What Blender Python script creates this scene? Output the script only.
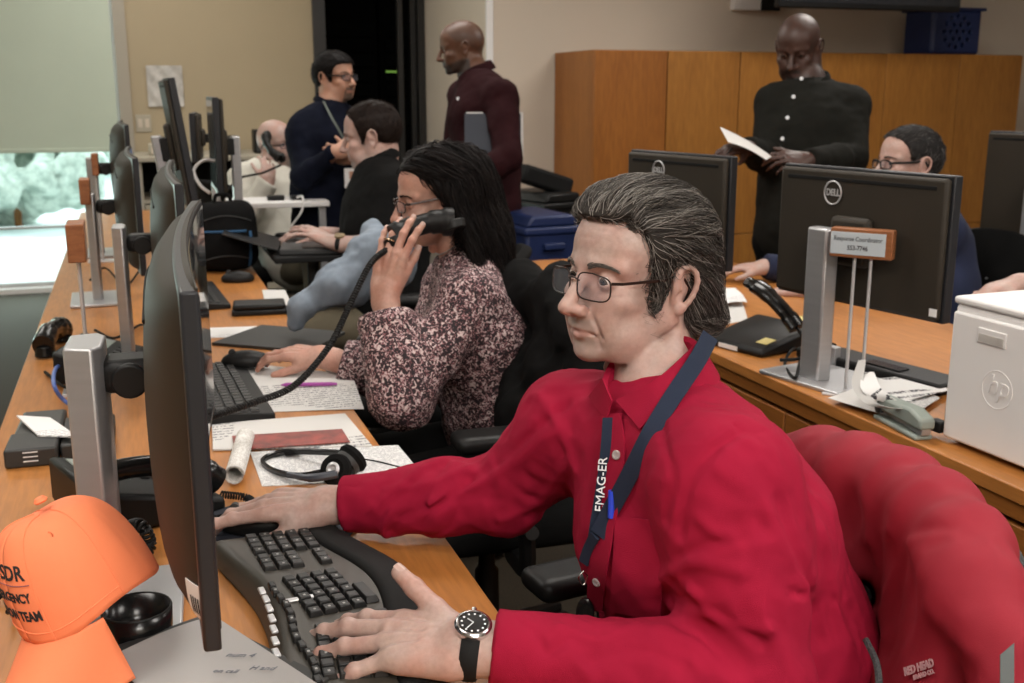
import bpy, math, random
import numpy as np
from mathutils import Vector, Matrix
SC = bpy.context.scene
for o in list(bpy.data.objects): bpy.data.objects.remove(o)
COL = SC.collection
# ---------------------------------------------------------------- camera
F = 1085.0; HC = 1.38
PITCH = math.atan(251 / F); YAW = math.atan(386 / math.hypot(F, 251))
cam_d = bpy.data.cameras.new('camera'); cam = bpy.data.objects.new('camera', cam_d); COL.objects.link(cam)
cam.location = (0, 0, HC); cam.rotation_euler = (math.pi / 2 - PITCH, 0, -YAW)
cam_d.sensor_width = 36; cam_d.lens = F / 1024 * 36; cam_d.clip_start = 0.02; cam_d.clip_end = 200
cam_d.dof.use_dof = True; cam_d.dof.focus_distance = 1.3; cam_d.dof.aperture_fstop = 10.0
SC.camera = cam
FWD = np.array([math.sin(YAW) * math.cos(PITCH), math.cos(YAW) * math.cos(PITCH), -math.sin(PITCH)])
RGT = np.array([math.cos(YAW), -math.sin(YAW), 0]); UPV = np.cross(RGT, FWD)
CAM = np.array([0, 0, HC])
def at(x, y, d): return CAM + (FWD + RGT * (x - 512) / F + UPV * (341.5 - y) / F) * d
def atz(x, y, z):
    r = FWD + RGT * (x - 512) / F + UPV * (341.5 - y) / F
    return CAM + r * ((z - HC) / r[2])
# ---------------------------------------------------------------- world, exposure
W = bpy.data.worlds.new('world'); SC.world = W; W.use_nodes = True
W.node_tree.nodes['Background'].inputs[0].default_value = (0.80, 0.95, 0.93, 1)
W.node_tree.nodes['Background'].inputs[1].default_value = 2.2
SC.view_settings.view_transform = 'Standard'; SC.view_settings.look = 'None'
SC.view_settings.exposure = 0.0; SC.view_settings.gamma = 1.0
SC.view_settings.use_curve_mapping = False
# ---------------------------------------------------------------- lights
def area(name, loc, rot, sx, sy, power, col):
    l = bpy.data.lights.new(name, 'AREA'); l.shape = 'RECTANGLE'; l.size = sx; l.size_y = sy
    l.energy = power * 1.7; l.color = col
    o = bpy.data.objects.new(name, l); COL.objects.link(o); o.location = loc; o.rotation_euler = rot
    return o
LAMPS = [(0.2, -0.6, 18), (0.3, -2.0, 50), (-0.9, 1.0, 11), (2.2, 0.2, 17), (1.2, 2.6, 15), (-0.9, 3.4, 11), (3.6, 1.6, 15),  # second entry is added: frontal fill standing in for a bounce flash
         (3.6, 4.3, 20), (1.2, 5.2, 12), (0.2, 7.2, 8), (-1.3, 5.6, 8)]
for i, (x, y, p) in enumerate(LAMPS):
    area('ceiling_and_fill_lamp', (x, y, 2.77), (0, 0, 0), 1.15, 0.55, p, (1.0, 0.95, 0.89))
area('window_daylight', (-1.5, 8.12, 0.55), (math.radians(90), 0, math.pi), 2.6, 0.8, 17, (0.78, 1.0, 0.90)).rotation_euler = (math.radians(-90), 0, 0)
# ---------------------------------------------------------------- materials
M = {}
def nodes(name):
    m = bpy.data.materials.new(name); m.use_nodes = True
    nt = m.node_tree; b = nt.nodes['Principled BSDF']; M[name] = m
    return m, nt, b
def mat(name, col, rough=0.5, metal=0.0, var=0.0, vscale=8.0, bump=0.0, bscale=200.0, stretch=(1, 1, 1), spec=0.5, emit=0, sheen=0, coat=0, trans=0, alpha=1):
    m, nt, b = nodes(name)
    b.inputs['Roughness'].default_value = rough; b.inputs['Metallic'].default_value = metal
    b.inputs['Specular IOR Level'].default_value = spec
    b.inputs['Coat Weight'].default_value = coat
    if sheen: b.inputs['Sheen Weight'].default_value = sheen; b.inputs['Sheen Roughness'].default_value = 0.5
    if trans: b.inputs['Transmission Weight'].default_value = trans
    if alpha < 1: b.inputs['Alpha'].default_value = alpha
    if emit:
        b.inputs['Emission Color'].default_value = (*col, 1); b.inputs['Emission Strength'].default_value = emit
    tc = nt.nodes.new('ShaderNodeTexCoord'); mp = nt.nodes.new('ShaderNodeMapping'); mp.inputs['Scale'].default_value = stretch
    nt.links.new(tc.outputs['Object'], mp.inputs[0])
    n = nt.nodes.new('ShaderNodeTexNoise'); n.inputs['Scale'].default_value = vscale; n.inputs['Detail'].default_value = 5
    nt.links.new(mp.outputs[0], n.inputs[0])
    cr = nt.nodes.new('ShaderNodeValToRGB')
    cr.color_ramp.elements[0].position = 0.3; cr.color_ramp.elements[1].position = 0.7
    cr.color_ramp.elements[0].color = (*[c * (1 - var) for c in col], 1); cr.color_ramp.elements[1].color = (*[min(1, c * (1 + var)) for c in col], 1)
    nt.links.new(n.outputs[0], cr.inputs[0]); nt.links.new(cr.outputs[0], b.inputs['Base Color'])
    if bump:
        n2 = nt.nodes.new('ShaderNodeTexNoise'); n2.inputs['Scale'].default_value = bscale; n2.inputs['Detail'].default_value = 3
        nt.links.new(mp.outputs[0], n2.inputs[0])
        bp = nt.nodes.new('ShaderNodeBump'); bp.inputs['Strength'].default_value = bump; bp.inputs['Distance'].default_value = 0.002
        nt.links.new(n2.outputs[0], bp.inputs['Height']); nt.links.new(bp.outputs[0], b.inputs['Normal'])
    return m
def ramp(nt, src, stops, interp='LINEAR'):
    cr = nt.nodes.new('ShaderNodeValToRGB'); cr.color_ramp.interpolation = interp
    e = cr.color_ramp.elements
    while len(e) < len(stops): e.new(0.5)
    for i, (p, c) in enumerate(stops): e[i].position = p; e[i].color = (*c, 1)
    nt.links.new(src, cr.inputs[0]); return cr.outputs[0]
def tex(nt, kind, scale, coord='Object', stretch=(1, 1, 1), **kw):
    tc = nt.nodes.new('ShaderNodeTexCoord'); mp = nt.nodes.new('ShaderNodeMapping'); mp.inputs['Scale'].default_value = stretch
    nt.links.new(tc.outputs[coord], mp.inputs[0])
    t = nt.nodes.new('ShaderNodeTex' + kind); nt.links.new(mp.outputs[0], t.inputs['Vector']); t.inputs['Scale'].default_value = scale
    for k, v in kw.items():
        if k in t.inputs: t.inputs[k].default_value = v
        else: setattr(t, k, v)
    return t
def mixc(nt, fac, a, b_, mode='MIX'):
    mx = nt.nodes.new('ShaderNodeMix'); mx.data_type = 'RGBA'; mx.blend_type = mode
    for s, v in ((0, fac), (6, a), (7, b_)):
        if hasattr(v, 'links') or hasattr(v, 'is_linked'): nt.links.new(v, mx.inputs[s])
        elif s == 0: mx.inputs[0].default_value = v
        else: mx.inputs[s].default_value = (*v, 1)
    return mx.outputs[2]
def wood(name, c1, c2, stretch, rough=0.35, scale=3.0):
    m, nt, b = nodes(name)
    n = tex(nt, 'Noise', scale, stretch=stretch, Detail=6, Roughness=0.6, Distortion=0.4)
    c = ramp(nt, n.outputs[0], [(0.3, c1), (0.7, c2)])
    n2 = tex(nt, 'Noise', scale * 12, stretch=stretch, Detail=2)
    c3 = ramp(nt, n2.outputs[0], [(0.35, (0.82, 0.82, 0.82)), (0.65, (1, 1, 1))])
    nt.links.new(mixc(nt, 1.0, c, c3, 'MULTIPLY'), b.inputs['Base Color'])
    b.inputs['Roughness'].default_value = rough; b.inputs['Specular IOR Level'].default_value = 0.35
    return m
wood('wood_desk', (0.41, 0.158, 0.036), (0.54, 0.222, 0.058), (2.2, 0.22, 2.2), 0.36, 5)
wood('wood_desk_edge', (0.26, 0.09, 0.018), (0.35, 0.13, 0.028), (2.2, 0.22, 8), 0.4, 5)
wood('wood_cabinet', (0.30, 0.120, 0.022), (0.42, 0.18, 0.036), (2.0, 2.0, 0.25), 0.45, 3)
wood('wood_cabinet_red', (0.27, 0.092, 0.016), (0.38, 0.14, 0.026), (2.0, 2.0, 0.25), 0.45, 3)
wood('wood_sign', (0.25, 0.09, 0.035), (0.36, 0.14, 0.055), (3, 3, 14), 0.4, 6)
mat('wall_beige', (0.42, 0.345, 0.230), 0.9, var=0.02, vscale=2, bump=0.08, bscale=300)
mat('wall_white', (0.60, 0.525, 0.435), 0.9, var=0.02, vscale=2, bump=0.08, bscale=300)
mat('notice_paper', (0.50, 0.48, 0.45), 0.35, var=0.15, vscale=30)
mat('pen_ink', (.12, .13, .16), .6)
mat('trim_light', (0.42, 0.38, 0.30), 0.6)
mat('trim_grey', (0.38, 0.34, 0.28), 0.7)
mat('ceiling_white', (0.75, 0.73, 0.68), 0.95, var=0.03, bump=0.2, bscale=120)
mat('black_plastic', (0.009, 0.009, 0.009), 0.45, var=0.1, bump=0.05, bscale=900, spec=0.25)
mat('black_gloss', (0.007, 0.007, 0.007), 0.22, spec=0.4)
mat('black_matte', (0.009, 0.009, 0.009), 0.75, var=0.2, bump=0.1, bscale=400, spec=0.2)
mat('grey_plastic', (0.045, 0.045, 0.045), 0.5, spec=.3)
mat('key_black', (0.012, 0.012, 0.012), 0.4, spec=.35)
mat('screen_glass', (0.02, 0.022, 0.026), 0.08, coat=0.3)
mat('bezel_blue', (0.05, 0.058, 0.075), 0.4)
mat('silver', (0.47, 0.47, 0.48), 0.38, metal=0.65, var=0.04, vscale=3, stretch=(1, 1, 30))
mat('silver_light', (0.62, 0.62, 0.63), 0.4, metal=0.5)
mat('chrome', (0.7, 0.7, 0.72), 0.18, metal=1.0)
mat('white_plastic', (0.72, 0.72, 0.70), 0.45)
mat('printer_white', (0.80, 0.79, 0.78), 0.5, var=0.02)
mat('paper_white', (0.62, 0.61, 0.59), 0.85)
mat('blue_plastic', (0.008, 0.020, 0.085), 0.5, var=0.1)
mat('blue_cable', (0.08, 0.15, 0.45), 0.4)
mat('denim', (0.21, 0.255, 0.31), 0.95, var=0.18, vscale=25, bump=0.5, bscale=900)
mat('black_fabric', (0.008, 0.008, 0.008), 0.95, var=0.3, bump=0.5, bscale=700, spec=.1)
mat('mesh_grey', (0.05, 0.052, 0.055), 0.9, var=0.8, vscale=600, bump=0.9, bscale=600)
mat('red_shirt', (0.315, 0.0075, 0.034), 0.85, var=0.08, vscale=14, bump=0.5, bscale=1100, spec=0.15)
mat('red_jacket', (0.265, 0.0095, 0.023), 0.75, var=0.07, vscale=7, bump=0.2, bscale=1000, spec=0.35)
mat('jacket_lining', (0.12, 0.006, 0.012), 0.8, bump=0.3, bscale=500)
mat('orange_cloth', (1.0, 0.27, 0.115), 0.75, var=0.03, vscale=6, bump=0.3, bscale=1200)
mat('navy_cloth', (0.005, 0.0065, 0.014), 0.95, var=0.25, vscale=10, bump=0.4, bscale=500, spec=.1)
mat('blue_shirt', (0.008, 0.014, 0.045), 0.9, var=0.2, bump=0.4, bscale=500)
mat('maroon_cloth', (0.022, 0.0055, 0.007), 0.9, var=0.15, bump=0.4, bscale=500, spec=.1)
mat('charcoal_cloth', (0.012, 0.012, 0.010), 0.9, var=0.15, bump=0.4, bscale=500, spec=.1)
mat('black_cloth', (0.007, 0.007, 0.007), 0.92, var=0.15, bump=0.4, bscale=500, spec=.1)
mat('white_cloth', (0.62, 0.60, 0.53), 0.9, var=0.05, bump=0.3, bscale=300)
mat('khaki', (0.12, 0.10, 0.065), 0.9, var=0.15, bump=0.4, bscale=400)
mat('lanyard_navy', (0.006, 0.015, 0.040), 0.8, var=0.1, bump=0.6, bscale=1500)
mat('white_text', (0.75, 0.77, 0.8), 0.7)
mat('black_text', (0.02, 0.02, 0.022), 0.7)
mat('red_text', (0.5, 0.02, 0.03), 0.7)
mat('grey_text', (0.30, 0.10, 0.11), 0.7)
mat('pen_blue', (0.02, 0.06, 0.6), 0.3)
mat('pen_purple', (0.36, 0.06, 0.33), 0.3)
mat('button', (0.35, 0.30, 0.30), 0.3)
mat('grey_green', (0.27, 0.31, 0.28), 0.45)
mat('pad_navy', (0.02, 0.024, 0.036), 0.8)
mat('folder_dark', (0.03, 0.03, 0.028), 0.6)
mat('folder_blue', (0.02, 0.025, 0.04), 0.6)
mat('shade_cloth', (0.53, 0.60, 0.50), 0.95, var=0.02, vscale=3, bump=0.2, bscale=500)
mat('glass_clear', (0.9, 0.97, 0.97), 0.02, trans=1.0)
mat('lens', (.5, .5, .58), 0.04, alpha=0.07, spec=0.6)
M['glass_clear'].node_tree.nodes['Principled BSDF'].inputs['IOR'].default_value = 1.05
mat('lens_glare', (0.75, 0.65, 0.85), 0.05, trans=0.9)
mat('led_red', (0.8, 0.03, 0.02), 0.5, emit=1.0)
mat('led_green', (0.25, 0.5, 0.08), 0.5, emit=0.4)
mat('lamp_panel', (1.0, 0.95, 0.88), 0.5, emit=2.5)
mat('dark_room', (0.002, 0.002, 0.002), 0.8, spec=0.04)  # near-black colour paints the darkness of the unlit room and its racks
mat('dark_frame', (0.015, 0.014, 0.013), 0.4)
mat('yellow_paper', (0.65, 0.55, 0.22), 0.8)
mat('gold', (0.22, 0.15, 0.06), 0.4)
mat('glasses_dark', (0.03, 0.016, 0.013), 0.3, metal=0.4)
mat('eye_white', (0.62, 0.57, 0.54), 0.25)
mat('eye_iris', (0.06, 0.045, 0.035), 0.2)
mat('tooth', (0.7, 0.66, 0.58), 0.4)
mat('brochure_red', (0.22, 0.03, 0.02), 0.4, var=0.6, vscale=30)
mat('ring_gold', (0.75, 0.6, 0.4), 0.2, metal=1)
# carpet
m, nt, b = nodes('carpet')
n = tex(nt, 'Noise', 140, Detail=3); v = tex(nt, 'Brick', 6.0, Scale=6.0)
c = ramp(nt, n.outputs[0], [(0.35, (0.012, 0.007, 0.002)), (0.65, (0.030, 0.020, 0.007))])
nt.links.new(c, b.inputs['Base Color']); b.inputs['Roughness'].default_value = 0.95
bp = nt.nodes.new('ShaderNodeBump'); bp.inputs['Strength'].default_value = 0.6; nt.links.new(n.outputs[0], bp.inputs['Height']); nt.links.new(bp.outputs[0], b.inputs['Normal'])
b.inputs['Sheen Weight'].default_value = 0.05
# floral blouse print
m, nt, b = nodes('floral_print')
v1 = tex(nt, 'Voronoi', 150, Randomness=1.0); n1 = tex(nt, 'Noise', 120, Detail=4, Distortion=1.5); n2 = tex(nt, 'Noise', 30, Detail=2)
flo = ramp(nt, n1.outputs[0], [(0.0, (0.016, 0.010, 0.013)), (0.505, (0.016, 0.010, 0.013)), (0.53, (0.20, 0.05, 0.06)), (0.565, (0.42, 0.25, 0.26)), (0.62, (0.62, 0.52, 0.50))])
spot = ramp(nt, v1.outputs['Distance'], [(0.0, (0.38, 0.28, 0.29)), (0.16, (0.28, 0.15, 0.17)), (0.24, (0.018, 0.010, 0.013))])
nt.links.new(mixc(nt, 1.0, flo, spot, 'LIGHTEN'), b.inputs['Base Color']); b.inputs['Roughness'].default_value = 0.8
# printed paper: rows of text like marks in object space (y across lines)
def printed(name, base=(0.64, 0.63, 0.61), ink=(0.25, 0.25, 0.26), lines=120.0, dens=0.5, rot=0.0, block=5.0):
    m, nt, b = nodes(name)
    tc = nt.nodes.new('ShaderNodeTexCoord'); mp = nt.nodes.new('ShaderNodeMapping'); mp.inputs['Rotation'].default_value = (0, 0, rot)
    nt.links.new(tc.outputs['Object'], mp.inputs[0])
    w = nt.nodes.new('ShaderNodeTexWave'); w.bands_direction = 'Y'; w.inputs['Scale'].default_value = lines / 6.283 * 1.0; nt.links.new(mp.outputs[0], w.inputs[0])
    mp2 = nt.nodes.new('ShaderNodeMapping'); mp2.inputs['Scale'].default_value = (1, 0.35, 1); nt.links.new(mp.outputs[0], mp2.inputs[0])
    n = nt.nodes.new('ShaderNodeTexNoise'); n.inputs['Scale'].default_value = 260; nt.links.new(mp2.outputs[0], n.inputs[0])
    n3 = nt.nodes.new('ShaderNodeTexNoise'); n3.inputs['Scale'].default_value = block; n3.inputs['Detail'].default_value = 0; nt.links.new(mp.outputs[0], n3.inputs[0])
    def gt(sock, t):
        k = nt.nodes.new('ShaderNodeMath'); k.operation = 'GREATER_THAN'; nt.links.new(sock, k.inputs[0]); k.inputs[1].default_value = t; return k.outputs[0]
    def mul(a, c_):
        k = nt.nodes.new('ShaderNodeMath'); k.operation = 'MULTIPLY'; nt.links.new(a, k.inputs[0]); nt.links.new(c_, k.inputs[1]); return k.outputs[0]
    f = mul(mul(gt(w.outputs[1], 0.6), gt(n.outputs[0], 0.46)), gt(n3.outputs[0], dens))
    nt.links.new(mixc(nt, f, base, ink), b.inputs['Base Color']); b.inputs['Roughness'].default_value = 0.85
printed('paper_print'); printed('paper_print_grey', (0.72, 0.72, 0.71), (0.4, 0.4, 0.42), 300, 0.3)
printed('paper_faint', (0.8, 0.8, 0.79), (0.5, 0.5, 0.52), 200, 0.55)
# screen with a page of text on it
m, nt, b = nodes('screen_lit')
v = tex(nt, 'Brick', 14, stretch=(1, 1, 1)); n = tex(nt, 'Noise', 25, Detail=3)
c = ramp(nt, n.outputs[0], [(0.4, (0.02, 0.04, 0.09)), (0.5, (0.06, 0.10, 0.19)), (0.62, (0.25, 0.33, 0.45))])
nt.links.new(c, b.inputs['Emission Color']); b.inputs['Emission Strength'].default_value = 0.6; b.inputs['Base Color'].default_value = (0.02, 0.02, 0.03, 1)
# outdoors
m, nt, b = nodes('foliage_blur')
n = tex(nt, 'Noise', 9, Detail=5)
c = ramp(nt, n.outputs[0], [(0.35, (0.38, 0.46, 0.40)), (0.6, (0.75, 0.80, 0.72))])
nt.links.new(c, b.inputs['Base Color'])
mat('pavement', (0.70, 0.76, 0.76), 0.8, var=0.1, vscale=1.5)
mat('pale_building', (0.62, 0.62, 0.60), 0.8, var=0.1)
# skin
def skin(name, base, lip, beard=(0.1, 0.08, 0.07), var=0.10, rough=0.48, red=None):
    m, nt, b = nodes(name)
    n = tex(nt, 'Noise', 28, Detail=4)
    red = red or tuple(min(1, c * k) for c, k in zip(base, (1.03, 0.84, 0.80)))
    c = ramp(nt, n.outputs[0], [(0.35, base), (0.72, red)])
    n4 = tex(nt, 'Noise', 160, Detail=3)
    c = mixc(nt, 1.0, c, ramp(nt, n4.outputs[0], [(0.3, (0.86, 0.84, 0.84)), (0.7, (1, 1, 1))]), 'MULTIPLY')
    def attr(a):
        k = nt.nodes.new('ShaderNodeAttribute'); k.attribute_name = a; return k.outputs['Fac']
    c = mixc(nt, attr('lip'), c, lip); c = mixc(nt, attr('flush'), c, red)
    c = mixc(nt, attr('beard'), c, beard)
    nt.links.new(c, b.inputs['Base Color']); b.inputs['Roughness'].default_value = rough
    b.inputs['Subsurface Weight'].default_value = 0.10; b.inputs['Subsurface Radius'].default_value = (0.012, 0.004, 0.002)
    n2 = tex(nt, 'Noise', 420, Detail=4); bp = nt.nodes.new('ShaderNodeBump'); bp.inputs['Strength'].default_value = 0.18; bp.inputs['Distance'].default_value = 0.001
    nt.links.new(n2.outputs[0], bp.inputs['Height']); nt.links.new(bp.outputs[0], b.inputs['Normal'])
skin('skin_pink', (0.475, 0.345, 0.300), (0.40, 0.17, 0.145), (0.34, 0.27, 0.24))
skin('skin_olive', (0.50, 0.29, 0.20), (0.42, 0.15, 0.13), (0.10, 0.075, 0.06))
skin('skin_woman', (0.52, 0.31, 0.24), (0.42, 0.12, 0.12))
skin('skin_brown', (0.135, 0.066, 0.038), (0.12, 0.05, 0.04), (0.02, 0.014, 0.012))
skin('skin_dark', (0.060, 0.030, 0.022), (0.07, 0.03, 0.028), (0.012, 0.009, 0.008))
def hairmat(name, cols):
    m, nt, b = nodes(name)
    k = nt.nodes.new('ShaderNodeAttribute'); k.attribute_name = 'shade'
    n = len(cols); c = ramp(nt, k.outputs['Fac'], [(i / (n - 1), cc) for i, cc in enumerate(cols)])
    nt.links.new(c, b.inputs['Base Color']); b.inputs['Roughness'].default_value = 0.6; b.inputs['Specular IOR Level'].default_value = 0.15
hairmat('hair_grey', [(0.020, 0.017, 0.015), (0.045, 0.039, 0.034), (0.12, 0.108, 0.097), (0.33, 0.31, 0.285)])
hairmat('brow_grey', [(0.06, 0.05, 0.045), (0.22, 0.19, 0.17)])
hairmat('hair_black', [(0.004, 0.003, 0.003), (0.008, 0.006, 0.0055), (0.018, 0.013, 0.012)])
hairmat('hair_brown', [(0.010, 0.006, 0.005), (0.030, 0.018, 0.013)])
hairmat('hair_pepper', [(0.012, 0.011, 0.011), (0.03, 0.028, 0.027), (0.16, 0.15, 0.145)])
mat('monitor_back', (0.030, 0.024, 0.017), 0.6, var=0.04, bump=0.05, bscale=900, spec=.3)
mat('grey_dark', (0.020, 0.021, 0.024), 0.4, spec=.3)
mat('grey_case', (0.045, 0.040, 0.032), 0.45, bump=0.05, bscale=700)
mat('key_legend', (0.35, 0.35, 0.34), 0.6)
printed('paper_roll', (0.74, .73, .70), (.45, .42, .38), 420, 0.35)
mat('pen_bright_blue', (.012, .07, .16), .7)
mat('dock_dark', (.045, .045, .042), .5)
mat('dock_dark2', (.028, .028, .027), .5)
mat('card_blue', (.50, .56, .60), .4)
printed('paper_photo', (0.75, .75, .74), (.06, .06, .07), 60, 0.5, block=9)
mat('badge_grey', (.42, .24, .25), .6)
mat('zip_grey', (.06, .07, .07), .5)
mat('paper_note_shaded', (0.34, 0.33, 0.32), 0.85)  # white paper darkened: shade by the monitor is put into its colour
mat('lanyard_grey', (.06, .07, .06), .7)
# ---------------------------------------------------------------- mesh helpers
def V3(*a): return np.array(a, dtype=float)
def unit(v): v = np.asarray(v, float); return v / (np.linalg.norm(v) + 1e-12)
def rotz(a): c, s = math.cos(a), math.sin(a); return np.array([[c, -s, 0], [s, c, 0], [0, 0, 1.0]])
def rotx(a): c, s = math.cos(a), math.sin(a); return np.array([[1.0, 0, 0], [0, c, -s], [0, s, c]])
def roty(a): c, s = math.cos(a), math.sin(a); return np.array([[c, 0, s], [0, 1.0, 0], [-s, 0, c]])
class MB:
    def __init__(s): s.v = []; s.f = []; s.n = 0
    def add(s, V, Fc):
        V = np.asarray(V, float).reshape(-1, 3); s.v.append(V)
        s.f += [tuple(int(i) + s.n for i in f) for f in Fc]; s.n += len(V); return s
    def box(s, lo, hi, R=None, o=(0, 0, 0)):
        V = np.array([[x, y, z] for x in (lo[0], hi[0]) for y in (lo[1], hi[1]) for z in (lo[2], hi[2])], float)
        if R is not None: V = V @ np.asarray(R).T
        V = V + np.asarray(o, float)
        return s.add(V, [(0, 1, 3, 2), (4, 6, 7, 5), (0, 4, 5, 1), (2, 3, 7, 6), (0, 2, 6, 4), (1, 5, 7, 3)])
    def tube(s, P, r, n=8, cap=True, flat=1.0, up=None):
        P = np.asarray(P, float); m = len(P); r = np.broadcast_to(np.asarray(r, float), (m,))
        T = np.gradient(P, axis=0); T /= np.linalg.norm(T, axis=1)[:, None] + 1e-12
        a = np.asarray(up, float) if up is not None else (V3(0, 0, 1) if abs(T[0][2]) < 0.9 else V3(1, 0, 0))
        rings = []; u = unit(np.cross(T[0], a))
        for i in range(m):
            if up is not None: u = unit(np.cross(T[i], a))
            else: u = unit(u - T[i] * (u @ T[i]))
            w = np.cross(T[i], u)
            th = np.arange(n) * 2 * math.pi / n
            rings.append(P[i] + r[i] * (np.cos(th)[:, None] * u + flat * np.sin(th)[:, None] * w))
        V = np.concatenate(rings); Fc = []
        for i in range(m - 1):
            for j in range(n):
                k = (j + 1) % n; Fc.append((i * n + j, (i + 1) * n + j, (i + 1) * n + k, i * n + k))
        if cap: Fc += [tuple(range(n)), tuple(range((m - 1) * n, m * n))[::-1]]
        return s.add(V, Fc)
    def cyl(s, a, b, r, r2=None, n=20): return s.tube([a, b], [r, r if r2 is None else r2], n)
    def lathe(s, prof, o=(0, 0, 0), n=24, R=None, sx=1, sy=1):
        V = []
        for (r, z) in prof:
            for j in range(n):
                t = 2 * math.pi * j / n; V.append((r * math.cos(t) * sx, r * math.sin(t) * sy, z))
        V = np.array(V)
        if R is not None: V = V @ np.asarray(R).T
        Fc = [(i * n + j, i * n + (j + 1) % n, (i + 1) * n + (j + 1) % n, (i + 1) * n + j) for i in range(len(prof) - 1) for j in range(n)]
        Fc += [tuple(range(n))[::-1], tuple(range((len(prof) - 1) * n, len(prof) * n))]
        return s.add(V + np.asarray(o, float), Fc)
    def prism(s, poly, z0, z1, R=None, o=(0, 0, 0)):
        n = len(poly); V = np.array([(x, y, z0) for x, y in poly] + [(x, y, z1) for x, y in poly], float)
        if R is not None: V = V @ np.asarray(R).T
        return s.add(V + np.asarray(o, float), [tuple(range(n))[::-1], tuple(range(n, 2 * n))] + [(i, (i + 1) % n, n + (i + 1) % n, n + i) for i in range(n)])
    def grid(s, fn, nu, nv, th=0.0, closeu=False):
        """sheet fn(u,v)->point, u,v in 0..1; th gives thickness along normal"""
        P = np.array([[fn(i / (nu - 1), j / (nv - 1)) for j in range(nv)] for i in range(nu)], float)
        if th == 0:
            return s.add(P.reshape(-1, 3), [(i * nv + j, (i + 1) * nv + j, (i + 1) * nv + j + 1, i * nv + j + 1) for i in range(nu - 1) for j in range(nv - 1)])
        du = np.gradient(P, axis=0); dv = np.gradient(P, axis=1); N = np.cross(du, dv); N /= np.linalg.norm(N, axis=2)[..., None] + 1e-12
        A = (P + N * th / 2).reshape(-1, 3); B = (P - N * th / 2).reshape(-1, 3); K = nu * nv
        q = [(i * nv + j, (i + 1) * nv + j, (i + 1) * nv + j + 1, i * nv + j + 1) for i in range(nu - 1) for j in range(nv - 1)]
        Fc = q + [tuple(K + k for k in f[::-1]) for f in q]
        bd = [i * nv for i in range(nu)] + [(nu - 1) * nv + j for j in range(1, nv)] + [i * nv + nv - 1 for i in range(nu - 2, -1, -1)] + [j for j in range(nv - 2, 0, -1)]
        for a, b_ in zip(bd, bd[1:] + bd[:1]): Fc.append((b_, a, K + a, K + b_))
        return s.add(np.concatenate([A, B]), Fc)
    def mesh(s, name='mesh', sharp=0.7):
        me = bpy.data.meshes.new(name); me.from_pydata(np.concatenate(s.v).tolist(), [], s.f); me.update()
        me.shade_smooth()
        if sharp: me.set_sharp_from_angle(angle=sharp)
        return me
def link(name, me, m, parent=None, bev=0.0, label=None, loc=None, rot=None, seg=2):
    o = bpy.data.objects.new(name, me); COL.objects.link(o)
    if m is not None:
        if isinstance(m, str): m = M[m]
        me.materials.clear(); me.materials.append(m)
    if parent is not None: o.parent = parent
    if loc is not None: o.location = loc
    if rot is not None: o.rotation_euler = rot
    if bev:
        b = o.modifiers.new('bevel', 'BEVEL'); b.width = bev; b.segments = seg; b.limit_method = 'ANGLE'; b.angle_limit = 0.6; b.harden_normals = False
    if label: o['label'] = label
    return o
def ob(name, mb, m, parent=None, bev=0.0, label=None, loc=None, rot=None, sharp=0.7):
    return link(name, mb.mesh(name, sharp), m, parent, bev, label, loc, rot)
def wob(name, mb, m, parent, bev=0.0, label=None, sharp=0.7):
    """mesh given in world coordinates, parent an unrotated empty (or a child of one)"""
    off = V3(*parent.location); p = parent
    while p.parent is not None: p = p.parent; off = off + V3(*p.location)
    mb.v = [v - off for v in mb.v]
    return ob(name, mb, m, parent, bev, label, sharp=sharp)
def thing(name, label, cat, loc=(0, 0, 0), rz=0.0, group=None):
    o = bpy.data.objects.new(name, None); COL.objects.link(o); o.location = loc; o.rotation_euler = (0, 0, rz)
    o.empty_display_size = 0.05
    o['label'] = label; o['category'] = cat
    if group: o['group'] = group
    return o
def tag(o, label, cat, group=None, kind=None):
    o['label'] = label; o['category'] = cat
    if group: o['group'] = group
    if kind: o['kind'] = kind
    return o
def struct(name, mb, m, bev=0.0):
    o = ob(name, mb, m, bev=bev); o['kind'] = 'structure'; return o
def wone(name, mb, m, label, cat, group=None, bev=0.0, sharp=0.7, base=None):
    """a thing that is one mesh; mesh built in world coordinates, origin moved to its base"""
    A = np.concatenate(mb.v); c = base if base is not None else V3((A[:, 0].min() + A[:, 0].max()) / 2, (A[:, 1].min() + A[:, 1].max()) / 2, A[:, 2].min())
    mb.v = [v - c for v in mb.v]
    o = ob(name, mb, m, bev=bev, sharp=sharp); o.location = tuple(c)
    return tag(o, label, cat, group)
def copy_tree(o, parent=None):
    c = o.copy(); COL.objects.link(c); c.parent = parent
    for ch in [x for x in bpy.data.objects if x.parent == o]: copy_tree(ch, c)
    return c
def text(name, body, size, m, parent, o, xdir, ydir, depth=0.0006, align='CENTER', bold=0.0, arc=None, shear=0.0, sx=1.0):
    """lettering laid in the plane xdir, ydir at point o (coordinates of the parent)"""
    cu = bpy.data.curves.new(name, 'FONT'); cu.body = body; cu.size = size; cu.extrude = depth; cu.align_x = align; cu.align_y = 'CENTER'
    cu.offset = bold; cu.shear = shear; cu.resolution_u = 3
    t = bpy.data.objects.new(name, cu); COL.objects.link(t)
    dg = bpy.context.evaluated_depsgraph_get(); dg.update()
    me = bpy.data.meshes.new_from_object(t.evaluated_get(dg)); bpy.data.objects.remove(t)
    x = unit(xdir); y = unit(np.asarray(ydir, float) - x * np.dot(ydir, x)); z = np.cross(x, y)
    for v in me.vertices:
        p = v.co; xx = p.x * sx
        q = np.asarray(o, float) + x * xx + y * p.y + z * p.z
        if arc: q = np.asarray(arc(xx, p.y, p.z), float)
        v.co = q
    return link(name, me, m, parent)
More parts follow.
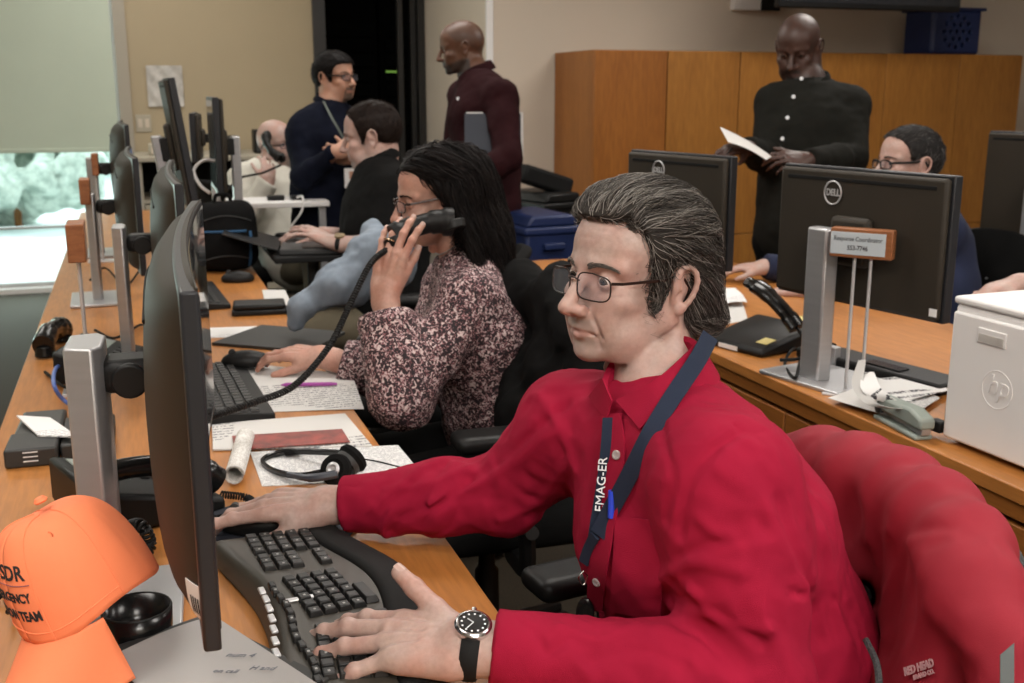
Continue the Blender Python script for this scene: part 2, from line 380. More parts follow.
def pathpts(P, n=8):
    """smooth path through points (Catmull-Rom)"""
    P = [np.asarray(p, float) for p in P]; P = [2 * P[0] - P[1]] + P + [2 * P[-1] - P[-2]]; out = []
    for i in range(1, len(P) - 2):
        for k in range(n):
            t = k / n; a, b_, c, d = P[i - 1:i + 3]
            out.append(0.5 * ((2 * b_) + (c - a) * t + (2 * a - 5 * b_ + 4 * c - d) * t * t + (3 * b_ - a - 3 * c + d) * t ** 3))
    out.append(P[-2]); return np.array(out)
def coil(P, R_, pitch, r, n=6, per=10):
    """coiled cord around a path"""
    P = pathpts(P, 24); seg = np.linalg.norm(np.diff(P, axis=0), axis=1); L = np.concatenate([[0], np.cumsum(seg)])
    m = int(L[-1] / pitch * per); s = np.linspace(0, L[-1], m)
    C_ = np.stack([np.interp(s, L, P[:, k]) for k in range(3)], 1); T = np.gradient(C_, axis=0); T /= np.linalg.norm(T, axis=1)[:, None]
    a = V3(0.3, 0.2, 0.93); U = np.cross(T, a); U /= np.linalg.norm(U, axis=1)[:, None]; Wd = np.cross(T, U)
    th = 2 * math.pi * s / pitch
    return MB().tube(C_ + R_ * (np.cos(th)[:, None] * U + np.sin(th)[:, None] * Wd), r, n)
# ---------------------------------------------------------------- signed distance modelling
class Fr:
    def __init__(s, o, f=None, u=(0, 0, 1), R=None, sc=1.0):
        s.o = np.asarray(o, float); s.s = sc
        if R is None:
            f = unit(f); u = np.asarray(u, float); x = unit(np.cross(f, u)); u = np.cross(x, f); R = np.stack([x, f, u], 1)
        s.R = R
    def p(s, *l):
        l = l[0] if len(l) == 1 else l
        return s.o + s.R @ (np.asarray(l, float) * s.s)
    def d(s, *l): return s.R @ np.asarray(l, float)
    def inv(s, P): return ((P - s.o) @ s.R) / s.s
def vnoise(X, Y, Z, seed=0):
    def h(i, j, k):
        n = (i * 374761393 + j * 668265263 + k * 2147483647 + seed * 974711) & 0xffffffff
        n = ((n ^ (n >> 13)) * 1274126177) & 0xffffffff
        return ((n ^ (n >> 16)) & 0xffff).astype(np.float32) / 32768.0 - 1
    X, Y, Z = np.broadcast_arrays(X, Y, Z)
    i = np.floor(X).astype(np.int64); j = np.floor(Y).astype(np.int64); k = np.floor(Z).astype(np.int64)
    fx, fy, fz = X - i, Y - j, Z - k
    fx = fx * fx * (3 - 2 * fx); fy = fy * fy * (3 - 2 * fy); fz = fz * fz * (3 - 2 * fz)
    r = 0
    for a in (0, 1):
        for b_ in (0, 1):
            for c in (0, 1):
                r = r + h(i + a, j + b_, k + c) * (fx if a else 1 - fx) * (fy if b_ else 1 - fy) * (fz if c else 1 - fz)
    return r
class SDF:
    def __init__(s): s.ops = []
    def _a(s, fn, lo, hi, k, mode): s.ops.append((fn, np.asarray(lo, float), np.asarray(hi, float), k, mode)); return s
    def cap(s, a, b, ra, rb=None, k=0.01, sub=False):
        a = np.asarray(a, float); b = np.asarray(b, float); rb = ra if rb is None else rb; d = b - a; L = max(d @ d, 1e-12); R_ = max(ra, rb)
        def fn(X, Y, Z):
            x, y, z = X - a[0], Y - a[1], Z - a[2]; t = np.clip((x * d[0] + y * d[1] + z * d[2]) / L, 0, 1)
            return np.sqrt((x - t * d[0]) ** 2 + (y - t * d[1]) ** 2 + (z - t * d[2]) ** 2) - (ra + (rb - ra) * t)
        return s._a(fn, np.minimum(a, b) - R_, np.maximum(a, b) + R_, k, 's' if sub else 'u')
    def ell(s, c, r, R=None, k=0.01, sub=False):
        c = np.asarray(c, float); r = np.asarray(r, float); R = np.eye(3) if R is None else R; ext = np.sqrt(((R * r) ** 2).sum(1)); m = r.min()
        def fn(X, Y, Z):
            x, y, z = X - c[0], Y - c[1], Z - c[2]; k0 = 0; k1 = 0
            for i in range(3):
                q = (x * R[0, i] + y * R[1, i] + z * R[2, i]) / r[i]; k0 = k0 + q * q; k1 = k1 + (q / r[i]) ** 2
            k0 = np.sqrt(k0); return k0 * (k0 - 1) / (np.sqrt(k1) + 1e-6)
        return s._a(fn, c - ext, c + ext, k, 's' if sub else 'u')
    def etube(s, a, b, side, ra, rb, k=0.02, sub=False):
        """elliptical tube a->b, side = direction of the first radius"""
        a = np.asarray(a, float); b = np.asarray(b, float); d = b - a; L = np.linalg.norm(d); t_ = d / L
        u = unit(np.asarray(side, float) - t_ * np.dot(side, t_)); v = np.cross(t_, u); mr = max(*ra, *rb)
        def fn(X, Y, Z):
            x, y, z = X - a[0], Y - a[1], Z - a[2]
            q = x * t_[0] + y * t_[1] + z * t_[2]; t = np.clip(q / L, 0, 1); e = q - t * L
            su = x * u[0] + y * u[1] + z * u[2]; sv = x * v[0] + y * v[1] + z * v[2]
            ru = ra[0] + (rb[0] - ra[0]) * t; rv = ra[1] + (rb[1] - ra[1]) * t; mm = np.minimum(ru, rv)
            k0 = np.sqrt((su / ru) ** 2 + (sv / rv) ** 2 + (e / mm) ** 2); k1 = np.sqrt((su / ru ** 2) ** 2 + (sv / rv ** 2) ** 2 + (e / mm ** 2) ** 2)
            return k0 * (k0 - 1) / (k1 + 1e-6)
        return s._a(fn, np.minimum(a, b) - mr, np.maximum(a, b) + mr, k, 's' if sub else 'u')
    def box(s, c, h, R=None, rad=0.01, k=0.01, sub=False):
        c = np.asarray(c, float); h = np.asarray(h, float); R = np.eye(3) if R is None else R; ext = (np.abs(R) * h).sum(1)
        def fn(X, Y, Z):
            x, y, z = X - c[0], Y - c[1], Z - c[2]; o = 0; mx = -1e9
            for i in range(3):
                q = np.abs(x * R[0, i] + y * R[1, i] + z * R[2, i]) - (h[i] - rad); o = o + np.maximum(q, 0) ** 2; mx = np.maximum(mx, q)
            return np.sqrt(o) + np.minimum(mx, 0) - rad
        return s._a(fn, c - ext, c + ext, k, 's' if sub else 'u')
    def ridge(s, P, A, w):
        """A>0 raises a fold along a polyline, A<0 presses a crease"""
        P = [np.asarray(p, float) for p in P]; P = list(pathpts(P, 3)) if len(P) > 2 else P
        Q = np.array(P)
        def fn(X, Y, Z):
            dm = None
            for a, b in zip(P[:-1], P[1:]):
                d = b - a; L = max(d @ d, 1e-12); x, y, z = X - a[0], Y - a[1], Z - a[2]
                t = np.clip((x * d[0] + y * d[1] + z * d[2]) / L, 0, 1)
                q = (x - t * d[0]) ** 2 + (y - t * d[1]) ** 2 + (z - t * d[2]) ** 2
                dm = q if dm is None else np.minimum(dm, q)
            return A * np.exp(-dm / (w * w))
        return s._a(fn, Q.min(0) - 2.6 * w, Q.max(0) + 2.6 * w, 0, 'r')
    def noise(s, A, freq, R=None, seed=0, lo=None, hi=None, ridged=False):
        R = np.eye(3) if R is None else R; fq = np.broadcast_to(np.asarray(freq, float), (3,))
        def fn(X, Y, Z):
            q = [(X * R[0, i] + Y * R[1, i] + Z * R[2, i]) * fq[i] for i in range(3)]
            n = vnoise(q[0], q[1], q[2], seed) + 0.5 * vnoise(q[0] * 2.1 + 5, q[1] * 2.1, q[2] * 2.1, seed + 3)
            if ridged: n = 0.6 - np.abs(n) * 1.6
            return A * n
        return s._a(fn, [-1e3] * 3 if lo is None else lo, [1e3] * 3 if hi is None else hi, 0, 'n')
    def cut(s, p, n, k=0.0):
        """removes the side that n points to"""
        p = np.asarray(p, float); n = unit(n)
        return s._a(lambda X, Y, Z: (X - p[0]) * n[0] + (Y - p[1]) * n[1] + (Z - p[2]) * n[2], [-1e3] * 3, [1e3] * 3, k, 'c')
    def inflate(s, r): return s._a(lambda X, Y, Z: r, [-1e3] * 3, [1e3] * 3, 0, 'n')
    def _apply(s, f, d, k, mode):
        if mode == 'u':
            if k <= 0: return np.minimum(f, d)
            h = np.clip(.5 + .5 * (f - d) / k, 0, 1); return f * (1 - h) + d * h - k * h * (1 - h)
        if mode in ('s', 'c'):
            d = -d if mode == 's' else d
            if k <= 0: return np.maximum(f, d)
            h = np.clip(.5 - .5 * (f - d) / k, 0, 1); return f * (1 - h) + d * h + k * h * (1 - h)
        return f - d
    def bounds(s):
        lo = np.min([o[1] for o in s.ops if o[4] == 'u'], 0); hi = np.max([o[2] for o in s.ops if o[4] == 'u'], 0); return lo, hi
    def ev(s, P):
        X, Y, Z = P[:, 0], P[:, 1], P[:, 2]; f = np.full(len(P), 1.0)
        for fn, lo, hi, k, mode in s.ops: f = s._apply(f, fn(X, Y, Z), k, mode)
        return f
    def mesh(s, res, lo=None, hi=None, smooth=0):
        l0, h0 = s.bounds(); lo = l0 - 3 * res - .026 if lo is None else np.maximum(lo, l0 - 3 * res - .026); hi = h0 + 3 * res + .026 if hi is None else np.minimum(hi, h0 + 3 * res + .026)
        n = np.maximum(((hi - lo) / res).astype(int) + 1, 2); ax = [(lo[i] + np.arange(n[i]) * res).astype(np.float32) for i in range(3)]
        f = np.full(n, 1.0, np.float32)
        for fn, l, h, k, mode in s.ops:
            m = k + 2.5 * res + .002; i0 = [max(0, int((l[i] - m - lo[i]) / res)) for i in range(3)]; i1 = [int(min(n[i], max(0, (h[i] + m - lo[i]) / res + 2))) for i in range(3)]
            if any(a >= b for a, b in zip(i0, i1)): continue
            sl = tuple(slice(a, b) for a, b in zip(i0, i1))
            d = fn(ax[0][sl[0]][:, None, None], ax[1][sl[1]][None, :, None], ax[2][sl[2]][None, None, :])
            f[sl] = s._apply(f[sl], d, k, mode)
        return surfnet(f, lo, res)
def surfnet(f, lo, res):
    ins = f < 0; nx, ny, nz = f.shape
    cnt = np.zeros((nx - 1, ny - 1, nz - 1), np.uint8)
    for a in (0, 1):
        for b in (0, 1):
            for c in (0, 1): cnt += ins[a:nx - 1 + a, b:ny - 1 + b, c:nz - 1 + c]
    act = (cnt > 0) & (cnt < 8); I = np.argwhere(act)
    if len(I) == 0: return np.zeros((0, 3)), np.zeros((0, 4), int)
    idx = np.full(act.shape, -1, np.int64); idx[act] = np.arange(len(I))
    acc = np.zeros((len(I), 3)); c = np.zeros(len(I))
    cor = {(a, b, d): f[I[:, 0] + a, I[:, 1] + b, I[:, 2] + d] for a in (0, 1) for b in (0, 1) for d in (0, 1)}
    for k in cor:
        for ax in range(3):
            if k[ax] == 0:
                k2 = list(k); k2[ax] = 1; v0, v1 = cor[k], cor[tuple(k2)]; m = (v0 < 0) != (v1 < 0)
                t = np.where(m, v0 / np.where(m, v0 - v1, 1), 0)
                p = np.tile(np.array(k, float), (len(I), 1)); p[:, ax] = t; acc[m] += p[m]; c += m
    V = (I + acc / c[:, None]) * res + lo
    Q = []
    for ax in range(3):
        sl0 = [slice(None)] * 3; sl1 = [slice(None)] * 3; sl0[ax] = slice(0, -1); sl1[ax] = slice(1, None)
        A_, B_ = ins[tuple(sl0)], ins[tuple(sl1)]; E = np.argwhere(A_ != B_); o1, o2 = (ax + 1) % 3, (ax + 2) % 3
        ok = (E[:, o1] > 0) & (E[:, o2] > 0) & (E[:, o1] < f.shape[o1] - 1) & (E[:, o2] < f.shape[o2] - 1); E = E[ok]
        sg = A_[tuple(E.T)]
        def g(d1, d2):
            e = E.copy(); e[:, o1] += d1; e[:, o2] += d2; return idx[tuple(e.T)]
        q = np.stack([g(-1, -1), g(0, -1), g(0, 0), g(-1, 0)], 1); q[~sg] = q[~sg][:, ::-1]; Q.append(q)
    return V, np.concatenate(Q)
def smooth_mesh(V, Q, it=2, lam=0.5):
    E = np.concatenate([Q[:, [i, (i + 1) % 4]] for i in range(4)]); n = len(V); d = np.bincount(E.ravel(), minlength=n)[:, None] + 1e-9
    for _ in range(it):
        A_ = np.stack([np.bincount(E[:, 0], V[E[:, 1], k], n) + np.bincount(E[:, 1], V[E[:, 0], k], n) for k in range(3)], 1); V = V * (1 - lam) + lam * A_ / d
    return V
def join_nets(L):
    V = []; Q = []; n = 0
    for v, q in L: V.append(v); Q.append(q + n); n += len(v)
    return np.concatenate(V), np.concatenate(Q)
def npmesh(name, V, Q, off=(0, 0, 0), attrs=None):
    me = bpy.data.meshes.new(name); V = np.asarray(V) - np.asarray(off, float)
    me.vertices.add(len(V)); me.vertices.foreach_set('co', V.astype(np.float32).ravel())
    k = Q.shape[1]; me.loops.add(len(Q) * k); me.loops.foreach_set('vertex_index', Q.astype(np.int32).ravel())
    me.polygons.add(len(Q)); me.polygons.foreach_set('loop_start', np.arange(0, len(Q) * k, k, dtype=np.int32))
    me.polygons.foreach_set('use_smooth', np.ones(len(Q), bool)); me.update(calc_edges=True)
    for a, val in (attrs or {}).items():
        at_ = me.attributes.new(a, 'FLOAT', 'POINT'); at_.data.foreach_set('value', np.asarray(val, np.float32))
    return me
def sob(name, S, res, m, parent, lo=None, hi=None, smooth=1, attrs=None, label=None):
    V, Q = S.mesh(res, lo, hi)
    if smooth: V = smooth_mesh(V, Q, smooth, 0.4)
    off = V3(*parent.location) if parent is not None else V3(0, 0, 0)
    p = parent
    while p is not None and p.parent is not None: p = p.parent; off = off + V3(*p.location)
    return link(name, npmesh(name, V, Q, off, attrs), m, parent, label=label)
# ---------------------------------------------------------------- people
def head_ops(S, fr, p):
    g = lambda k, d: p.get(k, d)
    s = fr.s; R = fr.R; P = fr.p
    def E(c, r, k=0.012, sub=False, rx=0, rz=0, ry=0):
        RR = R @ rotz(rz) @ rotx(rx) @ roty(ry); S.ell(P(*c), np.array(r) * s, RR, k * s, sub)
    def Cp(a, b, ra, rb=None, k=0.008, sub=False): S.cap(P(*a), P(*b), ra * s, (ra if rb is None else rb) * s, k * s, sub)
    jw = g('jaw', 1.0); ch = g('chin', 0.0); fat = g('fat', 0.0); nl = g('nose', 1.0); gaunt = g('gaunt', 0)
    E((0, -.012, .036), (.076, .097, .080), .02)
    E((0, .034, .038), (.060, .053, .056), .02)
    E((0, -.050, .012), (.066, .058, .062), .02)
    E((0, .034, -.028), (.058, .049, .066), .02)
    E((0, .034, -.072), (.047 * jw, .046, .034), .02)
    for sg in (-1, 1):
        Cp((sg * .054 * jw, -.004, -.050), (sg * .030 * jw, .052, -.094 - ch), .016 + fat, .015 + fat, .022)
        Cp((sg * .058, -.002, -.01), (sg * .055 * jw, -.002, -.052), .014 + fat, .015 + fat, .02)
        E((sg * .041, .062, -.026), (.022, .020, .018), .016)
        E((sg * .030, .068, -.050), (.020 + fat, .020 + fat, .024), .016)
        if fat: E((sg * .035, .045, -.075), (.024, .028, .024), .02)
    E((0, .073, -.097 - ch), (.022 * jw, .018, .016), .018)
    if g('dimple', 0): E((0, .094, -.096 - ch), (.003, .004, .006), .004, True)
    if g('double', 0): E((0, .035, -.112), (.042, .040, .022), .02)
    # brow
    for sg in (-1, 1):
        Cp((sg * .047, .064, .016), (sg * .014, .084, .018), .010, .0105, .012)
        E((sg * .032, .092, -.001), (.019, .014, .0135), .012, True)
    E((0, .074, .022), (.020, .014, .014), .012)
    # nose
    Cp((0, .086, .010), (0, .106 + .004 * nl, -.030), .0078, .0098, .010)
    E((0, .1085 + .006 * nl, -.0375), (.0112, .0112, .0098), .006)
    for sg in (-1, 1):
        E((sg * .0125, .1005, -.0405), (.0078, .0115, .0080), .006)
        E((sg * .0070, .1050, -.0490), (.0036, .0062, .0040), .003, True)
    E((0, .104, -.0465), (.0042, .010, .0042), .004)
    # eyes
    for sg in (-1, 1):
        S.ell(P(sg * .0315, .0725, 0), np.array((.0148, .0148, .0140)) * s, R, .003 * s)
        E((sg * .0320, .0880, g('lid', -.0012)), (.0128, .0150, g('eyeopen', .0040)), .0015, True, rz=-sg * .25)
        if g('bags', 0):
            S.ridge([P(sg * .019, .0845, -.011), P(sg * .032, .0860, -.0155), P(sg * .046, .0760, -.010)], -.0016 * s, .0035 * s)
            S.ridge([P(sg * .018, .087, .0085), P(sg * .032, .0870, .0095), P(sg * .048, .0730, .002)], -.0015 * s, .003 * s)
    # mouth
    E((0, .074, -.064), (.029, .0215, .023), .014)
    for sg in (-1, 1):
        Cp((sg * .023, .0835, -.0690), (sg * .003, .0940, -.0655), .0028, .0042, .004)
        Cp((sg * .021, .0835, -.0720), (0, .0925, -.0745), .0030, .0052, .004)
    mw = g('mouth', .0255)
    for sg in (-1, 1):
        S.ridge([P(0, .0975, -.0692), P(sg * .012, .0955, -.0694), P(sg * mw, .0850, -.0708)], -.0042 * s, .0019 * s)
        if g('folds', 0):
            S.ridge([P(sg * .019, .0985, -.041), P(sg * .030, .0865, -.056), P(sg * .034, .0800, -.074)], -.0030 * s, .0036 * s)
            S.ridge([P(sg * .0285, .0820, -.0735), P(sg * .030, .0790, -.088)], -.0022 * s, .003 * s)
    E((0, .0945, -.085), (.016, .004, .0035), .005, True)
    if g('forehead', 0):
        for zz in (.040, .052, .064): S.ridge([P(-.035, .078, zz), P(0, .088, zz + .001), P(.035, .078, zz)], -.0009 * s, .002 * s)
    # ears
    er = g('ear', 1.0)
    for sg in (-1, 1):
        c = V3(sg * .0760, -.012, -.006)
        E(c, (.0060, .0185 * er, .0300 * er), .006, ry=sg * .18, rz=-sg * .35, rx=.15)
        rim = [c + V3(sg * .004, .012, -.006), c + V3(sg * .006, .016, .012), c + V3(sg * .008, .006, .027), c + V3(sg * .011, -.009, .026), c + V3(sg * .012, -.017, .010), c + V3(sg * .009, -.013, -.010), c + V3(sg * .004, -.004, -.026)]
        rim = pathpts([c + (r_ - c) * er for r_ in rim], 2)
        for a_, b_ in zip(rim[:-1], rim[1:]): Cp(a_, b_, .0036, .0036, .003)
        E(c + V3(sg * .0085, -.002, .006), (.005, .0090, .0165), .003, True, rz=-sg * .35)
        E(c + V3(sg * .0080, .006, -.010), (.006, .0070, .0075), .003, True)
        E(c + V3(sg * .003, .002, -.028), (.0045, .0075, .0085), .005)
def head_masks(fr, V, p):
    L = fr.inv(V); x, y, z = L[:, 0], L[:, 1], L[:, 2]
    ax = np.abs(x); zc = -.0702 - .03 * (ax / .024) ** 2 * .05
    hu = np.where(z > zc, .0065 * np.clip(1 - (ax / .025) ** 2, 0, 1), .0085 * np.clip(1 - (ax / .024) ** 2, 0, 1))
    lip = np.clip((hu - np.abs(z - zc)) / .0015, 0, 1) * (y > .070) * p.get('lipamt', .8)
    b = np.zeros(len(V)); kind = p.get('beard')
    if kind in ('stubble', 'full', 'goatee', 'scruff'):
        must = np.clip((.034 - ax) / .008, 0, 1) * np.clip((z + .067 + 0) / .003, 0, 1) * np.clip((-.050 - z) / .004, 0, 1) * (y > .06)
        chn = np.clip((.030 - ax) / .008, 0, 1) * np.clip((-.076 - z) / .005, 0, 1) * (y > .04)
        side = np.clip((.036 - ax) / .005, 0, 1) * np.clip((ax - .022) / .005, 0, 1) * np.clip((-.062 - z) / .005, 0, 1) * (y > .04)
        jaw = np.clip((-.048 - z - .25 * (y - .02).clip(0)) / .012, 0, 1) * (y > -.02) * np.clip((z + .125) / .01, 0, 1)
        if kind == 'stubble': b = np.maximum(must, chn * .8) * .55 + jaw * .16
        if kind == 'goatee': b = np.maximum(np.maximum(must, chn), side) * .93
        if kind == 'scruff': b = np.maximum(must, chn) * .7 + jaw * .35
        if kind == 'full': b = np.maximum(np.maximum(must, jaw), chn) * .85
    b = np.clip(b, 0, 1) * (1 - lip)
    if p.get('scalp'):
        sc = np.clip((z - np.interp(y, [-.08, -.04, .02, .05, .08], [-.05, -.01, .02, .055, .075])) / .012, 0, 1); b = np.maximum(b, sc * p['scalp'])
    fl = np.exp(-((ax - .045) ** 2 + (z + .028) ** 2) / .018 ** 2) * (y > .03) * .5 + np.exp(-(ax ** 2 + (z + .036) ** 2) / .013 ** 2) * (y > .095) * .6
    fl = fl + np.exp(-((ax - .082) ** 2 + (z + .005) ** 2 + (y + .012) ** 2) / .03 ** 2) * .5
    near = (np.abs(L) < .16).all(1)
    return dict(lip=lip * near, beard=b * near, flush=np.clip(fl, 0, 1) * near)
def eyes(fr, parent, look=(0, 1, 0)):
    for sg in (-1, 1):
        o = fr.p(sg * .0315, .0725, 0); r = .0128 * fr.s; f = unit(fr.d(*look)); g = Fr((0, 0, 0), f, fr.d(0, 0, 1))
        mb = MB(); prof = []; n = 14
        for i in range(n + 1): t = math.pi * i / n * .999 + .0005; prof.append((r * math.sin(t), r * math.cos(t)))
        Rr = np.stack([g.R[:, 0], g.R[:, 2], g.R[:, 1]], 1)
        mb.lathe(prof, o, 20, Rr)
        off = V3(*parent.location); mb.v = [v - off for v in mb.v]
        e = ob('eye', mb, 'eye_white', parent, sharp=0); e.data.materials.append(M['eye_iris']); e.data.materials.append(M['black_gloss'])
        oo = o - off
        for pl in e.data.polygons:
            c = unit(np.array(pl.center) - oo) @ f
            if c > .93: pl.material_index = 2
            elif c > .80: pl.material_index = 1
def glasses(fr, parent, w=.047, h=.030, m='glasses_dark', label=None, rr=.0011, glare=False, drop=-.004, yf=.104, templemat=None, full=True):
    root = bpy.data.objects.new('glasses', None); COL.objects.link(root); root.parent = parent; root['label'] = label or 'eyeglasses'
    def T(l): return fr.p(*l)
    for sg in (-1, 1):
        pts = []
        for i in range(28):
            t = 2 * math.pi * i / 28; c, s_ = math.cos(t), math.sin(t); e = .55
            x = sg * .0345 + math.copysign(abs(c) ** e, c) * w / 2; z = drop + math.copysign(abs(s_) ** e, s_) * h / 2 - (0.002 if s_ > 0 and c * sg > 0 else 0)
            pts.append(T((x, yf - .010 * ((abs(x)) / .055) ** 2 - .02 * 0, z)))
        wob('rim', MB().tube(pts + [pts[0], pts[1]], rr * fr.s, 6, cap=False), m, root)
        mb = MB(); mb.add(pts, [tuple(range(28))]); mb.add([q + fr.d(0, .0006, 0) for q in pts], [tuple(range(28))[::-1]])
        wob('lens', mb, 'lens_glare' if glare else 'lens', root)
        xo = sg * (.0345 + w / 2)
        wob('temple', MB().tube([T((xo, yf - .013, drop + h * .22)), T((sg * .072, yf - .022, drop + h * .25)), T((sg * .079, .02, .006)), T((sg * .079, -.008, .012)), T((sg * .080, -.030, -.012))], [rr * fr.s * 1.2] * 5, 6, flat=1.6), templemat or m, root)
    wob('bridge', MB().tube(pathpts([T((-.0115, yf - .001, drop + h * .15)), T((0, yf + .003, drop + h * .27)), T((.0115, yf - .001, drop + h * .15))], 4), rr * fr.s * 1.1, 6), m, root)
    return root
def eyebrows(fr, parent, S, m='hair_grey', th=.0035, n=160, up=0.0):
    rnd = random.Random(4)
    for sg in (-1, 1):
        mb = MB(); sh = []
        for i in range(n):
            t = rnd.random(); x = sg * (.013 + .036 * t); z = .0165 + up + .006 * math.sin(t * 2.6) - .004 * t + rnd.uniform(-th, th) * (1 - .6 * t); y = .0965 - 9.0 * x * x * .9
            a = fr.p(x, y, z); d = unit(fr.d(sg * (.7 + t), -.25 - t * .4, .45 - t * .8))
            e = fr.s * .0085
            for _ in range(2):
                v = S.ev(np.array([a]))[0]; a = a - fr.d(0, 1, 0) * v
            b = a + d * e + fr.d(0, .0015, 0)
            mb.tube([a, (a + b) / 2 + fr.d(0, .001, 0), b], [.00055 * fr.s, .0005 * fr.s, .0001], 3, cap=False); sh += [rnd.random()] * 9
        off = V3(*parent.location); mb.v = [v - off for v in mb.v]
        me = mb.mesh('eyebrow', 0); at_ = me.attributes.new('shade', 'FLOAT', 'POINT'); at_.data.foreach_set('value', sh); link('eyebrow', me, m, parent)
def strands(name, parent, S, seeds, flow, m, steps=7, step=.008, lift=.004, r=.0006, rnd=1, jitter=.25, shade=None, gravity=0.0):
    rg = np.random.RandomState(rnd); P = np.array(seeds, float); n = len(P)
    def grad(Q):
        e = .002; G = np.stack([S.ev(Q + V3(*(e * (np.arange(3) == k)))) - S.ev(Q - V3(*(e * (np.arange(3) == k)))) for k in range(3)], 1)
        return G / (np.linalg.norm(G, axis=1)[:, None] + 1e-9)
    path = [P.copy()]; jit = rg.randn(n, 3) * jitter; hh = rg.rand(n) * lift
    stp = step * (.7 + .6 * rg.rand(n))[:, None]
    for k in range(steps):
        N = grad(P); d = flow(P) + jit; d[:, 2] -= gravity * k
        d = d - N * (d * N).sum(1)[:, None]; d /= np.linalg.norm(d, axis=1)[:, None] + 1e-9
        P = P + d * stp; v = S.ev(P); v = np.clip(v, -.02, .02); P = P - N * (v - hh * min(1, (k + 1) / 2))[:, None]; path.append(P.copy())
    path = np.stack(path, 1); m_ = steps + 1
    T = np.gradient(path, axis=1); T /= np.linalg.norm(T, axis=2)[..., None] + 1e-9
    a = rg.randn(n, 1, 3); U = np.cross(T, a); U /= np.linalg.norm(U, axis=2)[..., None] + 1e-9; Wv = np.cross(T, U)
    rad = (r * np.linspace(1, .25, m_))[None, :, None]
    rings = [path + rad * (math.cos(t) * U + math.sin(t) * Wv) for t in (0, 2.094, 4.189)]
    V = np.stack(rings, 2).reshape(-1, 3)
    base = (np.arange(n) * m_ * 3)[:, None, None] + (np.arange(steps) * 3)[None, :, None]; j = np.arange(3)[None, None, :]; j2 = (j + 1) % 3
    Q = np.stack([base + j, base + 3 + j, base + 3 + j2, base + j2], 3).reshape(-1, 4)
    sh = rg.rand(n) if shade is None else np.clip(shade(seeds) + rg.randn(n) * .25, 0, 1)
    off = V3(*parent.location); p = parent
    while p.parent is not None: p = p.parent; off = off + V3(*p.location)
    return link(name, npmesh(name, V, Q, off, {'shade': np.repeat(sh, m_ * 3)}), m, parent)
def hand_ops(S, fr, side, curl=((.3, .4, .3),) * 4, spread=(.10, .02, -.06, -.16), thumb=((.75, .75, -.25), .25, .3), sc=1.0, k=.006):
    """fr: o wrist, y to the fingers, z back of hand; side +1 thumb at +x. returns fingertip frames"""
    q = sc * fr.s
    def P(x, y, z): return fr.o + fr.R @ (V3(x * side, y, z) * q)
    def D_(v): return fr.R @ V3(v[0] * side, v[1], v[2])
    x = fr.R[:, 0]
    S.etube(P(0, -.03, 0), P(0, .012, 0), x, (.0265 * q, .0185 * q), (.028 * q, .0175 * q), .02 * q)
    S.etube(P(0, .01, 0), P(.001, .074, .001), x, (.029 * q, .0165 * q), (.0395 * q, .0125 * q), .02 * q)
    S.cap(P(-.026, .018, -.004), P(-.031, .066, -.003), .0135 * q, .0115 * q, .012 * q)
    S.cap(P(.018, .018, -.008), P(.030, .048, -.008), .0155 * q, .0135 * q, .012 * q)
    tips = []
    mc = [(.0300, .0860, .001), (.0105, .0915, .003), (-.0105, .0880, .002), (-.0300, .0790, -.001)]
    ln = [(.044, .026, .020), (.048, .030, .021), (.044, .028, .021), (.034, .021, .019)]
    rd = [(.0098, .0088, .0080, .0068), (.0100, .0090, .0082, .0070), (.0094, .0084, .0077, .0066), (.0084, .0074, .0068, .0058)]
    for i in range(4):
        a = P(*mc[i]); sp = spread[i]; c = 0; S.cap(P(mc[i][0] * .75, .045, .004), a, .0085 * q, rd[i][0] * q * 1.02, .010 * q)
        for j in range(3):
            c += curl[i][j]; d = D_((math.sin(sp) * math.cos(c), math.cos(sp) * math.cos(c), -math.sin(c)))
            b = a + d * ln[i][j] * q * (1 if j < 2 else .85); S.cap(a, b, rd[i][j] * q, rd[i][j + 1] * q, (.006 if j == 0 else .003) * q); a0 = a; a = b
            if j < 2: S.ell(b + D_((0, 0, 1)) * rd[i][j + 1] * q * .25, np.array([1, 1, 1]) * rd[i][j + 1] * q * 1.03, None, .003 * q)
        nrm = D_((math.sin(sp) * math.sin(c), math.cos(sp) * math.sin(c), math.cos(c))); tips.append((a - d * .002 * q, d, nrm, rd[i][3] * q))
    a = P(.020, .022, -.006); d = unit(D_(thumb[0])); b = a + d * .040 * q; S.cap(a, b, .0150 * q, .0118 * q, .012 * q)
    # bend the thumb towards the fingers direction
    y = fr.R[:, 1]
    for L_, r0, r1, w in ((.033, .0112, .0100, thumb[1]), (.024, .0102, .0082, thumb[2])):
        d = unit(d + y * w); a = b; b = a + d * L_ * q; S.cap(a, b, r0 * q, r1 * q, .004 * q)
    tn = unit(np.cross(np.cross(d, fr.R[:, 2]), d)) if len(thumb) < 4 else unit(D_(thumb[3])); tips.append((b - d * .002 * q, d, unit(tn - d * (tn @ d)), .0084 * q))
    # tendons
    for i in range(4): S.ridge([P(mc[i][0] * .45, .03, .012), P(mc[i][0], .080, .0135)], .0014 * q, .003 * q)
    for i in range(3): S.ridge([P((mc[i][0] + mc[i + 1][0]) / 2 * .8, .055, .013), P((mc[i][0] + mc[i + 1][0]) / 2, .086, .012)], -.0018 * q, .005 * q)
    return tips
def nails(parent, tips):
    for (o, d, n, r) in tips:
        mb = MB(); x = np.cross(d, n)
        def fn(u, v):
            a = (u - .5) * 2.0; return o + n * r * math.cos(a) * 1.0 + x * r * math.sin(a) * .92 + d * (v * r * 1.35 - r * .35) + n * .0003 - n * .0006 * v * v
        mb.grid(fn, 7, 6, .0006); wob('fingernail', mb, 'nail', parent)
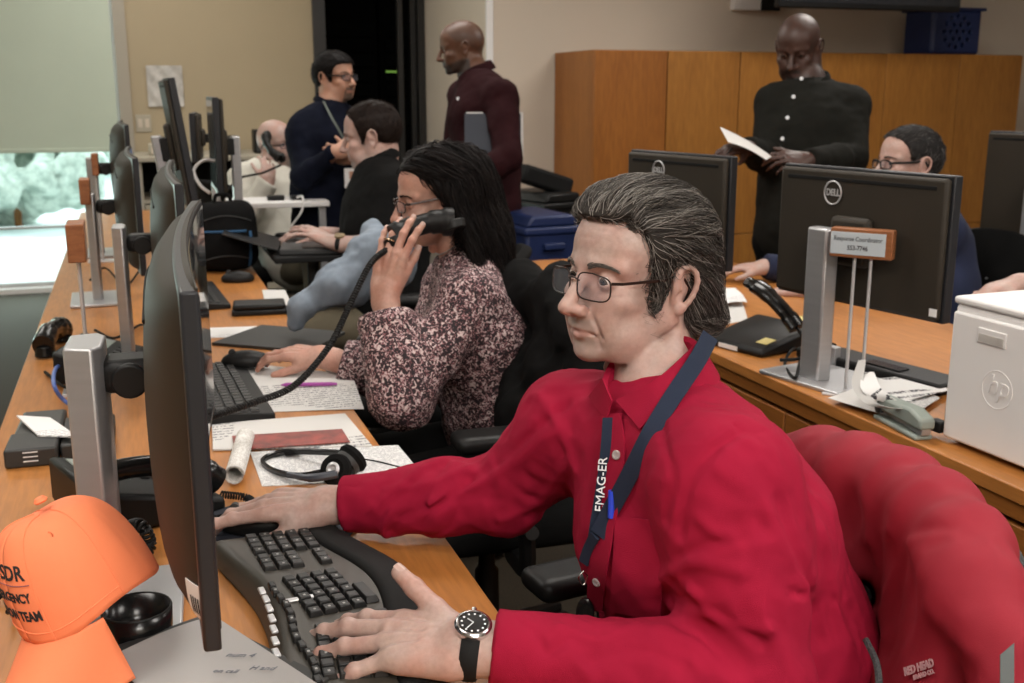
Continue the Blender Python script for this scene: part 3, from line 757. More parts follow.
mat('nail', (0.48, 0.33, 0.285), 0.32)
def cutz(fr, ys, zs, xs=None):
    """keeps the part above a hairline z(y) given in head coordinates"""
    def fn(X, Y, Z):
        x, y, z = X - fr.o[0], Y - fr.o[1], Z - fr.o[2]; R = fr.R
        lx = (x * R[0, 0] + y * R[1, 0] + z * R[2, 0]) / fr.s; ly = (x * R[0, 1] + y * R[1, 1] + z * R[2, 1]) / fr.s; lz = (x * R[0, 2] + y * R[1, 2] + z * R[2, 2]) / fr.s
        zl = np.interp(ly, ys, zs)
        if xs is not None: zl = zl + xs(lx, ly)
        return (zl - lz) * fr.s * .7
    return fn
def hair_cap(name, fr, p, parent, m, ys, zs, infl=.008, xs=None, res=.004, extra=None, noise=.0015, blk=.13):
    S = SDF(); q = dict(p); q['ear'] = .5; H_ = SDF(); head_ops(H_, fr, q)
    s = fr.s; S.ops = [o for o in H_.ops if o[4] == 'u' and o[3] >= .0199 * s or o[4] == 'x'][:5]
    S.inflate(infl * s)
    if extra: extra(S, fr)
    if noise: S.noise(noise * s, 90 / s, fr.R)
    S._a(cutz(fr, ys, zs, xs), [-1e3] * 3, [1e3] * 3, .006 * s, 'c')
    V, Q = S.mesh(res * s)
    rg = np.random.RandomState(2); off = V3(*parent.location)
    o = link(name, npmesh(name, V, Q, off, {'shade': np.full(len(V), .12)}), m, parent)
    return o, S, V
def collar(parent, o, f, u, m, rn=.066, h=.036, fall=.042, tip=.030, openang=.45, name='collar', lean=.35, ry=1.1):
    """folded shirt collar round the neck, open at the front f"""
    fr = Fr(o, f, u); mb = MB(); prof = [(0.000, -.012), (.001, h * .5), (.003, h), (.0075, h + .003), (.0125, h - .004), (.018, h - fall * .5), (.024, h - fall)]
    def fn(a, b):
        t = openang + a * (2 * math.pi - 2 * openang); fro = max(0, math.cos(t)) ** 2; i = b * 6; k = min(5, int(i)); w = i - k
        r = prof[k][0] + (prof[k + 1][0] - prof[k][0]) * w; z = prof[k][1] + (prof[k + 1][1] - prof[k][1]) * w
        if i > 3: ext = (i - 3) / 3; z -= fro * tip * ext; r += fro * .012 * ext
        drop = -.022 * fro - lean * .02 * (math.cos(t))
        return fr.p((rn + r) * math.sin(t), (rn + r) * math.cos(t) * ry, z + drop)
    mb.grid(fn, 60, 13, .0022); return wob(name, mb, m, parent)
def torso(S, J, f, kw):
    """upper body volume through pelvis, waist, chest, neck and shoulders"""
    side = unit(J['shR'] - J['shL']); w, d = kw.get('w', .155), kw.get('d', .115); a = kw.get('a', 0)
    S.etube(J['pel'], J['wai'], side, (w * 1.05 + a, d * 1.05 + a), (w * kw.get('belly', 1.0) + a, d * kw.get('belly', 1.0) + a), .05)
    S.etube(J['wai'], J['che'], side, (w * kw.get('belly', 1.0) + a, d * kw.get('belly', 1.0) + a), (w * 1.05 + a, d * 1.05 + a), .05)
    S.etube(J['che'], J['che'] * .45 + J['nek'] * .55, side, (w * 1.05 + a, d * 1.02 + a), (w * .78 + a, d * .70 + a), .05)
    r = kw.get('sh', .062)
    for k in ('shL', 'shR'):
        S.cap(J['nek'] + (J['che'] - J['nek']) * .10, J[k] + (J['nek'] - J['che']) * .02, r * .86 + a, r + a, .05)
def arm(S, J, sd, kw, cuff=0.0):
    a = kw.get('a', 0); r = kw.get('arm', .052)
    S.cap(J['sh' + sd], J['el' + sd], r * 1.15 + a, r * .86 + a, .03)
    wr = J['wr' + sd]; el = J['el' + sd]; S.cap(el, el + (wr - el) * .35, r * .84 + a, r * .82 + a, .02); S.cap(el + (wr - el) * .35, wr, r * .82 + a, r * .60 + a, .02)
def noise_arm(S, a, b, A, n, seed, w=.10, ww=1.0):
    """diagonal sleeve folds between a and b"""
    rg = random.Random(seed); d = unit(b - a); L = np.linalg.norm(b - a); u = unit(np.cross(d, V3(.3, .2, 1))); v = np.cross(d, u)
    for i in range(n):
        t = rg.random(); c = a + (b - a) * t; th = rg.uniform(0, 6.28); sl = rg.uniform(-.05, .05)
        pts = [c + d * (sl * (k - 1) + rg.uniform(-.01, .01)) + (u * math.cos(th + (k - 1) * .7) + v * math.sin(th + (k - 1) * .7)) * w * .55 for k in range(3)]
        S.ridge(pts, A * rg.choice((1, 1, -1)), rg.uniform(.010, .018) * ww)
def person(label, base, J, hf, hp, sk, res=.006, shirt=None, hands=None, legs=None, hres=None, group=None, bare=(), handres=None, arms='LR'):
    root = thing('person', label, 'person', tuple(base), 0, group)
    side = unit(J['shR'] - J['shL'])
    B = SDF()
    head_ops(B, hf, hp)
    # neck
    nb = J['nek']; s = hf.s; nr = hp.get('neck', .056)
    B.etube(hf.p(0, -.028, -.060), nb + (hf.p(0, -.03, -.06) - nb) * .25, side, (nr * s, nr * s * 1.05), (nr * s * 1.05, nr * s * 1.08), hp.get('nk', .025))
    B.cap(nb + (hf.p(0, -.03, -.06) - nb) * .25, nb + (J['che'] - nb) * .12, nr * 1.05, nr * 1.1, .03)
    fd = hf.d(0, 1, 0)
    for sg in (-1, 1): B.cap(hf.p(sg * .052, -.03, -.045), nb + hf.d(sg * .016, .045, -.01) , .0085 * s, .0075 * s, .014)
    B.ell(hf.p(0, .030, -.125) , (.012 * s,) * 3, None, .012)
    if hp.get('jowl'):
        for sg in (-1, 1): B.ridge([hf.p(sg * .066, -.012, -.060), hf.p(sg * .052, .022, -.094), hf.p(sg * .030, .052, -.116), hf.p(0, .066, -.122)], -.0055 * s, .0085 * s); B.ridge([hf.p(sg * .050, .012, -.10), hf.p(sg * .050, .0, -.13), hf.p(sg * .046, -.005, -.155)], -.0025, .004)
    kw = dict(shirt or {}); kb = dict(kw); kb['a'] = -.012; kb['arm'] = kw.get('arm', .052) * .86; kb['sh'] = kw.get('sh', .062) * .85
    torso(B, J, None, kb)
    tips = {}
    for sd in arms:
        a = kb['arm']
        B.cap(J['sh' + sd], J['el' + sd], a * .95, a * .80, .03)
        wr = J['wr' + sd]; el = J['el' + sd]
        m_ = el + (wr - el) * .35; B.cap(el, m_, a * .80, a * .82, .02); B.cap(m_, wr, a * .80, .0255, .02)
        if hands and sd in hands:
            hfm, hk = hands[sd]; tips[sd] = hand_ops(B, hfm, 1 if sd == 'L' else -1, **hk)
    if legs:
        for sd in 'LR':
            B.cap(legs['hi' + sd], legs['kn' + sd], .062, .046, .03); B.cap(legs['kn' + sd], legs['an' + sd], .046, .030, .02)
            B.cap(legs['an' + sd] + V3(0, 0, -.02), legs['an' + sd] + V3(0, 0, -.02) + unit(legs['an' + sd + 'f']) * .12, .028, .024, .02)
    # mesh: whole figure, head and hands in finer blocks
    parts = []
    hc = hf.p(0, 0, -.02)
    if hres:
        hlo, hhi = hc - V3(.15, .15, .15) * s, hc + V3(.15, .15, .155) * s
        parts.append(B.mesh(hres, hlo, hhi))
        V, Q = B.mesh(res)
        boxes = [(hlo, hhi)]
        if hands:
            for sd in hands:
                w = hands[sd][0].p(0, .09, 0); lo, hi = w - V3(.13, .13, .11), w + V3(.13, .13, .11); 
                if handres: parts.append(B.mesh(handres, lo, hi)); boxes.append((lo, hi))
        c = V[Q].mean(1); keep = np.ones(len(Q), bool)
        for lo, hi in boxes: keep &= ~((c > lo + res * 1.5) & (c < hi - res * 1.5)).all(1)
        parts.append((V, Q[keep]))
        V, Q = join_nets(parts)
    else: V, Q = B.mesh(res)
    V = smooth_mesh(V, Q, 1, .3)
    body = link('body', npmesh('body', V, Q, root.location, head_masks(hf, V, hp)), sk, root)
    eyes(hf, root, hp.get('look', (0, 1, 0)))
    out = dict(root=root, B=B, body=body, tips=tips, side=side)
    return out
def shirt_ops(J, kw, arms='LR', sleeve='long', cuffat=1.0):
    S = SDF(); torso(S, J, None, kw); a = kw.get('a', 0); r = kw.get('arm', .052)
    for sd in arms:
        if sleeve == 'long': arm(S, J, sd, kw)
        else:
            S.cap(J['sh' + sd], J['sh' + sd] + (J['el' + sd] - J['sh' + sd]) * .72, r * 1.18 + a, r * 1.08 + a, .03)
    return S
def trousers(root, legs, J, m='charcoal_cloth', res=.010, w=.155, d=.115):
    S = SDF(); side = unit(J['shR'] - J['shL'])
    S.etube(J['pel'] + V3(0, 0, -.02), J['pel'] + (J['wai'] - J['pel']) * .45, side, (w * 1.06, d * 1.08), (w * 1.02, d * 1.02), .04)
    for sd in 'LR':
        S.cap(legs['hi' + sd], legs['kn' + sd], .088, .066, .05); S.cap(legs['kn' + sd], legs['an' + sd], .066, .052, .03)
    S.noise(.004, 14)
    for sd in 'LR': S.cut(legs['an' + sd] + V3(0, 0, -.012), (0, 0, -1), .004)
    o = sob('trousers', S, res, m, root)
    for sd in 'LR':
        f = unit(legs['an' + sd + 'f']); a = legs['an' + sd]; b = V3(a[0], a[1], .045); T = SDF()
        T.etube(b - f * .05, b + f * .08, np.cross(f, V3(0, 0, 1)), (.038, .042), (.046, .034), .02); T.ell(b + f * .13, (.055, .045, .03), Fr((0, 0, 0), f).R @ rotz(math.pi / 2), .03)
        T.cap(b, b + V3(0, 0, .05), .036, .036, .03); T.cut((0, 0, .004), (0, 0, -1), .003); T.cut(b + V3(0, 0, .06), (0, 0, 1), .003)
        sob('shoe', T, .008, 'black_plastic', root)
    return o
def sit_legs(J, f, spread=.11, hipz=.50, reach=.42, dz=0):
    f = unit(f); s = unit(np.cross(f, V3(0, 0, 1))); o = J['pel']; L = {}
    for sd, g in (('L', -1), ('R', 1)):
        L['hi' + sd] = V3(*(o + s * g * .085)); L['hi' + sd][2] = o[2] - .01
        L['kn' + sd] = L['hi' + sd] + f * reach + s * g * (spread - .085); L['kn' + sd][2] = hipz + .02
        L['an' + sd] = L['kn' + sd] + f * .02; L['an' + sd][2] = .085; L['an' + sd + 'f'] = f
    return L
def stand_legs(J, f, st=.10):
    f = unit(f); s = unit(np.cross(f, V3(0, 0, 1))); o = J['pel']; L = {}
    for sd, g in (('L', -1), ('R', 1)):
        L['hi' + sd] = o + s * g * .085 + V3(0, 0, -.04); L['kn' + sd] = V3(*(o + s * g * st + f * .02)); L['kn' + sd][2] = .48
        L['an' + sd] = V3(*(o + s * g * st * 1.05)); L['an' + sd][2] = .085; L['an' + sd + 'f'] = f + s * g * .25
    return L

def hit(S, x, y, t0=.55, n=90):
    """point of a surface seen along one line of sight"""
    r = FWD + RGT * (x - 512) / F + UPV * (341.5 - y) / F; L = np.linalg.norm(r); t = t0; best = (9, t)
    for _ in range(n):
        v = S.ev((CAM + r * t)[None])[0]; best = min(best, (abs(v), t)); t += min(v, .05) * .7 / L
        if abs(v) < .0004 or v > best[0] + .06: break
    return CAM + r * best[1]
def nrm(S, p, e=.004):
    p = np.asarray(p); g = np.array([S.ev((p + e * (np.arange(3) == k))[None])[0] - S.ev((p - e * (np.arange(3) == k))[None])[0] for k in range(3)]); return unit(g)
def ribbon(S, pts, w, th=.0018, off=.003, n=6, e=.03, face=.65):
    """flat band following a surface through the given points"""
    P = pathpts(pts, n)
    for _ in range(4): P[1:-1] = (P[:-2] + 2 * P[1:-1] + P[2:]) / 4
    T = np.gradient(P, axis=0); mb = MB(); N = [nrm(S, p, e) for p in P]; N = [unit(unit(sum(N[max(0, i - 4):i + 5])) * .45 + unit(CAM - P[i]) * face) for i in range(len(N))]
    def fn(u, v):
        i = int(round(u * (len(P) - 1))); sd = unit(np.cross(unit(T[i]), N[i])); return P[i] + N[i] * off + sd * w * (v - .5)
    return mb.grid(fn, len(P), 4, th)
def cutend(S, p, d, r=.06, ln=.05):
    """square cut across a limb at p, keeping the side away from d"""
    fr = Fr(p, d, (.01, .02, 1)); S.box(fr.p(0, ln, 0), (r, ln, r), fr.R, .001, .002, True); return S
# ---------------------------------------------------------------- the room
YB, YR, XC = 8.2, 6.65, 2.147
struct('floor', MB().box((-3.2, -2.6, -.1), (7.6, 8.24, 0)), 'carpet')
struct('ceiling', MB().box((-3.2, -2.6, 2.8), (7.6, 9.15, 2.9)), 'ceiling_white')
struct('wall_left', MB().box((-3.3, -2.6, 0), (-3.2, 9.15, 2.8)), 'wall_beige')
struct('wall_rear', MB().box((-3.2, -2.7, 0), (7.6, -2.6, 2.8)), 'wall_white')
struct('wall_right', MB().box((7.6, -2.6, 0), (7.7, 9.15, 2.8)), 'wall_white')
# far wall: window opening on the left, door opening
XW = -.045; XD0, XD1 = 1.40, 2.09
mb = MB(); mb.box((XW, YB, 0), (XD0, YB + .15, 2.8)); mb.box((XD1, YB, 0), (2.26, YB + .15, 2.8)); mb.box((XD0, YB, 2.5), (XD1, YB + .15, 2.8)); mb.box((-3.2, YB, 2.55), (XW, YB + .15, 2.8)); mb.box((-3.2, YB, 0), (XW, YB + .15, .03))
struct('wall_far', mb, 'wall_beige')
mb = MB(); mb.box((XC, YR, 0), (7.6, YR + .12, 2.8)); mb.box((XC, YR + .12, 0), (XC + .12, YB, 2.8)); struct('wall_back', mb, 'wall_white')
struct('trim_1', MB().box((XC - .012, YR - .014, 0), (XC + .03, YR + .01, 2.8)), 'printer_white')
struct('trim_2', MB().box((XW - .005, YB - .03, 0), (XW + .075, YB + .02, 2.8)), 'trim_grey')
struct('baseboard_far', MB().box((XW, YB - .012, 0), (XD0 - .06, YB, .09)), 'black_matte')
struct('baseboard_back', MB().box((XC + .03, YR - .012, 0), (7.6, YR, .09)), 'black_matte')
mb = MB(); mb.box((-3.2, YB + .03, .03), (XW, YB + .09, .06)); mb.box((-3.2, YB + .03, 2.5), (XW, YB + .09, 2.55)); mb.box((-3.2, YB + .03, .44), (XW, YB + .09, .455))
for x in (-3.2, -1.65, XW - .05): mb.box((x, YB + .03, .03), (x + .05, YB + .09, 2.55))
fr_ = struct('window_1', mb, 'silver_light')
g = ob('pane', MB().box((-3.2, YB + .055, .05), (XW, YB + .06, 2.52)), 'glass_clear', fr_)
sill = ob('sill', MB().box((-3.2, YB - .06, .0), (XW, YB + .02, .035)), 'printer_white', fr_)
sh = thing('roller_shade', 'pale green roller shade pulled most of the way down the tall window', 'window shade', (-1.63, YB - .05, .985))
ob('shade_fabric', MB().grid(lambda u, v: (-1.5 + 3.06 * u, .004 * math.sin(u * 17), 1.70 * v), 40, 12, .003), 'shade_cloth', sh)
ob('bottom_bar', MB().box((-1.5, -.008, -.02), (1.56, .008, .008)), 'shade_cloth', sh, .003)
ob('roller_tube', MB().cyl((-1.5, 0, 1.70), (1.56, 0, 1.70), .035), 'silver_light', sh)
# doorway to a dark equipment room
mb = MB(); t = .05
for a, b_ in (((XD0 - .09, YB - .03, 0), (XD0, YB + .16, 2.55)), ((XD1, YB - .03, 0), (XD1 + .05, YB + .16, 2.55)), ((XD0 - .09, YB - .03, 2.5), (XD1 + .05, YB + .16, 2.6))): mb.box(a, b_)
struct('door_1', mb, 'dark_frame')
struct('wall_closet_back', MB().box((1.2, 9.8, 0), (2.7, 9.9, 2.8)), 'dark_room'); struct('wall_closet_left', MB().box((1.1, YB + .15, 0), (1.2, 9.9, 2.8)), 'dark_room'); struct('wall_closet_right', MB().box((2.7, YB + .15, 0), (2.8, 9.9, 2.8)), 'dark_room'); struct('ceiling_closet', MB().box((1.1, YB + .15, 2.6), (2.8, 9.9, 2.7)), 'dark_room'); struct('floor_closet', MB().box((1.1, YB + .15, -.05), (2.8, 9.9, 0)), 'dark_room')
def rack(x, lab):
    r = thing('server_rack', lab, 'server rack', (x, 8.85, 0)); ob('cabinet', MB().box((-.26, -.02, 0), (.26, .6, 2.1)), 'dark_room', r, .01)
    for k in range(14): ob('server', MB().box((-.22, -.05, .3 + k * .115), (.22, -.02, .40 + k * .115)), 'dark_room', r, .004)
    return r
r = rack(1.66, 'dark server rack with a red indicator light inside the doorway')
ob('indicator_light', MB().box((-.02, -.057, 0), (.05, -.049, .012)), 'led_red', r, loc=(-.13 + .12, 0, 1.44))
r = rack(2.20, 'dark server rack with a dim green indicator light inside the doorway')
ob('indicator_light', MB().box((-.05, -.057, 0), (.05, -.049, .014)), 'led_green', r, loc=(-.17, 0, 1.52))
mb = MB().box((XD1 - .14, YB + .04, 0), (XD1 - .10, YB + .09, 2.5)); mb.box((XD1 - .04, YB + .04, 0), (XD1, YB + .09, 2.5)); struct('trim_3', mb, 'dark_frame')
# wall fittings
o = thing('paper_notice', 'crumpled clear sleeve with paper pinned on the beige wall', 'notice', (.262, YB - .003, 1.27))
ob('sheet', MB().grid(lambda u, v: (-.12 + .24 * u, -.012 + .007 * math.sin(u * 11 + v * 5) * math.sin(v * 8 + u * 3), .28 * v), 22, 22, .001), 'notice_paper' if 'notice_paper' in M else 'paper_white', o)
sw = thing('light_switch', 'double light switch plate on the beige wall', 'switch', (.10, YB, 1.155))
ob('plate', MB().box((-.052, -.008, -.06), (.052, 0, .06)), 'trim_light' if 'trim_light' in M else 'wall_beige', sw, .003)
for x in (-.024, .024): ob('rocker', MB().box((x - .014, -.013, -.03), (x + .014, -.006, .03)), 'wall_white', sw, .002)
# ceiling lights of the room, plus an added panel over the frontal fill lamp
lt = None
for i, (x, y, p) in enumerate(LAMPS):
    pass
def ceiling_light():
    t_ = thing('ceiling_light', 'recessed white ceiling light panel above the office desks', 'ceiling light', (LAMPS[0][0], LAMPS[0][1], 2.8), 0, 'recessed ceiling light panels')
    mb = MB(); mb.box((-.63, -.33, -.02), (-.59, .33, 0)); mb.box((.59, -.33, -.02), (.63, .33, 0)); mb.box((-.59, -.33, -.02), (.59, -.29, 0)); mb.box((-.59, .29, -.02), (.59, .33, 0))
    ob('frame', mb, 'printer_white', t_); ob('diffuser', MB().box((-.59, -.29, -.008), (.59, .29, -.001)), 'lamp_panel', t_); return t_
c0 = ceiling_light()
for (x, y, p) in LAMPS[1:]:
    c = copy_tree(c0); c.location = (x, y, 2.8)
# outdoors beyond the window
struct('ground', MB().box((-30, 8.36, -.3), (20, 60, -.05)), 'pavement')
b0 = thing('building', 'pale building outside beyond the window', 'building', (-8, 34, -.12)); ob('wall', MB().box((-7, 0, 0), (6, 6, 9)), 'pale_building', b0)
for k in range(6): ob('window', MB().box((-6 + k * 2.0, -.05, 1.2), (-4.9 + k * 2.0, .02, 2.6)), 'grey_plastic', b0)
rg = np.random.RandomState(1)
def bush(x, y, s, lab):
    S = SDF()
    for k in range(26):
        a = rg.randn(3) * (.5, .4, .35) * s; S.ell((a[0], a[1], s * .8 + a[2]), (.35 * s, .3 * s, .28 * s), None, .08)
    S.noise(.09 * s, 5 / s); S.cut((0, 0, 0), (0, 0, -1))
    t_ = thing('shrub', lab, 'shrub', (x, y, -.12)); V, Q = S.mesh(.09 * s); link('foliage', npmesh('foliage', V, Q), 'foliage_blur', t_); ob('stem', MB().cyl((0, 0, 0), (0, 0, .8 * s), .05 * s), 'wood_desk_edge', t_)
bush(-1.2, 12.8, .8, 'sunlit green shrub outside just beyond the window, nearest the wall'); bush(-3.6, 15, 1.2, 'large green shrub outside the window, further left'); bush(-2.0, 21, 1.6, 'bushy green shrub far outside the window')
sun = bpy.data.lights.new('sun', 'SUN'); sun.energy = 2.5; sun.angle = .02; so = bpy.data.objects.new('sun', sun); COL.objects.link(so); so.rotation_euler = (math.radians(-38), math.radians(18), 0)
# ---------------------------------------------------------------- cabinets along the back wall
cy, cz = 6.0, 1.612
for i, (xa, xb, mt, lab) in enumerate([(2.590, 3.060, 'wood_cabinet_red', 'tall wooden cabinet at the left end of the row, by the blue bin'), (3.063, 3.553, 'wood_cabinet', 'tall wooden cabinet second from the left end'), (3.556, 4.08, 'wood_cabinet', 'tall wooden cabinet behind the man reading a paper, left half'), (4.083, 4.62, 'wood_cabinet', 'tall wooden cabinet behind the man reading a paper, right half'), (4.623, 5.20, 'wood_cabinet', 'tall wooden cabinet below the blue basket'), (5.203, 5.72, 'wood_cabinet', 'tall wooden cabinet at the right end of the row')]):
    c = thing('cabinet', lab, 'cabinet', ((xa + xb) / 2, cy, 0), 0, 'tall wooden cabinets along the wall'); w = (xb - xa) / 2
    ob('body', MB().box((-w, .02, .06), (w, .64, cz)), mt, c, .002); ob('plinth', MB().box((-w, .05, 0), (w, .62, .06)), 'black_matte', c)
    for za, zb in ((.10, .495), (.50, cz - .004)):
        d = ob('door', MB().box((-w + .002, 0, za), (w - .002, .0195, zb)), mt, c, .0015)
        ob('knob', MB().lathe([(.006, 0), (.006, .012), (.013, .018), (.013, .024), (.002, .028)], (0, 0, 0), 14, rotx(math.pi / 2)), 'black_plastic', d, loc=(w - .05, 0, .56 if za > .3 else .43))
bk = thing('plastic_basket', 'dark blue perforated plastic basket on top of the wooden cabinets', 'basket', (5.27, 6.28, cz))
S = SDF(); S.box((0, 0, .15), (.20, .15, .15), None, .03, .01); S.box((0, 0, .20), (.185, .135, .16), None, .02, .004, True)
for k in range(12):
    a = k * math.pi / 6; S.cap((.105 * math.cos(a), -.2, .15 + .10 * math.sin(a)), (.105 * math.cos(a), 0, .15 + .10 * math.sin(a)), .013, None, .002, True)
for k in range(7):
    a = k * math.pi / 3; q = .052 if k < 6 else 0; S.cap((q * math.cos(a), -.2, .15 + q * math.sin(a)), (q * math.cos(a), 0, .15 + q * math.sin(a)), .013, None, .002, True)
V, Q = S.mesh(.005); link('basket_body', npmesh('b', V, Q), 'blue_plastic', bk)
mb = MB(); mb.box((-.215, -.165, .285), (.215, -.150, .305)); mb.box((-.215, .150, .285), (.215, .165, .305)); mb.box((-.215, -.150, .285), (-.200, .150, .305)); mb.box((.200, -.150, .285), (.215, .150, .305)); ob('rim', mb, 'blue_plastic', bk, .004)
for k in range(0): pass
# wall television above, mostly out of frame
tv = thing('television', 'large black wall-mounted television, only its bottom edge in view', 'television', (4.18, 5.62, 1.845), 0)
ob('housing', MB().box((-.62, .0, 0), (.66, .05, .74)), 'black_plastic', tv, .008); ob('screen', MB().box((-.60, -.004, .03), (.64, .0, .72)), 'screen_glass', tv)
ob('wall_arm', MB().box((-.05, .05, .3), (.05, 1.03, .42)), 'black_matte', tv)
sb = thing('wall_box', 'small grey box mounted on the white wall beside the television', 'box', (4.02, YR, 1.90)); ob('body', MB().box((-.18, -.06, 0), (.05, 0, .16)), 'printer_white', sb, .005); ob('speaker_grille', MB().box((.02, -.075, .0), (.16, -.05, .1)), 'black_matte', sb)
# ---------------------------------------------------------------- left desk row
ZD = .74
def desk_poly(name, label, poly, legs, front):
    t = thing(name, label, 'desk', (poly[0][0], poly[0][1], 0)); o = V3(*t.location)
    mb = MB().prism(poly, ZD - .032, ZD); wob('worktop', mb, 'wood_desk', t, .002)
    for (a, b_) in front: wob('modesty_panel', MB().box(a, b_), 'wood_desk_edge', t, .002)
    for (x, y) in legs:
        wob('leg', MB().cyl((x, y, .0), (x, y, ZD - .03), .028, n=16), 'grey_plastic', t)
    return t
LDESK = desk_poly('desk', 'long wooden desk in the foreground carrying the row of curved monitors', [(-.28, .30), (.395, .30), (.395, 6.3), (-.28, 6.3)],
          [(x, y) for y in (.6, 1.9, 3.2, 4.5, 6.1) for x in (-.2, .26)], [((-.255, .45, .12), (-.235, 6.2, ZD - .032))])
# neighbouring desk, only its corner in view at the left border
d2 = thing('desk', 'wooden desk corner with a pale metal edge at the left border of the photo', 'desk', (-.9, 2.5, 0))
wob('worktop', MB().box((-1.5, 1.2, .715), (-.395, 2.72, .74)), 'wood_desk', d2, .002); wob('edge_strip', MB().box((-.395, 1.2, .60), (-.380, 2.72, .742)), 'silver_light', d2, .001)
wob('side_panel', MB().box((-.415, 1.2, .0), (-.396, 2.70, .715)), 'wood_desk_edge', d2)
for y in (1.3, 2.6): wob('leg', MB().box((-1.45, y - .03, 0), (-1.39, y + .03, .715)), 'grey_plastic', d2)
# ---- curved wide monitors seen along their edge; local: screen faces +x, length along y
def curved_monitor(label, loc, rz, L=.80, Hh=.355, zb=.87, sag=.014, tilt=0.0, stand=True, screen='screen_glass', group=None, thick=.034, arm_dy=0.0, cw=1.0, ctop=.62):
    """loc: point under the near end of the screen"""
    t = thing('monitor', label, 'monitor', (loc[0], loc[1], ZD), rz, group); z0 = zb - ZD
    def xc(y): q = (y / L - .5) * 2; return -sag * (1 - q * q)
    def sx(u, v, x0): return x0
    N = 26; mb = MB()
    def slab(f0, f1, za, zc_, ny=N, nz=2, inset=0.0):
        P = []
        for i in range(ny + 1):
            y = inset + (L - 2 * inset) * i / ny
            for x, z in ((f0(y), za), (f1(y), za), (f1(y), zc_), (f0(y), zc_)): P.append((x, y, z))
        Fc = []
        for i in range(ny):
            for k in range(4): Fc.append((i * 4 + k, i * 4 + (k + 1) % 4, i * 4 + 4 + (k + 1) % 4, i * 4 + 4 + k))
        Fc += [(3, 2, 1, 0), tuple(ny * 4 + k for k in range(4))]
        return P, Fc
    mb.add(*slab(lambda y: xc(y), lambda y: xc(y) - .016, z0 + .0005, z0 + Hh - .0035)); ob('frame', mb, 'grey_dark', t, .003)
    mb = MB(); mb.add(*slab(lambda y: xc(y) + .0012, lambda y: xc(y) - .001, z0 + .018, z0 + Hh - .010, inset=.010)); ob('screen', mb, screen, t)
    # domed back housing
    def bk(u, v):
        y = L * (.004 + .992 * u); z = z0 + Hh * (.004 + .992 * v); e = (1 - abs(2 * u - 1) ** 9) * (1 - abs(2 * v - 1) ** 14); dome = (1 - (2 * u - 1) ** 2) * (1 - (1.6 * (v - .45)) ** 2)
        return (xc(y) - .0012 - .030 * e - thick * max(0, dome) ** .8 * .75 * e, y, z)
    ob('back_housing', MB().grid(bk, 40, 24, .002), 'monitor_back', t)
    ob('vent_groove', MB().tube(pathpts([np.array(bk(.25, .80)) + V3(-.001, 0, 0), np.array(bk(.5, .86)) + V3(-.001, 0, 0), np.array(bk(.75, .80)) + V3(-.001, 0, 0)], 8), .003, 6), 'black_matte', t)
    if stand:
        cy = L * .5 + arm_dy
        s_ = bpy.data.objects.new('stand', None); COL.objects.link(s_); s_.parent = t; s_['label'] = 'brushed silver stand column with rectangular foot'
        hx = -.140; ob('column', MB().prism([(hx - .020 * cw, cy - .034), (hx + .012 * cw, cy - .045), (hx + .022 * cw, cy - .030), (hx + .022 * cw, cy + .030), (hx + .012 * cw, cy + .048), (hx - .020 * cw, cy + .040)], .008, z0 + Hh * ctop), 'silver', s_, .003)
        ob('foot', MB().box((-.22, cy - .12, 0), (-.05, cy + .12, .010)), 'silver', s_, .003)
        ob('arm', MB().box((hx + .015, cy - .030, z0 + Hh * .44), (-.045 - sag, cy + .030, z0 + Hh * .56)), 'black_plastic', s_, .012)
        ob('hinge', MB().cyl((hx + .050, cy - .036, z0 + Hh * .49), (hx + .050, cy + .036, z0 + Hh * .49), .021, n=20), 'black_plastic', s_, .003)
    return t
M1 = curved_monitor('large curved dark monitor seen edge-on in the foreground, beside the orange cap', (.045, .93), -.065, zb=.885, Hh=.335)
def bk1(u, v, o=.0012):
    L, Hh, z0 = .80, .335, .885 - ZD; y = L * (.004 + .992 * u); z = z0 + Hh * (.004 + .992 * v); e = (1 - abs(2 * u - 1) ** 9) * (1 - abs(2 * v - 1) ** 14); dome = (1 - (2 * u - 1) ** 2) * (1 - (1.6 * (v - .45)) ** 2); q = (y / L - .5) * 2
    return (-.014 * (1 - q * q) - .0012 - .030 * e - .034 * max(0, dome) ** .8 * .75 * e - o, y - o * .6, z)
lb = ob('barcode_sticker', MB().grid(lambda a, b_: bk1(.012 + .045 * a, .05 + .11 * b_), 8, 8, .0008), 'printer_white', M1)
for k in range(6): ob('bar', MB().grid(lambda a, b_: bk1(.020 + k * .005 + .002 * a, .07 + .05 * b_, .0019), 3, 5, .0004), 'black_text', lb)
ob('lock_slot', MB().box((-.042, .09, 1.02 - ZD), (-.0355, .0945, 1.035 - ZD)), 'black_gloss', M1)
M2 = curved_monitor('curved dark monitor on a silver stand, second in the left row behind the foreground one', (.092, 2.24), -.02, zb=.87, Hh=.335, L=.80, cw=.7)
M3 = curved_monitor('curved monitor on a silver stand with a lit blue screen, third in the left row', (.018, 3.22), .02, zb=.865, Hh=.335, L=.72, screen='screen_lit', cw=.7)
M4 = curved_monitor('curved dark monitor partly hidden behind the third monitor of the left row', (.0, 4.28), .03, zb=.90, Hh=.36, L=.70, stand=True)
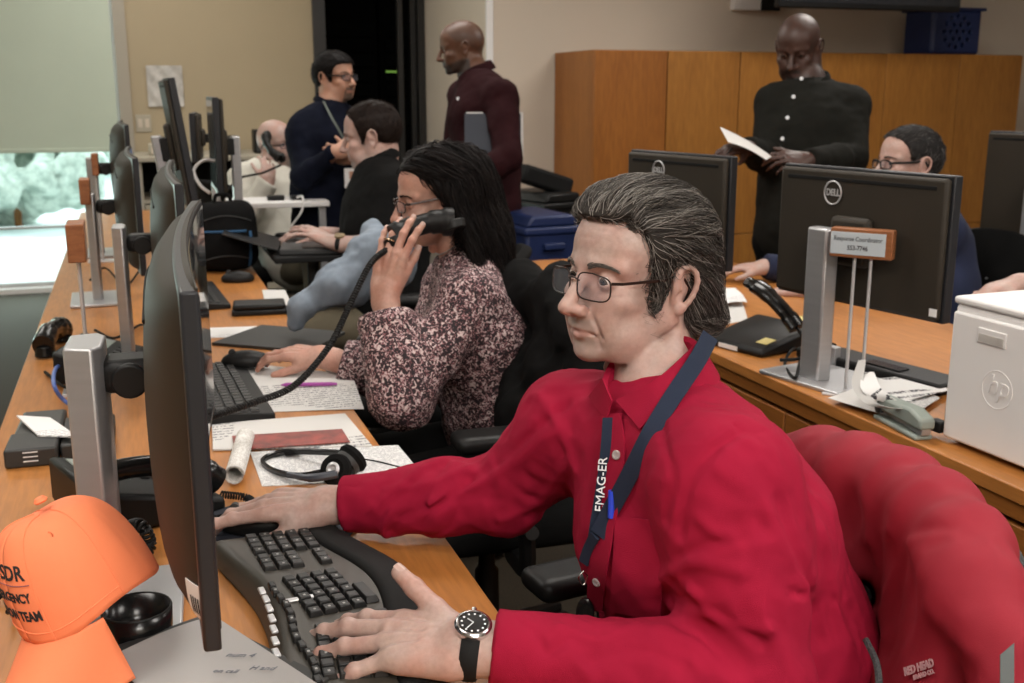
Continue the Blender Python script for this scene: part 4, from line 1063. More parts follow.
# flat monitors further back
def flat_monitor(label, loc, rz, w, h, zb, tilt=0.0, roll=0.0, screen='screen_glass', foot=True, logo=None, group=None, back='monitor_back', th=.024, slit=True, colx=0.0, base_h=ZD, sticker=None, standm='silver'):
    """local: screen faces -y (away from the viewer when rz puts its back to the camera), width along x"""
    t = thing('monitor', label, 'monitor', (loc[0], loc[1], base_h), rz, group); z0 = zb - base_h
    R = roty(roll) @ rotx(tilt); c = V3(0, 0, z0 + h / 2)
    def B(name, lo, hi, m, par=t, bev=.003, **k): return ob(name, MB().box(lo, hi, R, c), m, par, bev, **k)
    B('frame', (-w / 2, -th, -h / 2), (w / 2, 0, h / 2), 'grey_dark')
    B('screen', (-w / 2 + .012, -th - .0015, -h / 2 + .018), (w / 2 - .012, -th + .002, h / 2 - .012), screen)
    bkm = B('back_cover', (-w / 2 + .006, -.002, -h / 2 + .006), (w / 2 - .006, .016, h / 2 - .006), back, t, .007)
    B('hub', (-.055, .010, -h * .20), (.055, .036, h * .16), back, t, .012)
    if slit: B('vent_slot', (-w / 2 + .03, .0155, h / 2 - .030), (w / 2 - .03, .0175, h / 2 - .022), 'black_matte')
    if foot:
        s_ = bpy.data.objects.new('stand', None); COL.objects.link(s_); s_.parent = t
        ob('column', MB().prism([(colx - .034, .050), (colx + .034, .050), (colx + .028, .086), (colx - .028, .086)], .008, z0 + h * .58), standm, s_, .005)
        ob('foot', MB().box((colx - .12, -.06, 0), (colx + .12, .12, .010)), standm, s_, .003)
        ob('hinge', MB().box((colx * .5 - .04, .030, z0 + h * .38), (.04, .062, z0 + h * .56)), 'black_plastic', s_, .004)
    return t, R, c
t, R, c = flat_monitor('tall dark flat monitor tilted to one side, standing out above the left row', (.20, 4.16), math.radians(92), .30, .46, .955, tilt=0, roll=0)
# lean it sideways as in the photo
for ch in [o for o in bpy.data.objects if o.parent == t and o.type == 'MESH']: ch.rotation_euler = (.0, 0, 0)
t.rotation_euler = (math.radians(-7), 0, math.radians(92)); t.location = (.215, 4.16, ZD + .012)
flat_monitor('upright dark monitor at the far end of the left row, trailing a white cable', (.335, 4.60), math.radians(-91), .46, .37, .985, foot=True, screen='screen_glass')
flat_monitor('small far monitor with a blue lit screen behind the tilted one', (.30, 5.35), math.radians(-96), .34, .22, 1.06, foot=True, screen='screen_lit')
# ---- small wooden sign holders on rods
def sign(label, base, H1, bl=.075, bh=.045, bd=.028, rz=0.0, group=None):
    t = thing('sign_holder', label, 'sign', (*base, ZD), rz, group)
    ob('base_plate', MB().box((-.055, -.035, 0), (.055, .035, .006)), 'silver_light', t, .001)
    for y in (-.014, .014): ob('rod', MB().cyl((0, y, .005), (0, y, H1 - ZD + .01), .0038, n=10), 'silver_light', t)
    b_ = ob('sign_block', MB().box((-bd / 2, -bl, H1 - ZD), (bd / 2, bl, H1 - ZD + bh)), 'wood_sign', t, .003); return t
S1p = atz(60, 393, ZD); sign('small wooden name block on a thin metal rod, nearest of the three at the left', (-.122, 2.46), 1.030, .05, .080, .036)
sign('small wooden name block on a thin rod, middle of the three at the left', (-.140, 3.56), 1.045, .05, .075, .030)
sign('small wooden name block on a thin rod, farthest of the three at the left', (-.130, 4.42), 1.07, .05, .08, .024)
# ---------------------------------------------------------------- things on the left desk
def paper(label, cen, w, h, rot, m='paper_print', z=ZD, curl=0.0, cat='paper', group=None, name='paper_sheet', th=.0008, curls=None):
    t = MB().grid(lambda u, v: ((u - .5) * w, (v - .5) * h, .0006 + (curls(u, v) if curls else curl * ((2 * u - 1) ** 4 * .5 + (v ** 6) * .8))), 16, 16, th)
    o = ob(name, t, m, loc=(cen[0], cen[1], z), rot=(0, 0, rot)); return tag(o, label, cat, group)
def pw(x, y, z=ZD): p = atz(x, y, z); return (p[0], p[1])
# ergonomic keyboard under the hands: local x along its length (far end +), y towards the user
def ergo():
    t = thing('keyboard', 'black ergonomic split keyboard with padded palm rest under the hands of the man in red', 'keyboard', (.185, 1.255, ZD), math.radians(90) + .085)
    # local +x -> world +Y (far), local -y -> world +X (towards the user)
    KY = .009
    def zt(x, y): return .020 + .012 * math.exp(-(x / .13) ** 2) + .010 * (y + .09) / .18
    def edge(u): x = -.25 + .5 * u; return x, -.104 - .020 * math.cos(x * 13) , .092 - .016 * math.cos(x * 11)
    def top(u, v): x, y0, y1 = edge(u); y = y0 + (y1 - y0) * v; e = min(1, min(u, 1 - u) * 14) * min(1, min(v, 1 - v) * 12); return (x, y, .004 + (zt(x, y) - .004) * e ** .4)
    mb = MB(); mb.grid(top, 60, 40); mb.grid(lambda u, v: (lambda q: (q[0], q[1], .003))(top(u, 1 - v)), 60, 40); ob('case', mb, 'grey_case', t, sharp=0)
    def rest(u, v):
        x = -.235 + .47 * u; y0 = -.104 - .020 * math.cos(x * 13); y = y0 + .007 + .052 * v; e = min(1, min(u, 1 - u) * 10) * min(1, min(v, 1 - v) * 5); return (x, y, zt(x, y) - .002 + .009 * e ** .5)
    ob('palm_rest', MB().grid(rest, 50, 14, .002), 'black_matte', t, sharp=0)
    kb = []
    def key(cx, cy, w=.0172, d=.0172, a=0.0):
        cy += KY
        R = rotz(a); mb = MB(); h = .0075; A = [(-w / 2, -d / 2), (w / 2, -d / 2), (w / 2, d / 2), (-w / 2, d / 2)]; V = [(x, y, 0) for x, y in A] + [(x * .80, y * .78 + .0006, h) for x, y in A]
        mb.add(V, [(3, 2, 1, 0), (4, 5, 6, 7), (0, 1, 5, 4), (1, 2, 6, 5), (2, 3, 7, 6), (3, 0, 4, 7)])
        o = ob('key', mb, 'key_black', t, .0012, loc=(cx, cy, zt(cx, cy) - .001), rot=(0.03, 0, a)); kb.append(o)
        if len(kb) % 2: ob('legend', MB().box((-.0025, -.001, h), (.001, .0018, h + .0003)), 'key_legend', o)
    for r in range(4):
        for c_ in range(6):
            a = -.21; x, y = -.205 + c_ * .0185 + r * .004, -.035 + r * .0185; key(x, y + (x + .12) * a * .8, a=a * .6)
        for c_ in range(6):
            a = .21; x, y = -.055 + c_ * .0185 - r * .002, -.035 + r * .0185; key(x, y + (x + .01) * a * .45, a=a * .4)
    for c_ in range(14): key(-.222 + c_ * .0185, .046 + .003 * math.cos(c_), d=.010)
    for r in range(5):
        for c_ in range(3): 
            if r != 1: key(.085 + c_ * .0185, -.035 + r * .0185)
        for c_ in range(4): key(.150 + c_ * .0185, -.035 + r * .0185)
    key(-.10, -.058, .055, .018, -.1); key(-.03, -.055, .055, .018, .1)
    for k in range(7): ob('media_button', MB().box((-.009, -.004, 0), (.009, .004, .004)), 'silver_light', t, .0015, loc=(-.13 + k * .024, .0745 + .016 * (1 - math.cos((-.13 + k * .024) * 11)) - .003, zt(-.13 + k * .024, .07) - .002))
    ob('zoom_slider', MB().box((-.004, -.022, 0), (.004, .022, .004)), 'silver_light', t, .002, loc=(-.024, .03, zt(-.03, .03)))
    return t
ergo()
# mouse under the right hand with a dark rest
def mouse(label, loc, rz, m='black_plastic', sc=1.0):
    t = thing('computer_mouse', label, 'mouse', (*loc, ZD if len(loc) < 3 else loc[2]) if len(loc) < 3 else loc, rz)
    S = SDF(); S.ell((0, 0, .012), (.031, .056, .026), None, .01); S.cut((0, 0, 0), (0, 0, -1), .003); S.ridge([(0, .05, .034), (0, .02, .042), (0, -.0, .042)], -.002, .002)
    V, Q = S.mesh(.0025); link('body', npmesh('m', V * sc, Q), m, t); ob('scroll_wheel', MB().cyl((-.004, .030, .034), (.004, .030, .034), .008, n=14), 'grey_plastic', t); return t
mouse('black mouse under the right hand of the man in red', (.135, 1.545, ZD + .006), math.radians(70))
pd = tag(ob('mouse_pad', MB().lathe([(.001, 0), (.125, 0), (.128, .003), (.125, .005), (.001, .005)], n=40, sx=1, sy=.9), 'pad_navy', loc=(.165, 1.560, ZD)), 'dark navy mouse pad beside the keyboard, under the mouse and right hand', 'mouse pad')
# papers in the corner under the big monitor: stack plus black binder
qa, qb, qc, qd = [V3(*atz(x, y, ZD + .036)) for x, y in ((110, 657), (214, 618), (330, 692), (215, 770))]
pp = thing('paper_sheet', 'white sheet with faint handwriting on the binder beneath the foreground monitor', 'paper', tuple(qb))
wob('sheet', MB().grid(lambda u, v: (qa * (1 - u) + qb * u) * (1 - v) + (qd * (1 - u) + qc * u) * v + V3(0, 0, .006 * math.sin(u * 2.6) * (1 - v)), 16, 16, .0008), 'paper_note_shaded', pp)
xd = unit(V3(*atz(255, 665, ZD)) - V3(*atz(215, 650, ZD))); 
for (x, y, n, s_) in ((240, 655, 'num 4', .012), (262, 668, 'H and', .011), (225, 671, 'on call', .010)): text('handwriting', n, s_, 'pen_ink', pp, V3(*atz(x, y, ZD + .042)) - qb, unit(V3(*atz(x + 30, y + 1, ZD)) - V3(*atz(x, y, ZD))), V3(0, 0, 1) * 0 + unit(V3(*atz(x, y - 20, ZD)) - V3(*atz(x, y, ZD))), .0002, shear=.4)
ba, bb, bc, bd = [V3(*atz(x, y, ZD)) for x, y in ((92, 682), (205, 640), (330, 705), (205, 800))]
bn = thing('binder', 'black ring binder lying under the handwritten sheet in the foreground', 'binder', tuple(ba))
def slabq(z0, z1, sh):
    c = (ba + bb + bc + bd) / 4; Q4 = [c + (p_ - c) * sh for p_ in (ba, bb, bc, bd)]; V = [p_ + V3(0, 0, z0) for p_ in Q4] + [p_ + V3(0, 0, z1) for p_ in Q4]
    return MB().add(V, [(3, 2, 1, 0), (4, 5, 6, 7), (0, 1, 5, 4), (1, 2, 6, 5), (2, 3, 7, 6), (3, 0, 4, 7)])
wob('cover', slabq(0, .003, 1.0), 'folder_dark', bn); wob('cover', slabq(.029, .032, 1.0), 'folder_dark', bn); wob('pages', slabq(.004, .0285, .96), 'paper_note_shaded', bn)
wob('spine', MB().tube([ba + V3(0, 0, .016), bb + V3(0, 0, .016)], .015, 10, flat=1.0), 'folder_blue', bn)
# rolled booklet, papers, brochure
def roll(label, a, b_, r):
    a = V3(*a); b_ = V3(*b_); d = unit(b_ - a); u = unit(np.cross(d, (0, 0, 1))); v = np.cross(u, d); c = V3(0, 0, r)
    def fn(s_, t_):
        th = s_ * 4.3 * math.pi; rr = r * (1 - .13 * s_ * 2); return a + (b_ - a) * t_ + c + (u * math.cos(th) + v * math.sin(th)) * rr
    return wone('rolled_booklet', MB().grid(fn, 90, 8, .0006), 'paper_roll', label, 'booklet')
roll('rolled up white booklet standing out between the right hand and the headset papers', (*pw(235, 487), ZD + .004), (*pw(246, 447), ZD + .004), .0165)
def quadpaper(name, label, px4, z, m, cat='paper', th=.0010, wav=.0, dz=(0, 0, 0, 0)):
    """a sheet through four table points given clockwise"""
    Pq = [V3(*atz(x, y, z)) + V3(0, 0, d_) for (x, y), d_ in zip(px4, dz)]
    mb = MB().grid(lambda u, v: (Pq[0] * (1 - u) + Pq[1] * u) * (1 - v) + (Pq[3] * (1 - u) + Pq[2] * u) * v + V3(0, 0, wav * math.sin(u * 5 + v * 4)), 12, 12, th)
    return wone(name, mb, m, label, cat)
quadpaper('paper_sheet', 'white printed form lying under the headset', [(250, 452), (398, 445), (425, 478), (262, 486)], ZD + .001, 'paper_print_grey', wav=.0005)
quadpaper('magazine', 'printed white pages with a red heading, lying beside the rolled booklet', [(212, 424), (345, 414), (372, 446), (213, 450)], ZD + .003, 'paper_print', 'magazine', .003)
br = quadpaper('brochure', 'brochure with dark red picture on the printed pages', [(232, 436), (342, 429), (350, 442), (235, 450)], ZD + .0075, 'brochure_red', 'brochure', .001)
quadpaper('paper_sheet', 'white letter page with a purple pen on it, by the keyboard of the woman', [(228, 362), (352, 374), (364, 409), (262, 412)], ZD + .002, 'paper_print', wav=.0006)
quadpaper('paper_sheet', 'pale sheet of paper by the laptop at the feet of the dark folder', [(207, 328), (266, 326), (262, 336), (208, 338)], ZD + .001, 'paper_faint')
quadpaper('paper_sheet', 'white sheet tucked behind the second keyboard of the left desk', [(262, 290), (285, 290), (292, 305), (266, 306)], ZD + .001, 'paper_white')
pn = wone('pen', MB().tube([atz(281, 385, ZD + .008), atz(286, 384.7, ZD + .008), atz(330, 384, ZD + .008), atz(337, 384, ZD + .008)], [.0012, .0045, .0045, .003], 10), 'pen_purple', 'purple pen lying on the letter page', 'pen')
# dark folder under the woman's hand
P4 = [(225, 330), (352, 322), (345, 350), (215, 348)]
fd = quadpaper('folder', 'dark grey folder lying beneath the hand of the woman on the phone', [(212, 344), (262, 326), (345, 333), (310, 352)], ZD + .004, 'folder_dark', 'folder', .008)
# headset
def headset():
    o = atz(318, 478, ZD); t = thing('headset', 'black telephone headset with round ear pads lying on the printed form', 'headset', tuple(o), 0)
    Pt = lambda x, y, h=0: V3(*atz(x, y, ZD + h))
    for k, (x, y, h, ax) in enumerate([(336, 470, .024, V3(-.55, -.75, .45)), (353, 458, .034, V3(.6, .3, .35))]):
        c = Pt(x, y, h); Rr = Fr((0, 0, 0), np.cross(unit(ax), V3(0, 0, 1)), unit(ax)).R
        wob('ear_pad', MB().lathe([(.010, -.010), (.024, -.009), (.028, -.002), (.026, .006), (.018, .010), (.010, .006), (.002, .006)], c, 28, Rr), 'black_fabric', t)
        cp = wob('ear_cup', MB().lathe([(.022, -.018), (.024, -.012), (.024, -.006), (.01, -.006)], c, 28, Rr), 'grey_plastic' if k else 'black_plastic', t)
        if k == 0: wob('cap_ring', MB().lathe([(.009, .009), (.012, .013), (.008, .016), (.004, .012)], c, 24, Rr), 'silver_light', t)
    wob('headband', MB().tube(pathpts([Pt(333, 470, .02), Pt(300, 476, .012), Pt(272, 470, .006), Pt(263, 460, .006), Pt(285, 452, .010), Pt(320, 452, .02), Pt(352, 454, .034)], 6), .0042, 8, flat=1.5), 'black_gloss', t)
    wob('temple_pad', MB().box((-.016, -.011, 0), (.016, .011, .008), None, Pt(293, 454, .006)), 'black_fabric', t, .004)
    wob('microphone_boom', MB().tube(pathpts([Pt(338, 474, .022), Pt(310, 478, .016), Pt(288, 474, .012)], 6), [.0075] * 7 + [.006] * 3 + [.0045] * 3, 8), 'bezel_blue', t)
    wob('cord', MB().tube(pathpts([Pt(356, 458, .02), Pt(380, 462, .004), Pt(410, 470, .003), Pt(440, 478, .003)], 6), .0014, 6), 'black_matte', t)
    return t
headset()
# plain keyboards
def keyboard(label, loc, rz, L=.44, D=.15, m='black_plastic', ind=True, z=ZD):
    t = thing('keyboard', label, 'keyboard', (*loc, z), rz)
    ob('case', MB().prism([(-D / 2, .0), (D / 2, .0), (D / 2, .014), (-D / 2, .030)], -L / 2, L / 2, R=np.array([[1., 0, 0], [0, 0, 1], [0, 1, 0]])), m, t, .003)
    def zt(x): return .030 - (x + D / 2) / D * .016
    nx, ny = 5, 19
    for i in range(nx):
        for j in range(ny):
            if ind and (j in (14,) and i in (1,)): continue
            x = -D / 2 + .022 + i * .0225; y = -L / 2 + .02 + j * (L - .04) / (ny - 1)
            mb = MB(); w = .0095; V = [(-w, -w, 0), (w, -w, 0), (w, w, 0), (-w, w, 0), (-w * .8, -w * .8, .006), (w * .8, -w * .8, .006), (w * .8, w * .8, .006), (-w * .8, w * .8, .006)]
            if (i, j) == (0, 0): mb.add(V, [(3, 2, 1, 0), (4, 5, 6, 7), (0, 1, 5, 4), (1, 2, 6, 5), (2, 3, 7, 6), (3, 0, 4, 7)]); k0 = ob('key', mb, 'key_black', t, loc=(x, y, zt(x) - .001))
            else: k = k0.copy(); COL.objects.link(k); k.location = (x, y, zt(x) - .001)
    return t
keyboard('black keyboard behind the foreground monitor, next to the letter page', (.150, 2.33), .04)
keyboard('black keyboard near the backpack, third along the left desk', (.165, 3.52), .05)
mouse('black mouse beneath the hand of the woman on the phone', (*atz(246, 366, ZD + .012)[:2], ZD + .012), math.radians(80))
mouse('black mouse on the desk by the far keyboard and backpack', (.315, 3.78, ZD), math.radians(85))
bx = thing('glasses_case', 'black soft case lying at the desk edge by the third keyboard', 'case', (.325, 3.22, ZD), -.1)
ob('lid', MB().box((-.075, -.05, .017), (.075, .05, .032)), 'black_plastic', bx, .006); ob('tray', MB().box((-.078, -.052, 0), (.078, .052, .0165)), 'black_plastic', bx, .005)
# backpack
def backpack():
    t = thing('backpack', 'black backpack with blue piping standing on the desk behind the monitors', 'backpack', (.300, 4.06, ZD), 0)
    S = SDF(); S.box((0, 0, .125), (.115, .075, .125), None, .06, .02); S.ell((0, -.05, .09), (.095, .05, .085), None, .03); S.noise(.004, 16, None, 2); S.cut((0, 0, 0), (0, 0, -1), .01)
    V, Q = S.mesh(.005); link('bag', npmesh('bag', V, Q), 'black_cloth', t)
    Pf = lambda x, z: V3(x, -.30, z)
    def prj(x, z):
        p = V3(x, -.2, z)
        for _ in range(40): p = p + V3(0, 1, 0) * min(.03, max(-.03, S.ev(p[None])[0])) * .8
        return p + V3(0, -.002, 0)
    ob('piping', MB().tube([prj(x, .150) for x in np.linspace(-.10, .070, 14)], .0048, 6), 'pen_bright_blue', t); ob('piping', MB().tube([prj(.075 + .010 * math.sin(z * 12), z) for z in np.linspace(.02, .148, 14)], .0055, 6), 'pen_bright_blue', t)
    ob('zipper', MB().tube([prj(x, .175 + .03 * math.cos(x * 14)) for x in np.linspace(-.09, .09, 18)], .002, 5), 'grey_plastic', t)
    ob('handle', MB().tube(pathpts([(-.03, 0, .245), (-.02, 0, .272), (.02, 0, .272), (.03, 0, .245)], 6), .007, 8), 'black_cloth', t)
    ob('pocket', MB().tube([prj(x, .05 + .015 * math.cos(x * 20)) for x in np.linspace(-.085, .085, 12)], .0022, 5), 'grey_plastic', t)
backpack()
# orange cap leaning on the stand foot of the foreground monitor
def cap():
    base = V3(-.075, 1.22, ZD); t = thing('baseball_cap', 'bright orange baseball cap with black lettering, brim pointing down at the left', 'cap', tuple(base))
    # crown: open side turned away to the lower right; axis points up-left
    c = at(91, 597, 1.17); ax = unit(-RGT * .22 + UPV * .93 - FWD * .14); fw = unit(-RGT * .52 - UPV * .42 - FWD * .74); fr = Fr(c, fw, ax)
    def crown(u, v):
        th = u * 2 * math.pi; ph = v * math.pi / 2; r = math.cos(ph) ** .62; rx, ry, rz_ = .066, .077, .108
        x, y, z = rx * r * math.sin(th), ry * r * math.cos(th), rz_ * math.sin(ph) ** .95
        dent = .010 * math.exp(-((u - .32) / .07) ** 2 - ((v - .45) / .25) ** 2) + .007 * math.exp(-((u - .62) / .06) ** 2 - ((v - .4) / .3) ** 2)
        seam = -.0012 * sum(math.exp(-(((u * 6 - k) / .05) ** 2)) for k in range(7)); q = 1 - dent / .09 + seam / .09
        if y > 0: z += .012 * math.cos(th) * math.sin(2 * ph)
        return fr.p(x * q, y * q, z + .006 * math.sin(3 * th) * (1 - v))
    cr = wob('crown', MB().grid(crown, 110, 34, .0022), 'orange_cloth', t, sharp=0)
    bt = fr.p(0, .0, .121); off = V3(*t.location)
    wob('top_button', MB().lathe([(.0001, .004), (.005, .0035), (.0075, .0), (.006, -.002)], bt, 16, fr.R), 'orange_cloth', t)
    def brim(u, v):
        a = (u - .5) * 2; th = a * 1.18; x = .066 * math.sin(th); y = .077 * math.cos(th); ext = .076 * (1 - abs(a) ** 2.6); return fr.p(x * (1 + .02 * v), y + ext * v - .002, .000 - .028 * (x / .066) ** 2 * v - .052 * v - .002)
    wob('brim', MB().grid(brim, 44, 18, .003), 'orange_cloth', t, sharp=0)
    def seam_(u0, v0=.02, v1=.97): return MB().tube([np.array(crown(u0, v)) + unit(np.array(crown(u0, v)) - c) * .0016 for v in np.linspace(v0, v1, 24)], .0007, 5)
    for u0 in (1 / 12, .25, 11 / 12, .75): wob('seam', seam_(u0), 'orange_cloth', t)
    wob('sweatband_stitch', MB().tube([np.array(crown(u, .06)) + unit(np.array(crown(u, .06)) - c) * .0014 for u in np.linspace(-.25, .25, 40)], .0008, 5), 'orange_cloth', t)
    for u0 in (.17, .83, .42): 
        p = np.array(crown(u0, .62)); n = unit(p - c); wob('eyelet', MB().tube([p + n * .0012 + fr.R @ V3(math.cos(a) * .0030, 0, math.sin(a) * .0030) for a in np.linspace(0, 6.28, 12)], .0008, 5), 'orange_cloth', t)
    # lettering wraps on the front panels
    def wrap(v0, u0):
        def f(x, y, z):
            u = u0 + x / (2 * math.pi * .072); v = v0 + y / .150; p = np.array(crown(u % 1.0, v)); n = unit(p - c); return p + n * (.0020 + z) - off
        return f
    sg = 1
    for body, v0, sz, b_ in (('ATSDR', .40, .0205, .0005), ('EMERGENCY', .25, .0108, .0004), ('ACTION TEAM', .15, .0108, .0004)):
        text('lettering', body, sz, 'black_text', t, (0, 0, 0), (1, 0, 0), (0, 1, 0), .0002, bold=b_, arc=(lambda vv: (lambda x, y, z: wrap(vv, .0)(-x * LS, y, z)))(v0), align='CENTER')
    wob('lettering_line', MB().tube([wrap(.325, 0)(x, 0, 0) + off for x in np.linspace(-.035, .035, 12)], .0006, 4), 'grey_text', t)
LS = 1
cap()
# desk phone, cables, black boxes behind the foreground monitor
def desk_phone(label, loc, rz, hook=True, handset=True):
    t = thing('telephone', label, 'telephone', loc, rz)
    ob('base', MB().prism([(-.10, 0), (.10, 0), (.10, .022), (-.10, .075), (-.10, .02)], -.11, .11, R=np.array([[1., 0, 0], [0, 0, 1], [0, 1, 0]])), 'black_plastic', t, .008)
    Rk = roty(.26)
    ob('display', MB().box((-.035, -.035, 0), (.03, .075, .004), Rk, (-.045, .015, .058)), 'grey_green', t, .001)
    for i in range(4):
        for j in range(3): ob('key', MB().box((-.007, -.008, 0), (.007, .008, .005), Rk, (.010 + i * .019, -.005 + j * .024, .0455 - i * .0050)), 'grey_plastic', t, .001)
    if handset:
        h = ob('handset', MB().tube(pathpts([(-.10, -.078, .078), (-.07, -.078, .092), (0, -.078, .088), (.07, -.078, .062), (.10, -.078, .040)], 5), [.020] * 3 + [.022] * 2 + [.015] * 11 + [.022] * 2 + [.020] * 3, 12, flat=1.1), 'black_gloss', t)
    ob('cord', coil([(.10, -.085, .02), (.14, -.10, .008), (.12, -.14, .008), (.06, -.15, .008), (.0, -.13, .008)], .005, .0042, .0016), 'black_matte', t)
    return t
desk_phone('black desk telephone behind the stand column of the foreground monitor', (-.03, 1.72, ZD), math.radians(20))
desk_phone('black desk telephone behind the second silver stand on the left desk', (-.075, 2.62, ZD), math.radians(-15), handset=False)
hs = atz(52, 358, ZD)
t = thing('telephone_handset', 'glossy black telephone handset lying on the left desk by the nearest name block', 'telephone handset', (hs[0], hs[1] + .10, ZD), math.radians(80))
ob('grip', MB().tube(pathpts([(-.10, 0, .03), (-.06, 0, .045), (0, 0, .050), (.06, 0, .042), (.10, 0, .028)], 5), [.026] * 3 + [.024] * 5 + [.019] * 6 + [.023] * 4 + [.026] * 3, 14, flat=1.25), 'black_gloss', t)
ob('earpiece', MB().cyl((-.085, 0, .002), (-.085, 0, .03), .026, .022), 'black_gloss', t, .004); ob('mouthpiece', MB().cyl((.085, 0, .002), (.085, 0, .03), .026, .022), 'black_gloss', t, .004)
def boxy(name, label, cat, px4, h, m, z=ZD, bev=.004):
    Pq = [V3(*atz(x, y, z)) for x, y in px4]; mb = MB(); V = Pq + [p + V3(0, 0, h) for p in Pq]
    mb.add(V, [(3, 2, 1, 0), (4, 5, 6, 7), (0, 1, 5, 4), (1, 2, 6, 5), (2, 3, 7, 6), (3, 0, 4, 7)]); return wone(name, mb, m, label, cat, bev=bev)
dk = thing('docking_station', 'dark grey dock with small white port labels at the left border', 'dock', (-.200, 2.10, ZD), -.03)
ob('body', MB().box((-.04, -.13, 0), (.04, .13, .030)), 'dock_dark', dk, .006); ob('front_block', MB().box((-.043, -.132, 0), (.043, -.03, .034)), 'dock_dark2', dk, .004)
for z_ in (.012, .020, .028): ob('port_label', MB().box((-.012, -.1334, z_ - .0012), (.012, -.1318, z_ + .0006)), 'printer_white', dk)
d3 = thing('network_box', 'small dark grey box next to the dock, behind the stand of the foreground monitor', 'box', (-.112, 2.08, ZD)); ob('body', MB().box((-.045, -.09, 0), (.045, .09, .028)), 'dock_dark2', d3, .004)
ob('button_row', MB().box((-.03, -.03, .028), (.03, .0, .0305)), 'dock_dark', d3, .001)
quadpaper('paper_sheet', 'folded white paper resting on the dark grey dock', [(17, 419), (50, 418), (78, 438), (38, 436)], ZD + .036, 'paper_faint', dz=(.006, 0, .002, 0), th=.003)
wone('network_cable', MB().tube(pathpts([atz(66, 365, ZD + .02), atz(56, 368, ZD + .05), atz(54, 385, ZD + .05), atz(66, 402, ZD + .01), atz(90, 410, ZD + .006)], 8), .0042, 8), 'blue_cable', 'blue network cable looping beside the nearest name block', 'cable')
for pts, lab in (([(45, 372), (70, 388), (100, 372), (130, 350)], 'black cable crossing the desk by the second silver stand'), ([(95, 330), (115, 338), (140, 325), (150, 330)], 'black cable behind the second silver stand'),
                 ([(100, 510), (130, 522), (150, 500), (160, 470)], 'black cable looping below the foreground monitor'), ([(-5, 600), (12, 590), (20, 602), (8, 612)], 'dark blue and black cable at the lower left border'), ([(90, 280), (105, 268), (125, 285), (140, 270)], 'black cable by the third silver stand')):
    wone('cable', MB().tube(pathpts([atz(x, y, ZD + .006 + (.012 if i % 2 else 0)) for i, (x, y) in enumerate(pts)], 10), .0035, 7), 'black_matte', lab, 'cable')
tag(ob('coiled_cord', coil([atz(120, 530, ZD + .01), atz(140, 525, ZD + .05), atz(150, 545, ZD + .02), atz(138, 560, ZD + .01)], .0075, .0062, .0022), 'black_plastic'), 'black coiled phone cord between the cap and the foreground monitor', 'cord')
cu = thing('desk_cup', 'rounded black bowl under the foreground monitor beside the orange cap', 'bowl', tuple(atz(140, 648, ZD)))
ob('bowl', MB().lathe([(.001, 0), (.028, 0), (.036, .008), (.039, .025), (.040, .052), (.037, .052), (.035, .025), (.020, .010), (.001, .009)], n=32), 'black_gloss', cu, sharp=0); ob('rim', MB().tube([(.0385 * math.cos(a), .0385 * math.sin(a), .052) for a in np.linspace(0, 6.283, 33)], .0015, 6), 'black_plastic', cu)
# ---------------------------------------------------------------- right desk and what stands on it
t = thing('desk', 'long wooden desk at the right carrying the monitors, the nameplate and the white printer', 'desk', (1.35, .2, 0))
wob('worktop', MB().box((1.345, .2, ZD - .028), (2.15, 3.90, ZD)), 'wood_desk', t, .003)
wob('apron', MB().box((1.352, .2, ZD - .060), (1.372, 3.88, ZD - .030)), 'wood_desk_edge', t, .002)
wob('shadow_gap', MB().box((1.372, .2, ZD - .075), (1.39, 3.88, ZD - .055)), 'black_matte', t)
for k, (a, b_) in enumerate(((.22, 1.10), (1.105, 2.02), (2.025, 2.94), (2.945, 3.86))):
    wob('drawer_front', MB().box((1.354, a, .10), (1.374, b_, ZD - .070)), 'wood_desk_edge', t, .003)
wob('carcass', MB().box((1.39, .24, .08), (1.72, 3.84, ZD - .076)), 'wood_desk_edge', t)
t = thing('table', 'wooden table at the far right behind the right desk', 'table', (3.4, 3.0, 0))
wob('tabletop', MB().box((2.86, 2.4, .70), (3.7, 4.6, .73)), 'wood_desk', t, .003)
for x, y in ((2.98, 2.48), (3.62, 2.48), (2.98, 4.5), (3.62, 4.5)): wob('leg', MB().box((x - .03, y - .03, 0), (x + .03, y + .03, .70)), 'wood_desk_edge', t)
def oval_logo(par, c, r=.024, m='silver_light'):
    """round maker badge on the back cover, local +y outwards"""
    ob('logo_ring', MB().tube([(c[0] + r * math.cos(a), c[1] + .0012, c[2] + r * 1.05 * math.sin(a)) for a in np.linspace(0, 6.2832, 41)], .0019, 6), m, par)
    text('logo_lettering', 'DELL', .0205, m, par, (c[0], c[1] + .001, c[2]), (-1, 0, 0), (0, 0, 1), .0006, bold=.0007, sx=.85)
t1, R, c = flat_monitor('large black monitor with round maker badge, back turned, behind the nameplate', (1.490, 1.985), math.radians(101.5), .470, .300, .915, colx=.040)
oval_logo(t1, (.065, .017, .920 - ZD + .240)); ob('asset_label', MB().box((-.006, 0, 0), (.012, .0012, .016)), 'printer_white', t1, loc=(-.225, .0165, .925 - ZD + .006))
t2, R, c = flat_monitor('black monitor with its back turned, just behind the head of the man in red', (1.408, 2.68), math.radians(103), .415, .300, .915, standm='black_plastic')
oval_logo(t2, (.06, .017, .915 - ZD + .250)); ob('asset_label', MB().box((-.018, 0, 0), (.018, .0012, .022)), 'printer_white', t2, loc=(-.190, .0165, .915 - ZD + .008))
for k in range(5): ob('label_bar', MB().box((-.012 + k * .005, .0012, .006), (-.0095 + k * .005, .0016, .017)), 'grey_plastic', t2, loc=(-.190, .0165, .915 - ZD + .008))
